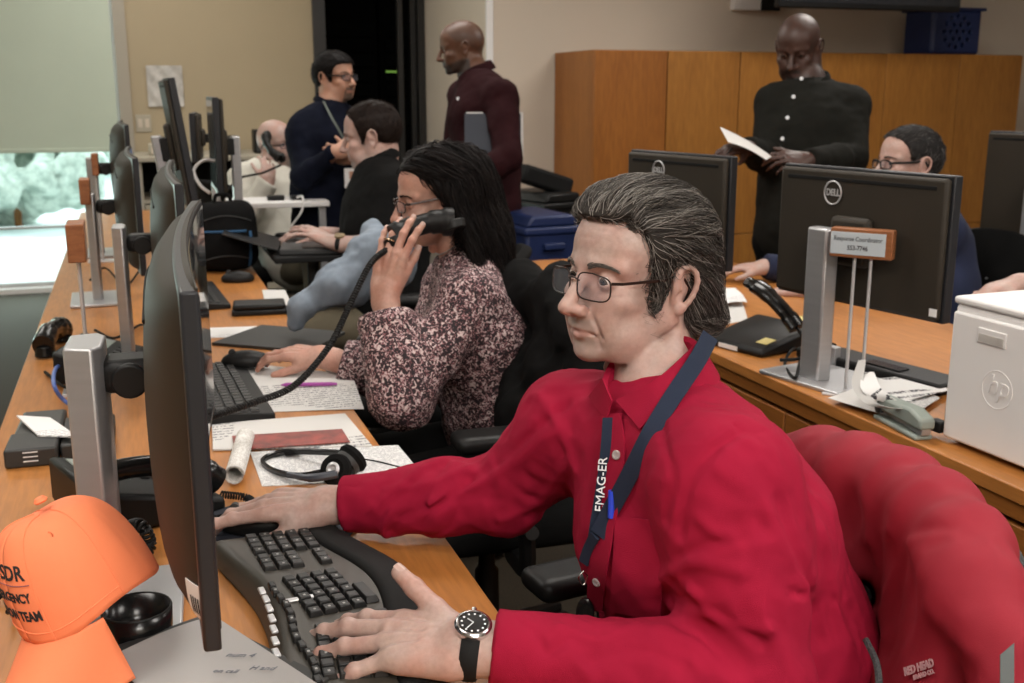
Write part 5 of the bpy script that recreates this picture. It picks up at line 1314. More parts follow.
t3, R, c = flat_monitor('black monitor cut off by the right border', (2.955, 2.93), math.radians(100), .50, .44, .80, base_h=.73)
# nameplate on two rods
np_ = thing('nameplate', 'wooden nameplate on two thin metal rods reading Response Coordinator', 'nameplate', (*atz(853, 394, ZD)[:2], ZD), math.radians(-52))
ob('base_plate', MB().box((-.055, -.045, 0), (.055, .045, .005)), 'silver_light', np_, .001)
for x in (-.017, .017): ob('rod', MB().cyl((x, 0, .004), (x, 0, .300), .0036, n=10), 'silver_light', np_)
ob('block', MB().box((-.068, -.014, .297), (.062, .014, .359)), 'wood_sign', np_, .003)
ob('label_card', MB().box((-.066, -.0155, .304), (.048, -.0138, .351)), 'card_blue', np_, .0005)
text('lettering', 'Response Coordinator', .0135, 'black_text', np_, (-.009, -.0157, .337), (1, 0, 0), (0, 0, 1), .0002, bold=.0001, sx=.80)
text('lettering', '553-7746', .0140, 'black_text', np_, (-.009, -.0157, .318), (1, 0, 0), (0, 0, 1), .0002, bold=.0003, sx=.80)
# telephone with raised handset
ph = thing('telephone', 'black desk telephone on the right desk between the two monitors', 'telephone', (1.50, 2.36, ZD), math.radians(195))
ob('base', MB().prism([(-.11, 0), (.11, 0), (.11, .020), (-.08, .060), (-.11, .045)], -.10, .10, R=np.array([[1., 0, 0], [0, 0, 1], [0, 1, 0]])), 'black_plastic', ph, .010)
ob('label_strip', MB().box((.1105, -.045, .004), (.112, .02, .015)), 'printer_white', ph)
ob('label_strip', MB().box((.035, .05, .0425), (.07, .085, .044), roty(.2)), 'yellow_paper', ph)
hsx = thing('telephone_handset', 'black telephone handset propped upright on its telephone on the right desk', 'telephone handset', (1.56, 2.42, ZD + .055))
wob('grip', MB().tube(pathpts([at(748, 282, 2.70), at(765, 292, 2.66), at(785, 312, 2.62), at(797, 328, 2.60)], 6), [.019] * 3 + [.026] * 5 + [.023] * 6 + [.026] * 5, 12, flat=.7), 'black_gloss', hsx)
wob('cord', MB().tube(pathpts([at(797, 328, 2.60), at(806, 345, 2.55), at(800, 358, 2.5), at(780, 360, 2.5)], 6), .004, 6), 'black_matte', hsx)
quadpaper('tissue', 'crumpled white tissue behind the telephone on the right desk', [(692, 290), (735, 286), (747, 303), (700, 306)], ZD + .012, 'paper_faint', wav=.006)
quadpaper('paper_sheet', 'white sheet under the telephone on the right desk', [(705, 306), (742, 302), (748, 320), (706, 328)], ZD + .001, 'paper_white')
quadpaper('paper_sheet', 'yellow note sheet behind the monitor stand at the right', [(800, 316), (822, 318), (822, 334), (800, 330)], ZD + .001, 'yellow_paper')
for pts, lab in (([(800, 345), (790, 352), (785, 365), (795, 378), (800, 360)], 'black cable looping by the silver stand of the badge monitor'), ([(770, 350), (800, 345), (822, 340), (835, 345)], 'black cable running from the telephone to the silver stand'), ([(940, 425), (980, 440), (1030, 462)], 'black power cable running along the desk edge below the printer')):
    wone('cable', MB().tube(pathpts([atz(x, y, ZD + .005 + .01 * (i % 2)) for i, (x, y) in enumerate(pts)], 10), .0038, 7), 'black_matte', lab, 'cable')
lp = thing('docking_station', 'long flat black dock lying below the badge monitor', 'dock', (1.60, 2.04, ZD), math.radians(12))
ob('body', MB().box((-.05, -.22, 0), (.05, .20, .026)), 'black_plastic', lp, .006); ob('latch', MB().box((-.035, -.10, .026), (.0, .0, .030)), 'black_gloss', lp, .001)
ob('silver_post', MB().box((-.055, .07, 0), (-.035, .10, .05)), 'silver', lp, .002)
# sheets by the nameplate
quadpaper('paper_sheet', 'white sheet at the bottom of the pile by the nameplate', [(848, 390), (905, 378), (940, 398), (900, 423)], ZD + .0115, 'paper_print_grey')
quadpaper('paper_sheet', 'white sheet lying crosswise on the pile by the nameplate', [(828, 398), (862, 386), (922, 408), (905, 421)], ZD + .014, 'paper_white')
quadpaper('paper_sheet', 'sheet with a dark printed picture on the pile by the nameplate', [(866, 380), (928, 374), (950, 390), (880, 407)], ZD + .018, 'paper_photo')
def curl(label, pts, wd, m='paper_white'):
    P = pathpts(pts, 8); T = np.gradient(P, axis=0); sd = unit(np.asarray(wd, float)); L = np.linalg.norm(wd)
    return wone('paper_sheet', MB().grid(lambda u, v: P[int(round(u * (len(P) - 1)))] + sd * L * (v - .5) * (.5 + .5 * math.sin(math.pi * min(1, u * 1.1 + .05))), len(P), 8, .0008), m, label, 'paper')
curl('curled white sheet standing up against the rod of the nameplate', [at(862, 360, 2.28), at(858, 385, 2.22), at(875, 405, 2.12), at(915, 410, 2.06)], (.0, -.04, .012))
curl('second curled sheet leaning on the pile right of the nameplate rods', [at(868, 372, 2.25), at(872, 390, 2.16), at(892, 402, 2.12), at(912, 400, 2.10)], (.015, -.045, .01), 'paper_photo')
# stapler
st = thing('stapler', 'grey-green stapler at the desk edge beside the printer', 'stapler', (1.374, 1.655, ZD), math.radians(-97))
ob('base', MB().box((-.075, -.019, 0), (.075, .019, .010)), 'grey_green', st, .004); ob('magazine', MB().box((-.055, -.010, .016), (.080, .010, .030), roty(.06)), 'silver', st, .002)
ob('top_arm', MB().prism([(-.072, .022), (.084, .022), (.084, .044), (.045, .056), (-.070, .050)], -.0165, .0165, R=np.array([[1., 0, 0], [0, 0, 1], [0, 1, 0]])), 'grey_green', st, .006); ob('hinge', MB().cyl((-.060, -.019, .026), (-.060, .019, .026), .010, n=14), 'grey_plastic', st)
# printer
pr = thing('printer', 'white printer with an embossed round emblem at the right border', 'printer', (1.405, 1.575, ZD), math.radians(-88))
# local: x along -Y (to the right in view), y into the desk
ob('body', MB().box((0, 0, .012), (.44, .36, .262)), 'printer_white', pr, .008)
ob('side_cover', MB().box((.006, -.010, .010), (.434, .0, .250)), 'printer_white', pr, .006)
ob('top_cover', MB().prism([(-.002, -.004), (.442, -.004), (.442, .362), (-.002, .362)], .262, .276), 'printer_white', pr, .005)
ob('output_tray', MB().box((.10, .08, .276), (.42, .34, .281)), 'black_plastic', pr, .002)
hn = ob('handle_recess', MB().box((.070, -.0125, .205), (.135, -.009, .232)), 'printer_white', pr, .0015); ob('recess_shade', MB().box((.074, -.0132, .208), (.131, -.0124, .222)), 'notice_paper', pr, .001)
er = ob('emblem_ring', MB().tube([(.125 + .034 * math.cos(a), -.0102, .130 + .034 * math.sin(a)) for a in np.linspace(0, 6.2832, 41)], .0008, 6), 'printer_white', pr)
text('emblem_letters', 'hp', .050, 'printer_white', pr, (.125, -.0105, .136), (1, 0, 0), (0, 0, 1), .0010, bold=.0006, shear=.25)
ob('foot', MB().box((.02, .02, 0), (.42, .34, .013)), 'black_matte', pr)
ob('plug', MB().box((-.03, -.012, .012), (.0, .010, .034)), 'black_plastic', pr, .003)
# telephone equipment on the far table
eq = thing('cable_tray', 'dark slotted equipment rail on the far right table', 'equipment', (3.12, 3.50, .73), math.radians(15)); ob('housing', MB().box((-.20, -.05, 0), (.24, .05, .10)), 'black_plastic', eq, .006)
for k in range(8): ob('slot', MB().box((-.18 + k * .05, -.054, .02), (-.15 + k * .05, -.049, .08)), 'grey_plastic', eq)
# ---------------------------------------------------------------- office chairs, garments, bins
def office_chair(label, loc, rz, backm='black_fabric', seath=.46, group=None, armh=.66, bh=.50, arms=(1, -1)):
    """local: faces +y"""
    t = thing('office_chair', label, 'chair', (*loc, 0), rz, group)
    S = SDF(); S.box((0, .0, seath), (.25, .24, .042), None, .04, .02); S.ell((0, -.02, seath + .07), (.19, .19, .045), None, .03, True)
    V, Q = S.mesh(.011); link('seat', npmesh('seat', V, Q), 'black_fabric', t)
    def bk(u, v): a = (u - .5) * 2; z = seath + .10 + bh * v; w = .235 * (1 - .16 * v ** 3) ; return (w * a * (1 - .10 * max(0, v - .75) * 4 * abs(a) ** 3), -.235 - .05 * v + .045 * (1 - a * a) * -1 + .03 * math.sin(v * 3), z - .03 * abs(a) ** 3 * v)
    ob('backrest', MB().grid(bk, 20, 20, .035), backm, t, .012)
    ob('back_support', MB().tube(pathpts([(0, -.10, seath - .05), (0, -.27, seath - .02), (0, -.315, seath + .12), (0, -.32, seath + .30)], 6), .022, 10, flat=2.0), 'black_plastic', t)
    ob('column', MB().lathe([(.05, .09), (.03, .11), (.028, .28), (.02, .29), (.02, seath - .05), (.10, seath - .045), (.10, seath - .035)], n=20), 'black_plastic', t)
    for k in range(5):
        a = k * 2 * math.pi / 5 + .3; c, s = math.cos(a), math.sin(a)
        ob('base_leg', MB().tube([(c * .03, s * .03, .10), (c * .16, s * .16, .095), (c * .29, s * .29, .07)], [.026, .022, .016], 8), 'black_plastic', t)
        ob('caster', MB().cyl((c * .29 - s * .022, s * .29 + c * .022, .030), (c * .29 + s * .022, s * .29 - c * .022, .030), .030, n=16), 'black_plastic', t, .004)
    for sg in arms:
        ar = bpy.data.objects.new('armrest', None); COL.objects.link(ar); ar.parent = t
        T = SDF(); T.box((sg * .295, .02, armh), (.043, .13, .018), None, .017, .01); V, Q = T.mesh(.007); link('arm_pad', npmesh('pad', V, Q), 'black_plastic', ar)
        ob('arm_post', MB().tube(pathpts([(sg * .20, .0, seath - .05), (sg * .30, .0, seath - .04), (sg * .305, .0, seath + .04), (sg * .30, .01, armh - .015)], 6), .017, 8, flat=1.6), 'black_plastic', ar)
        ob('adjust_knob', MB().cyl((sg * .32, 0, seath + .05), (sg * .345, 0, seath + .05), .014, n=14), 'grey_plastic', ar)
    return t
CH1 = office_chair('dark mesh office chair of the man in red, covered by the red jacket', (.70, 1.12), math.radians(98), backm='mesh_grey', armh=.665, bh=.28)
CH2 = office_chair('black office chair of the woman on the phone, with a black jacket over its back', (.72, 2.26), math.radians(88), armh=.70, bh=.40)
CH3 = office_chair('black office chair with a blue denim shirt hung over it', (.80, 3.16), math.radians(70), armh=.70, bh=.36)
CH4 = office_chair('black office chair of the seated man in the black polo shirt', (1.02, 3.98), math.radians(90), armh=.66, bh=.36)
CH5 = office_chair('black office chair in which the man in the white sweater leans back', (.62, 5.85), math.radians(-60), armh=.66, bh=.38)
CH6 = office_chair('black office chair of the seated man behind the badge monitor', (2.56, 3.02), math.radians(90), armh=.66, bh=.34)
CH7 = office_chair('black office chair of the person beyond the right border', (2.66, 1.80), math.radians(80), armh=.66, bh=.34)
# red jacket over the back of the first chair
def red_jacket():
    t = thing('jacket', 'bright red jacket draped over the back of the nearest chair at the right', 'jacket', (.86, 1.0, .40))
    S = SDF(); rid = [p_ + V3(0, 0, .030) for p_ in (at(800, 466, 1.58), at(826, 462, 1.52), at(862, 468, 1.44), at(902, 486, 1.36), at(938, 512, 1.27), at(964, 545, 1.19), at(976, 585, 1.13))]
    for a, b_ in zip(rid[:-1], rid[1:]): S.cap(a - V3(0, 0, .03), b_ - V3(0, 0, .03), .036, .036, .03)
    for i, a in enumerate(rid):
        o = V3(-.055, -.010, -.26); S.cap(a - V3(0, 0, .045), a + o, .036, .042, .05); S.cap(a + o, a + V3(-.045, -.015, -.50), .048, .055, .06)
        S.cap(a - V3(0, 0, .045), a + V3(.035, 0, -.45), .034, .045, .05)
    # sleeve hanging on the near side
    S.cap(rid[-1] + V3(0, 0, -.04), at(1002, 640, 1.08), .034, .036, .025); S.cap(at(1002, 640, 1.08), at(1006, 760, 1.05), .036, .038, .02)
    A = lambda x, y, d: at(x, y, d)
    # front edge, opened, with the chair mesh showing behind
    S.cap(A(846, 560, 1.36), A(852, 700, 1.28), .030, .036, .010, True); S.cap(A(858, 596, 1.2), A(858, 596, 1.75), .020, .020, .008, True); S.cap(A(862, 640, 1.2), A(862, 640, 1.75), .016, .016, .008, True); S.ell(A(835, 520, 1.38), (.03, .03, .05), None, .02, True)
    S.ridge([A(868, 512, 1.30), A(884, 540, 1.26), A(882, 580, 1.22), A(872, 625, 1.20)], .006, .008)
    S.ridge([A(890, 535, 1.24), A(940, 528, 1.16), A(985, 510, 1.10), A(1003, 497, 1.06)], -.006, .008); S.ridge([A(892, 541, 1.24), A(940, 534, 1.16), A(985, 516, 1.10)], .004, .008)
    S.ridge([A(915, 545, 1.2), A(935, 580, 1.14), A(965, 620, 1.08)], .006, .016); S.ridge([A(925, 610, 1.12), A(950, 640, 1.08), A(970, 660, 1.05)], .005, .015)
    S.ridge([A(985, 530, 1.08), A(988, 600, 1.05), A(985, 683, 1.03)], -.010, .009)
    S.ridge([A(835, 500, 1.40), A(855, 508, 1.34), A(880, 516, 1.28)], -.004, .007)
    S.noise(.0035, (6, 7, 5), None, 8); S.noise(.0022, (22, 26, 9), rotx(.4), 4, ridged=True)
    sob('shell', S, .0045, 'red_jacket', t, smooth=2); off = V3(*t.location)
    # lettering on the chest
    p = hit(S, 920, 670, .7); q = hit(S, 938, 664, .7); n = nrm(S, p, .02); xd = unit(q - p); yd = unit(np.cross(n, xd)); o = hit(S, 921, 668, .7) + n * .003
    text('lettering', 'RED HEAD', .0115, 'badge_grey', t, o - off, xd, yd, .0004, bold=.0006, sx=.82); text('lettering', 'BRAND CO.', .0065, 'badge_grey', t, o - off - yd * .0085 + xd * .006, xd, yd, .0004, bold=.0004, sx=.9)
    wob('lining', MB().tube(pathpts([A(866, 640, 1.2), A(877, 665, 1.165), A(880, 700, 1.14)], 6), .004, 6), 'mesh_grey', t)
    wob('pocket_flap', MB().grid(lambda u, v: A(1000 + 14 * u, 655 + 40 * v - 12 * u, 1.0 - .01 * v), 6, 6, .003), 'zip_grey', t)
    return t
red_jacket()
def drape(name, label, cat, pts, radii, m, k=.05, res=.008, noise=.006, base=None, cuts=(), ridges=()):
    P = [np.asarray(p, float) for p in pts]; b0 = base if base is not None else (P[0][0], P[0][1], min(p[2] for p in P) - .05)
    t = thing(name, label, cat, tuple(b0)); S = SDF()
    for (a, b_, ra, rb) in radii: S.cap(P[a], P[b_], ra, rb, k)
    for r_ in ridges: S.ridge(*r_)
    S.noise(noise, 11, None, 3); S.noise(noise * .7, (30, 30, 14), rotx(.5), 6, ridged=True); sob('garment', S, res, m, t); return t, S
# black jacket on the woman's chair
pts = [at(520, 290, 2.42), at(565, 300, 2.30), at(590, 330, 2.18), at(515, 360, 2.42), at(560, 380, 2.28), at(590, 400, 2.2), at(530, 420, 2.3), at(575, 430, 2.25)]
drape('jacket', 'black jacket hung over the chair back between the woman and the man in red', 'jacket', pts, [(0, 1, .05, .055), (1, 2, .055, .05), (0, 3, .05, .06), (1, 4, .06, .07), (2, 5, .05, .06), (3, 4, .06, .06), (3, 6, .06, .06), (4, 7, .07, .07), (5, 7, .06, .06), (6, 7, .06, .06)], 'black_fabric', noise=.009, ridges=[([at(540, 300, 2.2), at(550, 350, 2.15), at(570, 410, 2.1)], .012, .02), ([at(570, 310, 2.15), at(575, 350, 2.1), at(560, 390, 2.1)], -.012, .02)])
# denim shirt
pts = [at(405, 240, 2.95), at(370, 255, 2.90), at(335, 285, 2.86), at(300, 308, 2.84), at(296, 322, 2.84), at(395, 270, 2.95), at(350, 290, 2.9), at(372, 228, 3.0)]
drape('denim_shirt', 'light blue denim shirt hanging from a chair behind the woman on the phone', 'shirt', pts, [(0, 1, .045, .05), (1, 2, .052, .048), (2, 3, .045, .030), (3, 4, .030, .024), (0, 5, .04, .045), (5, 6, .05, .04), (6, 2, .04, .03), (7, 1, .03, .045)], 'denim', k=.03, res=.006, noise=.006, ridges=[([at(390, 245, 2.8), at(350, 270, 2.78), at(310, 305, 2.76)], .010, .014), ([at(380, 262, 2.8), at(345, 285, 2.78), at(305, 318, 2.76)], -.010, .012)])
# bins
def bin_(label, loc, rz, m='blue_plastic'):
    t = thing('recycling_bin', label, 'bin', (*loc, 0), rz)
    mb = MB(); 
    for (w, d, z), (w2, d2, z2) in zip([(.11, .16, 0), (.13, .19, .78)], [(.13, .19, .78)]):
        mb.add([(-w, -d, z), (w, -d, z), (w, d, z), (-w, d, z), (-w2, -d2, z2), (w2, -d2, z2), (w2, d2, z2), (-w2, d2, z2)], [(3, 2, 1, 0), (4, 5, 6, 7), (0, 1, 5, 4), (1, 2, 6, 5), (2, 3, 7, 6), (3, 0, 4, 7)])
    ob('container', mb, m, t, .015); ob('rim', MB().box((-.14, -.20, .765), (.14, .20, .80)), m, t, .01); ob('handle', MB().box((-.05, -.215, .70), (.05, -.187, .73)), m, t, .006); ob('lid', MB().prism([(-.13, .80), (.13, .80), (.10, .85), (-.10, .85)], -.19, .19, R=np.array([[1., 0, 0], [0, 0, 1], [0, 1, 0]])), m, t, .012); return t
bin_('dark blue recycling bin standing by the white wall behind the woman', (1.70, 4.60), .1)
bin_('black bin behind the blue recycling bin, at the left end of the wooden cabinets', (2.10, 5.55), .3, 'black_plastic')
bg = tag(ob('tote_bag', MB().box((-.16, -.05, 0), (.16, .05, .10)), 'black_matte', bev=.02, loc=(2.08, 5.5, .862), rot=(.0, .30, .2)), 'black flat case lying tilted on the black bin', 'case')
# far white table and credenza
t = thing('table', 'white table in front of the man in the white sweater', 'table', (.80, 5.1, 0))
wob('tabletop', MB().box((.40, 4.96, .865), (.84, 5.26, .89)), 'printer_white', t, .004)
for x, y in ((.43, 5.0), (.81, 5.0), (.43, 5.23), (.81, 5.23)): wob('leg', MB().box((x - .015, y - .015, 0), (x + .015, y + .015, .865)), 'silver', t)
for (x, w, h, lab) in ((.60, .05, .022, 'small black box on the white table'), (.70, .04, .018, 'small black adapter on the white table, right of the box')): 
    wone('adapter', MB().box((x - w / 2, 5.05, .89), (x + w, 5.10, .89 + h)), 'black_plastic', lab, 'adapter', bev=.003)
wone('cable', MB().tube(pathpts([(.70, 5.08, .895), (.72, 4.98, .91), (.71, 4.95, .85), (.66, 4.96, .78)], 8), .005, 6), 'printer_white', 'white cable hanging over the edge of the white table', 'cable')
wone('cable', MB().tube(pathpts([at(222, 163, 4.35), at(205, 160, 4.3), at(194, 170, 4.3), at(200, 185, 4.3), at(210, 193, 4.3)], 8), .0065, 6), 'printer_white', 'thick white cable looping between the far monitors', 'cable')
cr = thing('credenza', 'long pale shelf unit along the beige wall', 'shelf unit', (.68, 7.8, 0))
wob('top', MB().box((.02, 7.45, .93), (1.34, 8.17, .96)), 'trim_light', cr, .004); wob('side_panel', MB().box((.03, 7.5, 0), (.06, 8.15, .93)), 'trim_light', cr); wob('side_panel', MB().box((1.30, 7.5, 0), (1.33, 8.15, .93)), 'trim_light', cr)
wob('shelf', MB().box((.06, 7.5, .66), (1.30, 8.15, .68)), 'trim_light', cr); wob('back_panel', MB().box((.06, 8.12, 0), (1.30, 8.15, .93)), 'black_matte', cr); wob('door', MB().box((.065, 7.49, .05), (.66, 7.51, .65)), 'trim_light', cr, .003); wob('door', MB().box((.67, 7.49, .05), (1.295, 7.51, .65)), 'trim_light', cr, .003)
for k, (x, w, h, m_, nm, lab) in enumerate(((.18, .13, .075, 'trim_light', 'box', 'pale box on the shelf unit, leftmost'), (.62, .16, .12, 'black_plastic', 'radio', 'black radio on the shelf unit'), (.86, .12, .16, 'black_plastic', 'black_box', 'upright black box on the shelf unit beside the label printer'))):
    tt = thing(nm, lab, 'box', (x, 7.75, .96)); ob('body', MB().box((-w / 2, -.08, 0), (w / 2, .08, h)), m_, tt, .008); ob('front', MB().box((-w / 2 + .015, -.084, .015), (w / 2 - .015, -.079, h - .015)), 'grey_plastic' if m_ != 'trim_light' else 'wall_white', tt)
lpn = thing('label_printer', 'small cream label printer on the shelf unit beside the bald man', 'printer', (1.02, 7.7, .96)); ob('body', MB().box((-.06, -.07, 0), (.06, .07, .10)), 'trim_light', lpn, .01); ob('slot', MB().box((-.045, -.074, .035), (.045, -.069, .065)), 'grey_plastic', lpn); ob('lid', MB().box((-.05, -.06, .10), (.05, .06, .115)), 'yellow_paper', lpn, .006)
# ---------------------------------------------------------------- man in the red shirt
def main_man():
    f = unit(V3(-1, -.15, 0))
    J = dict(pel=V3(.79, 1.13, .55), wai=V3(.695, 1.12, .70), che=V3(.630, 1.115, .86), nek=V3(.598, 1.150, .990),
             shL=V3(.588, .982, .962), shR=V3(.535, 1.290, .940), elL=V3(.595, .900, .762), elR=V3(.465, 1.375, .822),
             wrL=V3(.312, 1.022, .793), wrR=V3(.238, 1.500, .788))
    hf = Fr(at(636, 275, 1.36), unit(V3(-.97, -.26, .05)), (.05, .0, 1), sc=.93)
    hp = dict(beard='stubble', jaw=1.03, fat=.001, nk=.010, jowl=1, folds=1, bags=1, forehead=1, nose=1.05, lid=.0002, eyeopen=.0048, neck=.050, lipamt=.45, look=(-.10, .97, -.30), dimple=1)
    legs = sit_legs(J, f, .14, .50, .40)
    hands = {'L': (Fr(J['wrL'], unit(V3(-1.0, .72, -.05)), (-.08, -.12, 1)), dict(curl=((.16, .20, .15), (.10, .22, .15), (.14, .25, .2), (.22, .3, .2)), spread=(.12, .02, -.12, -.46), thumb=((.42, .72, .42), .10, .05, (.3, -.5, 1)), sc=1.12)),
             'R': (Fr(J['wrR'], unit(V3(-1.0, .33, .0)), (.03, -.10, 1)), dict(curl=((.12, .15, .10), (.28, .4, .3), (.35, .5, .4), (.4, .5, .4)), spread=(.08, 0, -.08, -.2), thumb=((.50, .85, -.42), .35, .25), sc=1.04))}
    kw = dict(w=.165, d=.125, belly=1.10, sh=.064, arm=.056)
    P = person('grey-haired man with glasses in a dark red shirt, hands on keyboard and mouse', (.80, 1.02, 0), J, hf, hp, 'skin_pink', .007, kw, hands, legs, .0019, handres=.0019)
    root = P['root']
    kw['a'] = .006
    S = shirt_ops(J, kw)
    S.cap(J['shL'] , J['shL'] + (J['elL'] - J['shL']) * .5, .064, .064, .04)
    S.noise(.0018, (60, 20, 26), rotz(.5) @ rotx(-.6), 11, ridged=True)
    for a_, b_, n_, sd_ in ((J['shL'], J['elL'], 11, 3), (J['elL'] * .8 + J['shL'] * .2, J['wrL'] * .6 + J['elL'] * .4, 13, 5), (J['shR'], J['elR'], 11, 7), (J['elR'], J['wrR'] * .7 + J['elR'] * .3, 12, 9)): noise_arm(S, a_, b_, .0042, n_, sd_, .10, .6)
    S.noise(.0030, (8, 8, 12), None, 3); S.noise(.0016, (34, 14, 30), rotx(.5) @ rotz(.4), 5, ridged=True)
    # long diagonal pulls on the chest and seams
    for a, b_, c, A in (((.50, .90, .98), (.55, .86, .90), (.60, .86, .80), .006), ((.47, .97, .90), (.50, .90, .84), (.55, .86, .76), .006), ((.46, 1.02, .80), (.52, .92, .76), (.58, .88, .70), -.006), ((.50, 1.10, .95), (.52, 1.16, .90), (.54, 1.2, .84), .005), ((.52, .84, 1.02), (.53, .80, .96), (.54, .79, .88), -.004)):
        S.ridge([a, b_, c], A, .013)
    # creases placed on the cloth where the sleeve and body fold
    for px, A_, w_ in (([(702, 407), (742, 431), (766, 430)], -.003, .004), ([(742, 431), (700, 462), (684, 500), (680, 535)], -.006, .008), ([(655, 585), (690, 562), (740, 572)], .006, .010), ([(652, 596), (700, 606), (760, 642)], -.006, .009),
            ([(640, 628), (690, 642), (740, 690)], .005, .010), ([(536, 628), (546, 652), (566, 640)], -.004, .006), ([(560, 626), (600, 640), (640, 622)], .004, .008), ([(590, 660), (640, 650), (680, 665)], -.004, .008),
            ([(430, 503), (490, 478), (555, 432)], .005, .010), ([(470, 478), (520, 444), (566, 405)], -.005, .009), ([(400, 517), (450, 500), (500, 500)], -.004, .008), ([(385, 490), (430, 484), (470, 466)], .0035, .007), ([(500, 520), (540, 500), (570, 460)], .005, .009),
            ([(780, 500), (802, 560), (822, 640)], -.006, .010), ([(822, 530), (836, 600), (856, 670)], .005, .010), ([(792, 592), (836, 600), (862, 620)], -.005, .008), ([(700, 520), (730, 540), (770, 545)], .0035, .010), ([(720, 470), (760, 500), (790, 560)], .0035, .012),
            ([(690, 590), (720, 620), (770, 630)], .005, .008), ([(670, 565), (705, 545), (750, 540)], -.004, .008), ([(540, 395), (560, 430), (575, 470)], .004, .010), ([(760, 400), (800, 440), (822, 500)], .003, .008), ([(660, 420), (672, 470), (664, 520)], -.004, .008)):
        S.ridge([hit(S, *q, .7) for q in px], A_ * 1.15, w_ * .72)
    ST = SDF(); torso(ST, J, None, kw); ST.ops += [o for o in S.ops if o[4] in 'nr']
    for sd in 'LR':
        w, e = J['wr' + sd], J['el' + sd]; d = unit(w - e); cutend(S, w + d * (-.020 if sd == 'L' else -.024), d)
    sob('shirt', S, .0037, 'red_shirt', root, smooth=1)
    for sd in 'LR':
        w, e = J['wr' + sd], J['el' + sd]; d = unit(w - e); o = w + d * (-.019 if sd == 'L' else -.023); mb = MB(); prof = [(.0355, 0), (.0375, -.002), (.0385, -.030), (.0400, -.064), (.0385, -.068), (.0365, -.060), (.034, -.004), (.0355, 0)]
        fr = Fr(o, np.cross(d, V3(0, 0, 1)), d); Rr = fr.R
        mb.lathe(prof, o, 40, Rr, sx=1.12, sy=.96); wob('cuff', mb, 'red_shirt', root)
    collar(root, J['nek'] + V3(-.016, -.004, .034), unit(V3(-1, -.15, -.28)), (-.35, 0, 1), 'red_shirt', rn=.052, tip=.046, openang=.36, fall=.042, ry=1.04)
    trousers(root, legs, J)
    # placket, buttons, pocket and lanyard laid on the chest surface
    ST.cap(J['nek'] + V3(0, 0, .0), J['nek'] + V3(-.014, 0, .050), .078, .066, .02)
    H2 = lambda x, y: hit(ST, x, y, .7)
    L_ = [(602, 415), (604, 450), (601, 490), (596, 530), (590, 570), (588, 610)]; R_ = [(622, 412), (626, 450), (622, 490), (615, 530), (608, 570), (604, 610)]
    mb = MB(); A_ = pathpts([H2(*q) for q in L_], 6); B_ = pathpts([H2(*q) for q in R_], 6)
    mb.grid(lambda u, v: A_[int(u * (len(A_) - 1) + .5)] * (1 - v) + B_[int(u * (len(B_) - 1) + .5)] * v + V3(-.0022, -.0016, 0), 31, 5, .002); wob('placket', mb, 'red_shirt', root)
    for q in ((618, 455), (598, 581)):
        c = H2(*q); n = unit(nrm(ST, c, .012) + V3(-.2, -.5, .1)); wob('button', MB().lathe([(.0056, 0), (.0056, .0015), (.004, .0022), (.003, .0015)], c + n * .003, 16, Fr((0, 0, 0), np.cross(n, V3(0, 1, 0)), n).R), 'button', root)
    def pk(u, v):
        x = 617 + 50 * u; y = 516 + 4 * u + (94 + 6 * u) * v; x -= 6 * v; return H2(x, y) + V3(-.0025, -.0025, 0)
    wob('pocket', MB().grid(pk, 12, 14, .0018), 'red_shirt', root)
    for nk_, ot_ in (([(616, 402), (650, 385), (676, 364), (697, 344)], [(640, 431), (664, 404), (688, 380), (706, 358)]), ([(603, 380), (607, 390), (612, 402)], [(589, 398), (597, 410), (607, 420)])):
        a1 = pathpts([H2(*q) for q in nk_], 6); b1 = pathpts([H2(*q) for q in ot_], 6)
        def lf(u, v):
            i = int(round(u * (len(a1) - 1))); p_ = a1[i] * (1 - v) + b1[i] * v; return p_ + unit(CAM - p_) * (.010 - .005 * v) + V3(0, 0, .002)
        wob('collar_leaf', MB().grid(lf, len(a1), 8, .0024), 'red_shirt', root)
    pf = bpy.data.objects.new('lanyard', None); COL.objects.link(pf); pf.parent = root; pf['label'] = 'navy blue ribbon lanyard with white lettering'
    st1 = [(706, 334), (694, 360), (674, 395), (652, 435), (632, 475), (612, 512), (600, 535)]
    P1 = [H2(*q) for q in st1]; P1 = [p_ + (V3(-.006, -.016, .0) * max(0, 1 - i / 3.0)) for i, p_ in enumerate(P1)]
    wob('strap', ribbon(ST, P1, .021, .0015, .007), 'lanyard_navy', pf)
    P2 = [H2(*q) for q in [(611, 418), (609, 450), (604, 490), (599, 520), (596, 540)]]
    wob('strap', ribbon(ST, P2, .017, .0015, .005), 'lanyard_navy', pf)
    a_, b2 = H2(605, 520), H2(610, 448); n = nrm(ST, (a_ + b2) / 2, .02); yd = unit(np.cross(n, b2 - a_)); o_ = (a_ + b2) / 2 + n * .0085
    off = V3(*root.location)
    text('lettering', 'EMAG-ER', .0155, 'white_text', pf, o_ - off + unit(CAM - o_) * .002, b2 - a_, np.cross(unit(n * .45 + unit(CAM - o_) * .65), b2 - a_))
    P3 = [H2(*q) for q in [(598, 535), (591, 549), (587, 562)]]
    wob('strap', ribbon(ST, P3, .013, .004, .008), 'lanyard_navy', pf)
    k = H2(587, 566) + V3(-.010, -.012, 0); k2 = H2(592, 600) + V3(-.022, -.030, 0)
    wob('ring', MB().tube(pathpts([k, k + V3(-.006, 0, -.008), k + V3(0, 0, -.018), k + V3(.006, 0, -.008), k], 5), .0009, 6), 'chrome', pf)
    fr3 = Fr(k2, V3(-.5, -.85, 0)); Rr = np.stack([fr3.R[:, 0], fr3.R[:, 2], fr3.R[:, 1]], 1)
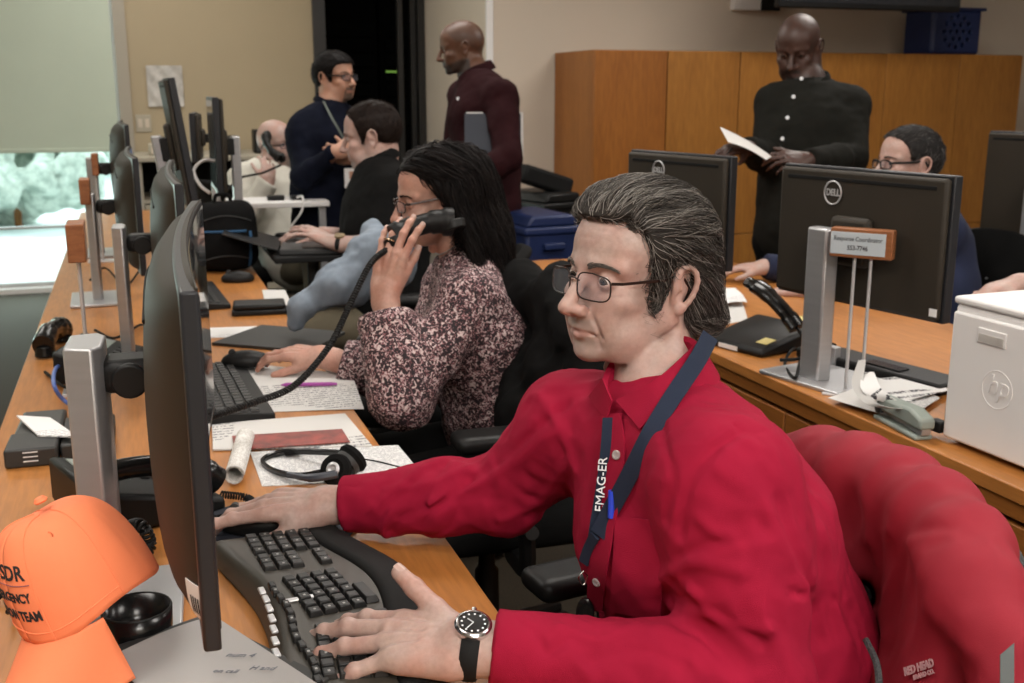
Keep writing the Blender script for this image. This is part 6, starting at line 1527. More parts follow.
    wob('badge_reel', MB().lathe([(.0145, -.004), (.0165, -.002), (.0165, .002), (.0140, .004), (.010, .0045), (.0001, .0048)], k2, 28, Rr, sx=.7, sy=1.25), 'black_gloss', pf)
    g1, g2 = H2(616, 490), H2(613, 516); mb = MB().cyl(g1 + V3(-.010, -.010, .004), g2 + V3(-.004, -.004, 0), .0042, n=12)
    pen = wone('pen', mb, 'pen_blue', 'blue ballpoint pen clipped in the red shirt pocket', 'pen')
    # hair
    def xs(x, y): return np.where(y > .03, .018 * np.clip((np.abs(x) - .028) / .025, 0, 1) * np.clip((.085 - y) / .02, 0, 1), 0)
    ys = [-.12, -.075, -.055, -.040, -.028, -.012, .004, .016, .030, .034, .046, .060, .080, .12]; zs = [-.055, -.078, -.070, -.045, -.004, .030, .018, -.022, -.024, .012, .046, .068, .080, .080]
    def ext(S_, fr):
        S_.ell(fr.p(0, -.005, .058), (.073, .088, .060), fr.R, .02); S_.ell(fr.p(0, .040, .080), (.045, .040, .026), fr.R, .02)
        for sg in (-1, 1): S_.ell(fr.p(sg * .045, -.070, -.040), (.026, .030, .045), fr.R, .02)
        S_.ell(fr.p(0, -.088, -.058), (.052, .024, .030), fr.R, .02); S_.ell(fr.p(-.03, -.102, -.056), (.030, .018, .022), fr.R, .012)
    hair, HS, HV = hair_cap('hair', hf, hp, root, 'hair_grey', ys, zs, .007, xs, .003, ext, .001)
    rg = np.random.RandomState(5); L = hf.inv(HV); ok = HS.ev(HV) < .01
    idx = rg.choice(np.where(ok & (L[:, 2] > -.085))[0], 7000, replace=True); seeds = HV[idx] + rg.randn(7000, 3) * .0012
    def flow(P):
        l = hf.inv(P); x, y, z = l[:, 0], l[:, 1], l[:, 2]; d = np.stack([.12 + .1 * np.sign(x), -1.0 * np.ones(len(x)), np.where(z > .06, .10, -.45 - .9 * np.clip((.02 - z) / .05, 0, 1))], 1)
        d[:, 2] += np.where((y > .05) & (z > .05), .7, 0); sb = (y > .008) & (z < .035); d[sb] = V3(0, -.35, -1)
        c = (z < -.05); d[c] = V3(0, -1.0, -.25); return d @ hf.R.T
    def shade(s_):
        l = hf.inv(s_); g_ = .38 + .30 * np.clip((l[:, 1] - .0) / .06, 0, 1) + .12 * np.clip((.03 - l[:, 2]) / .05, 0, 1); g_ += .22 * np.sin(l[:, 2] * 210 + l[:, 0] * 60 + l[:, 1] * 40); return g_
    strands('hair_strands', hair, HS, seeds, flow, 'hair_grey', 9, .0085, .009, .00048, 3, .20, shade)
    eyebrows(hf, root, P['B'], 'brow_grey', .0036, 230)
    glasses(hf, root, .053, .035, label='thin dark metal eyeglasses', glare=False, yf=.1055, drop=-.006)
    # wristwatch with a metal case and black strap
    wf = Fr(J['wrL'] + unit(J['wrL'] - J['elL']) * .004, unit(J['wrL'] - J['elL']), (-.08, -.12, 1)); off = V3(*root.location)
    wt = bpy.data.objects.new('wristwatch', None); COL.objects.link(wt); wt.parent = root; wt['label'] = 'steel wristwatch with dark dial on a black strap'
    ring = [wf.p(.0365 * math.cos(t), 0, .0315 * math.sin(t) - .001) for t in np.linspace(0, 2 * math.pi, 37)]
    wob('strap', MB().tube(ring, .0020, 8, cap=False, flat=5.0, up=wf.R[:, 1]), 'black_matte', wt)
    c = wf.p(-.004, 0, .0310); n = wf.d(-.15, 0, 1); Rw = Fr((0, 0, 0), wf.d(0, 1, 0), n).R
    wob('watch_case', MB().lathe([(.0165, -.004), (.0200, -.002), (.0205, .003), (.0185, .0055), (.0165, .006), (.0160, .0045)], c, 40, Rw), 'chrome', wt)
    wob('dial', MB().lathe([(.0158, .0030), (.0158, .0046), (.0001, .0047)], c, 30, Rw), 'black_gloss', wt)
    for k in range(12):
        t = k * math.pi / 6; mb = MB(); q = Rw @ V3(math.cos(t) * .0125, math.sin(t) * .0125, .0050) + c; mb.lathe([(.0013, 0), (.0011, .0005)], q, 8, Rw); wob('hour_mark', mb, 'white_text', wt)
    for t, L2 in ((1.0, .008), (2.6, .011)): wob('watch_hand', MB().tube([Rw @ V3(0, 0, .0055) + c, Rw @ V3(math.cos(t) * L2, math.sin(t) * L2, .0055) + c], .0006, 5), 'white_text', wt)
    wob('crown', MB().cyl(c + Rw @ V3(.020, .002, .001), c + Rw @ V3(.0245, .002, .001), .003, n=10), 'chrome', wt)
    nails(root, P['tips']['L']); nails(root, P['tips']['R'])
    return P, S, J, hf
MAN, MS, MJ, MH = main_man()
# ---------------------------------------------------------------- the others
FL = unit(-RGT); FR = unit(RGT); TC = unit(V3(-FWD[0], -FWD[1], 0))
def brows(P, hf, root, m, n=70, th=.0028): return eyebrows(hf, root, P['B'], m, th, n)
def short_hair(hf, hp, root, m, ys, zs, infl=.007, n=1500, seed=1, lift=.005, fdir=(0, .3, -.6), step=.006, steps=4, ext=None, r=.0009, xs=None, res=.005):
    o, S, V = hair_cap('hair', hf, hp, root, m, ys, zs, infl, xs, res, ext, .0015)
    rg = np.random.RandomState(seed); L = hf.inv(V); ok = np.where(L[:, 2] > -.10)[0]; idx = rg.choice(ok, n); seeds = V[idx] + rg.randn(n, 3) * .001
    def flow(P):
        d = np.tile(np.array(fdir, float), (len(P), 1)); l = hf.inv(P); d[:, 0] += np.sign(l[:, 0]) * .3; d[l[:, 2] > .07, 2] = 0; d[l[:, 2] > .07, 1] = .8 if fdir[1] >= 0 else -1; return d @ hf.R.T
    strands('hair_strands', o, S, seeds, flow, m, steps, step * hf.s, lift, r, seed, .3); return o, S
def handset(label, a, b_, r=.017, m='black_plastic', up=(0, 0, 1), dep=.022):
    """telephone handset from a (ear) to b (mouth)"""
    a = V3(*a); b_ = V3(*b_); d = unit(b_ - a); u = unit(np.asarray(up, float) - d * np.dot(up, d)); mid = (a + b_) / 2
    t = thing('telephone_handset', label, 'telephone handset', tuple(mid - V3(0, 0, .02)))
    wob('grip', MB().tube(pathpts([a, a * .75 + b_ * .25 + u * dep * .8, mid + u * dep, a * .25 + b_ * .75 + u * dep * .8, b_], 6), [r * 1.25] * 4 + [r * 1.05] * 5 + [r * .9] * 7 + [r * 1.05] * 5 + [r * 1.25] * 4, 12, flat=1.2), m, t)
    wob('earpiece', MB().cyl(a - u * .020, a, r * 1.25, r * 1.35), m, t, .003); wob('mouthpiece', MB().cyl(b_ - u * .020, b_, r * 1.25, r * 1.35), m, t, .003); return t
# -------- woman on the phone
def woman():
    hd = at(437, 197, 2.42); hf = Fr(hd, unit(V3(-1, .02, -.14)), (-.12, 0, 1), sc=.90)
    J = dict(pel=V3(.80, 2.33, .53), wai=V3(.765, 2.31, .68), che=V3(.715, 2.30, .84), nek=V3(.700, 2.335, 1.015), shL=at(468, 302, 2.33), shR=at(452, 285, 2.62), elL=at(402, 398, 2.22), elR=at(412, 382, 2.52), wrL=at(385, 292, 2.26), wrR=at(322, 357, 2.50))
    hands = {'L': (Fr(J['wrL'], unit(at(398, 225, 2.24) - J['wrL']), -FWD * .9 - RGT * .35), dict(curl=((.15, .25, .2), (.25, .3, .2), (.3, .35, .2), (.25, .3, .2)), spread=(.22, .06, -.10, -.22), thumb=((.35, .90, -.30), .4, .4), sc=.92)),
             'R': (Fr(J['wrR'], unit(at(268, 350, 2.52) - J['wrR']), (0, -.2, 1)), dict(curl=((.25, .45, .3), (.3, .5, .3), (.35, .5, .3), (.4, .5, .3)), spread=(.10, 0, -.06, -.14), thumb=((.55, .85, -.4), .3, .25), sc=.92))}
    hp = dict(jaw=.92, nose=.95, lid=.0, eyeopen=.0042, neck=.048, lipamt=.8, look=(0, .95, -.25), folds=1, fat=.001)
    kw = dict(w=.150, d=.110, belly=1.08, sh=.056, arm=.047)
    legs = sit_legs(J, V3(-1, -.05, 0), .10, .50, .40)
    P = person('woman with long dark hair and glasses in a floral blouse, talking on a telephone', (.78, 2.32, 0), J, hf, hp, 'skin_woman', .005, kw, hands, legs, .0028, handres=.0028); root = P['root']
    kw['a'] = .010; S = shirt_ops(J, kw)
    S.cap(J['elL'] , J['wrL'] * .62 + J['elL'] * .38, .060, .062, .04); S.cap(J['elR'], J['wrR'] * .65 + J['elR'] * .35, .058, .056, .04)
    noise_arm(S, J['shL'], J['elL'], .006, 9, 3); noise_arm(S, J['elL'], J['wrL'], .005, 6, 4); S.noise(.006, (9, 9, 12), None, 3); S.noise(.003, (22, 22, 30), rotx(.5), 5, ridged=True)
    for sd in 'LR':
        d = unit(J['wr' + sd] - J['el' + sd]); cutend(S, J['wr' + sd] - d * .045, d, .09)
    S.ell(J['nek'] + V3(-.055, 0, .05), (.05, .05, .055), None, .01, True)
    sob('blouse', S, .006, 'floral_print', root)
    # long dark hair
    H_ = SDF(); head_ops(H_, hf, dict(ear=.3)); HS = SDF(); HS.ops = [o for o in H_.ops if o[4] == 'u' and o[3] >= .0199 * hf.s][:3]; HS.inflate(.008)
    HS.ell(hf.p(0, -.030, .045), (.080, .088, .068), hf.R, .03)
    for a, b_, ra, rb in ((hf.p(0, -.045, .010), at(462, 222, 2.48), .070, .078), (at(465, 235, 2.48), at(490, 300, 2.46), .074, .036), (at(455, 200, 2.38), at(466, 262, 2.36), .048, .036), (at(468, 240, 2.60), at(480, 280, 2.6), .055, .04), (at(470, 175, 2.45), at(484, 240, 2.44), .055, .06)): HS.cap(a, b_, ra, rb, .03)
    HS.cap(at(480, 235, 2.44), at(500, 300, 2.42), .055, .040, .03); HS.cap(at(470, 235, 2.55), at(494, 300, 2.55), .05, .04, .03)
    def xs(x, y): return 0 * x
    HS._a(cutz(hf, [-.3, -.045, -.015, .008, .030, .055, .085], [-.5, -.4, -.06, .010, .045, .066, .076]), [-1e3] * 3, [1e3] * 3, .012, 'c'); HS.noise(.0030, (30, 30, 8), None, 2)
    ho = sob('hair', HS, .006, 'hair_black', root, attrs=None); V, Q = HS.mesh(.009); rg = np.random.RandomState(3); seeds = V[rg.choice(len(V), 3600)]
    def flow(Pp):
        l = hf.inv(Pp); d = np.tile(V3(.05, -.10, -1), (len(Pp), 1)); top = l[:, 2] > .05; d[top] = np.stack([np.sign(l[top, 0]) * .8, -.8 * np.ones(top.sum()), -.4 * np.ones(top.sum())], 1); fr_ = (l[:, 1] > .02) & (l[:, 2] <= .06); d[fr_] = V3(0, -.55, -1); return np.where(top[:, None] | fr_[:, None], d @ hf.R.T, d + V3(.25, 0, 0))
    strands('hair_strands', ho, HS, seeds, flow, 'hair_black', 11, .013, .010, .0010, 4, .12)
    brows(P, hf, root, 'hair_black'); glasses(hf, root, .046, .028, 'glasses_dark', 'black framed eyeglasses', .0017, yf=.106)
    a_, b_ = at(448, 204, 2.30), at(400, 232, 2.28)
    hs_ = handset('black telephone handset held to the ear of the woman', at(452, 222, 2.31), at(395, 238, 2.27), .0205, up=UPV + .2 * FWD, dep=.012)
    cordp = [at(393, 246, 2.27), at(372, 262, 2.20), at(352, 300, 2.15), at(330, 345, 2.08), at(295, 385, 2.0), at(255, 402, 1.92), at(225, 412, 1.86), at(206, 418, 1.80)]
    tag(ob('coiled_cord', coil(cordp, .0050, .0062, .0020), 'black_plastic'), 'black coiled telephone cord hanging from the handset of the woman down to the desk', 'cord')
    # bracelets and ring
    wd = unit(J['wrR'] - J['elR'])
    for k, mm in ((-.008, 'glasses_dark'), (-.022, 'gold')):
        f_ = Fr(J['wrR'] + wd * k, wd, (0, 0, 1)); wob('bracelet', MB().tube([f_.p(.029 * math.cos(a), 0, .023 * math.sin(a)) for a in np.linspace(0, 6.2832, 25)], .0022, 6), mm, root)
    fl = hands['L'][0]; c = fl.p(-.0105 * .92, .108, .006); f_ = Fr(c, fl.d(0, 1, -.2), fl.d(0, 0, 1)); wob('ring', MB().tube([f_.p(.0098 * math.cos(a), 0, .0098 * math.sin(a)) for a in np.linspace(0, 6.2832, 21)], .0018, 6), 'ring_gold', root)
    wob('necklace', MB().tube(pathpts([J['nek'] + V3(.01, -.055, .05), J['nek'] + V3(-.04, -.05, .03), J['nek'] + V3(-.065, -.02, .01), J['nek'] + V3(-.07, .02, .01)], 6), .0018, 6), 'silver', root)
    nails(root, P['tips']['L']); trousers(root, legs, J, 'black_cloth')
woman()
# -------- seated man, black polo, laptop
def polo_man():
    hf = Fr(at(371, 135, 4.02), unit(FL + V3(0, -.02, -.16)), (-.14, 0, 1), sc=1.02)
    J = dict(pel=at(388, 262, 4.0), wai=at(386, 232, 4.0), che=at(384, 205, 4.02), nek=at(378, 172, 4.04), shL=at(395, 190, 3.86), shR=at(375, 184, 4.22), elL=at(384, 248, 3.80), elR=at(362, 240, 4.16), wrL=at(335, 243, 3.84), wrR=at(325, 234, 4.06))
    J['pel'][2] = .54
    hands = {'L': (Fr(J['wrL'], unit(at(300, 226, 3.86) - J['wrL']), (0, -.2, 1)), dict(curl=((.2, .3, .2),) * 4, thumb=((.5, .8, -.2), .3, .2))), 'R': (Fr(J['wrR'], unit(at(292, 232, 4.05) - J['wrR']), (0, -.1, 1)), dict(curl=((.3, .4, .3),) * 4))}
    hp = dict(nose=1.1, eyeopen=.0045, neck=.060, folds=1, fat=.003, beard='scruff', lipamt=.5, jaw=1.05, double=1)
    kw = dict(w=.175, d=.130, belly=1.15, sh=.066, arm=.056); legs = sit_legs(J, FL, .12, .50, .40)
    P = person('seated man with short dark hair in a black polo shirt, typing on a laptop', (J['pel'][0], J['pel'][1], 0), J, hf, hp, 'skin_pink', .007, kw, hands, legs, .0042); root = P['root']
    kw['a'] = .008; S = shirt_ops(J, kw, sleeve='short'); S.noise(.004, 12, None, 3); S.noise(.002, 30, rotx(.5), 3, ridged=True); sob('polo_shirt', S, .008, 'black_cloth', root)
    collar(root, J['nek'] + V3(0, 0, .045), unit(FL + V3(0, 0, -.25)), (-.3, 0, 1), 'black_cloth', rn=.056, tip=.025, h=.024, fall=.034)
    short_hair(hf, hp, root, 'hair_brown', [-.12, -.07, -.05, -.03, -.01, .004, .016, .030, .036, .048, .060, .080, .12], [-.06, -.062, -.055, -.02, .020, .020, -.02, -.02, .020, .060, .082, .110, .110], .006, 1500, 2)
    brows(P, hf, root, 'hair_brown'); legm = trousers(root, legs, J, 'khaki')
    d = unit(J['wrL'] - J['elL']); f_ = Fr(J['wrL'] - d * .02, d, (0, -.3, 1)); wob('wristwatch', MB().tube([f_.p(.032 * math.cos(a), 0, .026 * math.sin(a)) for a in np.linspace(0, 6.2832, 25)], .003, 8, flat=3.0, up=d), 'black_matte', root); wob('watch_case', MB().lathe([(.018, -.003), (.019, .004), (.001, .005)], f_.p(0, 0, .029), 20, Fr((0, 0, 0), d, f_.d(0, 0, 1)).R), 'gold', root)
    lp = thing('laptop', 'open black laptop in front of the man in the black polo shirt', 'laptop', tuple(at(312, 243, 3.98)), math.radians(-100)); ob('base', MB().box((-.16, -.11, -.02), (.16, .11, 0)), 'grey_plastic', lp, .004); ob('keyboard', MB().box((-.14, -.03, 0), (.14, .09, .003)), 'key_black', lp); ob('lid', MB().box((-.16, -.003, 0), (.16, .003, .20), rotx(1.25), (0, -.115, -.004)), 'black_plastic', lp, .003)
    tr = thing('tray_table', 'small dark tray table carrying the laptop', 'table', (lp.location.x, lp.location.y, 0)); z = lp.location.z - .021
    wob('tray', MB().box((lp.location.x - .16, lp.location.y - .20, z - .02), (lp.location.x + .16, lp.location.y + .20, z)), 'black_matte', tr, .004); wob('post', MB().cyl((lp.location.x, lp.location.y, 0), (lp.location.x, lp.location.y, z - .02), .022), 'grey_plastic', tr); wob('foot', MB().box((lp.location.x - .2, lp.location.y - .2, 0), (lp.location.x + .2, lp.location.y + .2, .03)), 'grey_plastic', tr, .01)
polo_man()
def clip_badge(root, o, f, lab='white identity badge on a lanyard', sz=(.03, .045)):
    fr = Fr(o, f, (0, 0, 1)); b_ = wob('badge', MB().box((-sz[0], -.001, -sz[1]), (sz[0], .001, sz[1]), fr.R, fr.o), 'printer_white', root, label=lab)
    wob('badge_photo', MB().box((-.016, -.0016, -.005), (.008, .0016, .030), fr.R, fr.o), 'skin_olive', b_)
# -------- standing man, navy sweater
def navy_man():
    f = unit(FR * .55 + TC * .45); d0 = 5.2
    hf = Fr(at(335, 77, d0), unit(FR * .85 + TC * .50 + V3(0, 0, .02)), (0, 0, 1), sc=.98)
    J = dict(pel=at(330, 235, d0), wai=at(328, 190, d0), che=at(326, 140, d0), nek=at(331, 111, d0), shL=at(356, 127, d0 + .10), shR=at(306, 127, d0 - .06), elR=at(304, 178, d0 - .18), elL=at(366, 172, d0), wrR=at(336, 152, d0 - .30), wrL=at(350, 158, d0 - .22))
    hands = {'R': (Fr(J['wrR'], unit(at(356, 145, d0 - .30) - J['wrR']), UPV * .3 - FWD), dict(curl=((.5, .7, .4),) * 4)), 'L': (Fr(J['wrL'], unit(-RGT + UPV * .3), -FWD), dict(curl=((.6, .8, .5),) * 4))}
    hp = dict(nose=1.1, eyeopen=.004, beard='goatee', neck=.058, jaw=1.05, fat=.002, folds=1, lipamt=.5, look=(0, 1, .1)); kw = dict(w=.170, d=.120, belly=1.0, sh=.062, arm=.055); legs = stand_legs(J, f)
    P = person('standing man with glasses and goatee in a navy sweater, arms folded, by the doorway', (J['pel'][0], J['pel'][1], 0), J, hf, hp, 'skin_olive', .008, kw, hands, legs, .005); root = P['root']
    kw['a'] = .010; S = shirt_ops(J, kw); S.noise(.006, 9, None, 3); S.noise(.003, 22, rotx(.5), 3, ridged=True)
    for sd in 'LR': cutend(S, J['wr' + sd], unit(J['wr' + sd] - J['el' + sd]))
    sob('sweater', S, .009, 'navy_cloth', root); collar(root, J['nek'] + V3(0, 0, .045), f + V3(0, 0, -.2), (0, 0, 1), 'navy_cloth', rn=.056, tip=.012, fall=.026, h=.018); trousers(root, legs, J, 'khaki', w=.16)
    T = SDF(); T.ell(hf.p(0, .018, -.150), (.050, .050, .040), None); sob('undershirt', T, .006, 'white_cloth', root)
    short_hair(hf, hp, root, 'hair_black', [-.12, -.07, -.05, -.03, -.01, .004, .016, .030, .036, .048, .060, .080, .12], [-.05, -.052, -.045, -.02, .012, .012, -.02, -.02, .012, .040, .055, .062, .062], .011, 1300, 4)
    brows(P, hf, root, 'hair_black'); glasses(hf, root, .048, .030, 'black_plastic', 'black framed eyeglasses', .0022)
    SS = S; wob('lanyard', MB().tube(pathpts([at(322, 98, d0 - .05), at(332, 118, d0 - .20), at(344, 140, d0 - .22), at(350, 166, d0 - .22)], 5), .006, 5, flat=.3), 'lanyard_grey', root); clip_badge(root, at(351, 178, d0 - .23), TC + FR * .3)
navy_man()
# -------- standing man in maroon with a folder
def maroon_man():
    d0 = 5.05; f = unit(FL + TC * .15); hf = Fr(at(461, 47, d0), unit(FL + TC * .12 + V3(0, 0, -.18)), (-.15, 0, 1), sc=1.02)
    J = dict(pel=at(488, 205, d0), wai=at(485, 160, d0), che=at(482, 115, d0), nek=at(477, 80, d0), shL=at(500, 98, d0 - .18), shR=at(464, 98, d0 + .20), elL=at(508, 158, d0 - .30), elR=at(455, 160, d0 + .2), wrL=at(474, 182, d0 - .36), wrR=at(446, 192, d0 + .05))
    hands = {'L': (Fr(J['wrL'], unit(at(455, 180, d0 - .3) - J['wrL']), -FWD), dict(curl=((.5, .7, .4),) * 4)), 'R': (Fr(J['wrR'], unit(at(440, 205, d0) - J['wrR']), -FWD), dict(curl=((.4, .6, .4),) * 4))}
    hp = dict(nose=.7, eyeopen=.003, beard='full', neck=.058, lipamt=.5, jaw=1.0, folds=1, scalp=.35); kw = dict(w=.180, d=.130, belly=1.05, sh=.070, arm=.060); legs = stand_legs(J, f)
    P = person('bald bearded man standing in a maroon polo shirt, dark folder under his arm', (J['pel'][0], J['pel'][1], 0), J, hf, hp, 'skin_brown', .008, kw, hands, legs, .005); root = P['root']
    kw['a'] = .010; S = shirt_ops(J, kw); S.noise(.006, 9, None, 3); S.noise(.003, 22, rotx(.5), 3, ridged=True)
    for sd in 'LR': cutend(S, J['wr' + sd], unit(J['wr' + sd] - J['el' + sd]))
    sob('shirt', S, .009, 'maroon_cloth', root); collar(root, J['nek'] + V3(0, 0, .045), f + V3(0, 0, -.2), (-.2, 0, 1), 'maroon_cloth', rn=.057, tip=.028, h=.022, fall=.036); trousers(root, legs, J, 'charcoal_cloth')
    c = hit(S, 458, 99, 4.2); wob('button', MB().lathe([(.008, 0), (.008, .003), (.001, .004)], c - FWD * .004, 14, Fr((0, 0, 0), UPV, -FWD).R), 'white_text', root)
    fo = thing('folder', 'dark blue folder with white pages held under the arm of the man in maroon', 'folder', tuple(at(488, 165, d0 - .16)))
    fr = Fr(at(491, 136, d0 - .225), -FWD + V3(0, 0, .2), UPV); wob('cover', MB().box((-.133, -.012, -.105), (.118, .006, .105), fr.R, fr.o), 'folder_blue', fo, .003); wob('pages', MB().box((-.143, -.007, -.110), (.110, .002, .112), fr.R, fr.o - FWD * -.004), 'paper_white', fo)
maroon_man()
# -------- bald man in white leaning back with a phone
def white_man():
    d0 = 5.75; f = unit(FR * .75 + TC * .6); hf = Fr(at(277, 143, d0), unit(FR * .80 + TC * .62 + V3(0, 0, .0)), -RGT * .25 + V3(0, 0, 1), sc=1.05)
    J = dict(pel=at(300, 262, d0 - .1), wai=at(290, 225, d0), che=at(275, 195, d0), nek=at(265, 172, d0), shR=at(244, 180, d0 - .1), shL=at(298, 182, d0 + .15), elR=at(240, 225, d0 - .28), elL=at(305, 222, d0 + .05), wrR=at(268, 182, d0 - .30), wrL=at(300, 235, d0 - .25))
    hands = {'R': (Fr(J['wrR'], unit(at(268, 140, d0 - .22) - J['wrR']), -FWD * .7 + RGT * .5), dict(curl=((.3, .5, .4),) * 4, spread=(.15, .03, -.08, -.2))), 'L': (Fr(J['wrL'], unit(at(290, 245, d0 - .3) - J['wrL']), V3(0, 0, 1)), dict(curl=((.5, .7, .4),) * 4))}
    hp = dict(nose=1.0, eyeopen=.004, neck=.060, fat=.004, lipamt=.4, beard='scruff', double=1); kw = dict(w=.180, d=.135, belly=1.15, sh=.068, arm=.060); legs = sit_legs(J, f, .14, .5, .4)
    P = person('bald man in a white sweater leaning back with a telephone at his ear', (J['pel'][0], J['pel'][1], 0), J, hf, hp, 'skin_pink', .009, kw, hands, legs, .005); root = P['root']
    kw['a'] = .014; S = shirt_ops(J, kw); S.noise(.008, 8, None, 3); S.noise(.004, 20, rotx(.5), 3, ridged=True)
    for sd in 'LR': cutend(S, J['wr' + sd], unit(J['wr' + sd] - J['el' + sd]), .07)
    sob('sweater', S, .010, 'white_cloth', root); trousers(root, legs, J, 'khaki', w=.17); glasses(hf, root, .048, .026, 'black_plastic', 'black framed eyeglasses', .002)
    handset('black telephone handset held to the ear of the bald man in white', at(266, 136, d0 - .20), at(280, 158, d0 - .24), .02, up=-RGT - FWD * .5)
    wone('cord', MB().tube(pathpts([at(281, 165, d0 - .3), at(262, 173, d0 - .36), at(240, 178, d0 - .5), at(228, 190, d0 - .55)], 8), .006, 6), 'black_matte', 'black telephone cord running from the handset of the bald man to the left', 'cord')
white_man()
# -------- standing man reading
def reader():
    d0 = 4.25; f = unit(TC * .85 + FL * .35); hf = Fr(at(798, 47, d0), unit(TC * .74 + FL * .40 + V3(0, 0, -.36)), V3(0, 0, 1), sc=1.05)
    J = dict(pel=at(802, 235, d0), wai=at(808, 190, d0), che=at(812, 130, d0), nek=at(810, 92, d0), shR=at(776, 104, d0 + .02), shL=at(850, 108, d0 - .02), elR=at(768, 158, d0 - .06), elL=at(852, 158, d0 - .14), wrR=at(748, 148, d0 - .32), wrL=at(808, 160, d0 - .34))
    hands = {'R': (Fr(J['wrR'], unit(at(728, 150, d0 - .36) - J['wrR']), UPV - FWD * .6), dict(curl=((.5, .6, .4),) * 4)), 'L': (Fr(J['wrL'], unit(at(780, 158, d0 - .38) - J['wrL']), UPV * .7 - FWD), dict(curl=((.4, .5, .4),) * 4))}
    hp = dict(nose=1.3, eyeopen=.0015, neck=.062, lipamt=.5, jaw=1.08, fat=.004, folds=1, beard='scruff'); kw = dict(w=.168, d=.140, belly=1.06, sh=.066, arm=.058); legs = stand_legs(J, f)
    P = person('bald man standing in a black button shirt, reading a sheet of paper by the cabinets', (J['pel'][0], J['pel'][1], 0), J, hf, hp, 'skin_dark', .008, kw, hands, legs, .005); root = P['root']
    kw['a'] = .010; S = shirt_ops(J, kw); S.noise(.005, 9, None, 3); S.noise(.003, 22, rotx(.5), 3, ridged=True)
    for sd in 'LR': cutend(S, J['wr' + sd], unit(J['wr' + sd] - J['el' + sd]))
    sob('shirt', S, .008, 'charcoal_cloth', root); collar(root, J['nek'] + V3(0, 0, .045), f + V3(0, 0, -.15), (0, 0, 1), 'charcoal_cloth', rn=.058, tip=.03, h=.022, fall=.036); trousers(root, legs, J, 'black_cloth', w=.175)
    for x, y in ((801, 79), (793, 97), (787, 118), (782, 139)):
        c = hit(S, x, y, 3.4); wob('button', MB().lathe([(.0075, 0), (.0075, .003), (.001, .004)], c - FWD * .004, 14, Fr((0, 0, 0), UPV, -FWD).R), 'white_text', root)
    d1 = d0 - .37; Pq = [at(720, 127, d1 + .05), at(772, 157, d1 + .02), at(766, 160, d1 - .12), at(728, 142, d1 - .10)]
    wone('paper_sheet', MB().grid(lambda u, v: (Pq[0] * (1 - u) + Pq[1] * u) * (1 - v) + (Pq[3] * (1 - u) + Pq[2] * u) * v + V3(0, 0, .008 * math.sin(u * 3)), 12, 12, .0012), 'paper_white', 'white sheet of paper held by the standing man in the black shirt', 'paper')
    wone('pen', MB().tube([at(724, 160, d1), at(732, 148, d1 - .02)], .004, 8), 'black_plastic', 'dark pen in the right hand of the man reading', 'pen')
reader()
# -------- seated man behind the right monitor
def desk_man():
    d0 = 3.62; hf = Fr(at(908, 163, d0), unit(FL + TC * .20 + V3(0, 0, .02)), (.08, 0, 1), sc=1.02)
    J = dict(pel=at(935, 340, d0), wai=at(925, 290, d0), che=at(920, 245, d0), nek=at(916, 208, d0), shL=at(938, 232, d0 - .18), shR=at(900, 228, d0 + .2), elL=at(880, 285, d0 - .22), elR=at(850, 275, d0 + .15), wrL=at(805, 290, d0 - .15), wrR=at(765, 267, d0 + .08))
    hands = {'R': (Fr(J['wrR'], unit(at(738, 268, d0 + .1) - J['wrR']), V3(0, 0, 1)), dict(curl=((.3, .4, .3),) * 4)), 'L': (Fr(J['wrL'], unit(at(780, 292, d0 - .12) - J['wrL']), V3(0, 0, 1)), dict(curl=((.3, .4, .3),) * 4))}
    hp = dict(nose=1.1, eyeopen=.004, neck=.058, folds=1, lipamt=.4); kw = dict(w=.180, d=.130, belly=1.1, sh=.066, arm=.056); legs = sit_legs(J, FL, .13, .5, .38)
    P = person('seated man with glasses and dark blue shirt, mostly hidden behind the badge monitor', (J['pel'][0], J['pel'][1], 0), J, hf, hp, 'skin_pink', .008, kw, hands, legs, .004); root = P['root']
    kw['a'] = .010; S = shirt_ops(J, kw); S.noise(.006, 9, None, 3)
    for sd in 'LR': cutend(S, J['wr' + sd], unit(J['wr' + sd] - J['el' + sd]))
    sob('shirt', S, .009, 'blue_shirt', root); collar(root, J['nek'] + V3(0, 0, .045), FL + V3(0, 0, -.2), (0, 0, 1), 'blue_shirt', rn=.064); trousers(root, legs, J, 'charcoal_cloth')
    short_hair(hf, hp, root, 'hair_pepper', [-.12, -.07, -.05, -.03, -.01, .004, .016, .030, .036, .048, .060, .080, .12], [-.05, -.052, -.045, -.01, .022, .022, .010, .012, .035, .060, .078, .090, .090], .006, 1400, 6)
    brows(P, hf, root, 'hair_pepper'); glasses(hf, root, .048, .028, 'black_plastic', 'black framed eyeglasses', .0022)
desk_man()
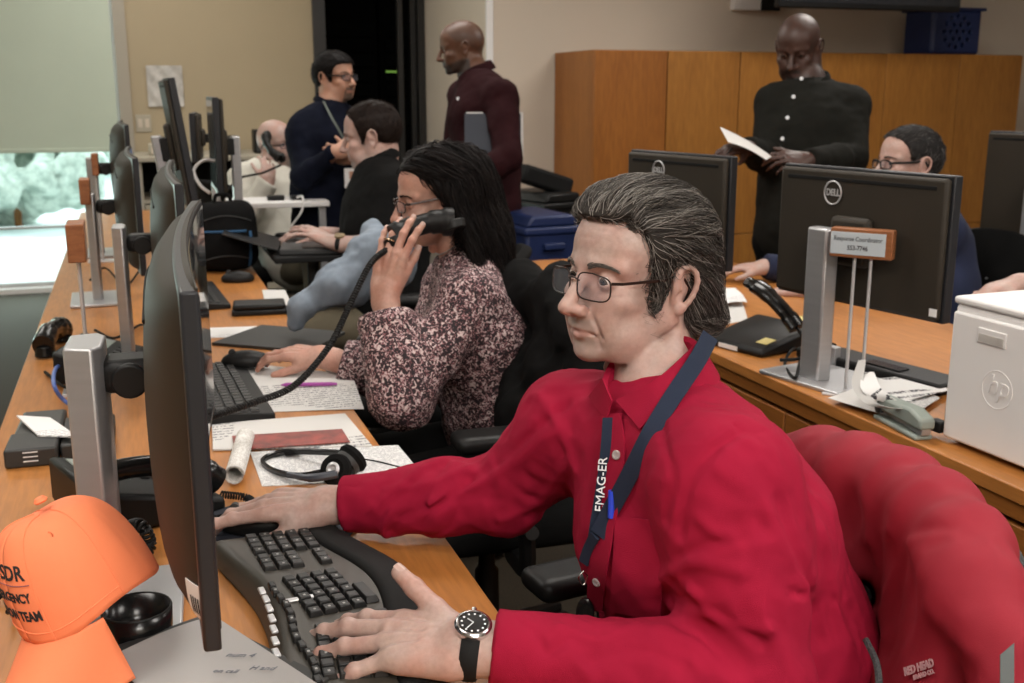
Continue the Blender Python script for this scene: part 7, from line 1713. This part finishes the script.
# -------- person beyond the right border, only a forearm in view
def right_man():
    d0 = 2.9; hf = Fr(at(1190, 140, d0), FL, (0, 0, 1)); J = dict(pel=at(1200, 400, d0), wai=at(1198, 340, d0), che=at(1195, 280, d0), nek=at(1190, 215, d0), shL=at(1205, 245, d0 - .2), shR=at(1180, 240, d0 + .2), elL=at(1150, 330, d0 - .25), elR=at(1110, 300, d0 + .1), wrL=at(1070, 320, d0 - .2), wrR=at(1020, 283, d0 + .05))
    hands = {'R': (Fr(J['wrR'], unit(at(990, 290, d0 + .05) - J['wrR']), V3(0, 0, 1)), dict(curl=((.3, .4, .3),) * 4)), 'L': (Fr(J['wrL'], FL, V3(0, 0, 1)), dict(curl=((.3, .4, .3),) * 4))}
    kw = dict(w=.17, d=.12); legs = sit_legs(J, FL, .12, .5, .38); P = person('person beyond the right border of whom only a forearm on the table is in view', (J['pel'][0], J['pel'][1], 0), J, hf, dict(), 'skin_pink', .010, kw, hands, legs, None); root = P['root']
    kw['a'] = .01; S = shirt_ops(J, kw, sleeve='short'); sob('shirt', S, .012, 'charcoal_cloth', root); trousers(root, legs, J, 'charcoal_cloth')
    short_hair(hf, dict(), root, 'hair_brown', [-.12, -.07, -.03, 0, .03, .05, .08], [-.05, -.05, .01, .02, .03, .06, .075], .01, 500, 6)
right_man()
# ---------------------------------------------------------------- groups of repeats
GR = {'office_chair': 'office chairs round the desks', 'sign_holder': 'wooden name blocks on rods along the left desk', 'server_rack': 'server racks inside the doorway', 'keyboard': 'keyboards on the left desk',
      'computer_mouse': 'computer mice on the left desk', 'paper_sheet': 'loose sheets of paper on the desks', 'cable': 'cables lying on the desks', 'person': 'people at work in the office', 'recycling_bin': 'bins by the white wall',
      'telephone': 'desk telephones', 'telephone_handset': 'telephone handsets', 'shrub': 'shrubs outside the window', 'docking_station': 'docking stations'}
for o in list(bpy.data.objects):
    if o.parent is None and 'label' in o and 'group' not in o:
        k = o.name.split('.')[0]
        if k in GR: o['group'] = GR[k]
        elif k == 'monitor': o['group'] = 'curved monitors of the left row' if 'curved' in o['label'] else ('black monitors of the right desk' if o.location.x > 1 else 'flat monitors at the far end of the left row')
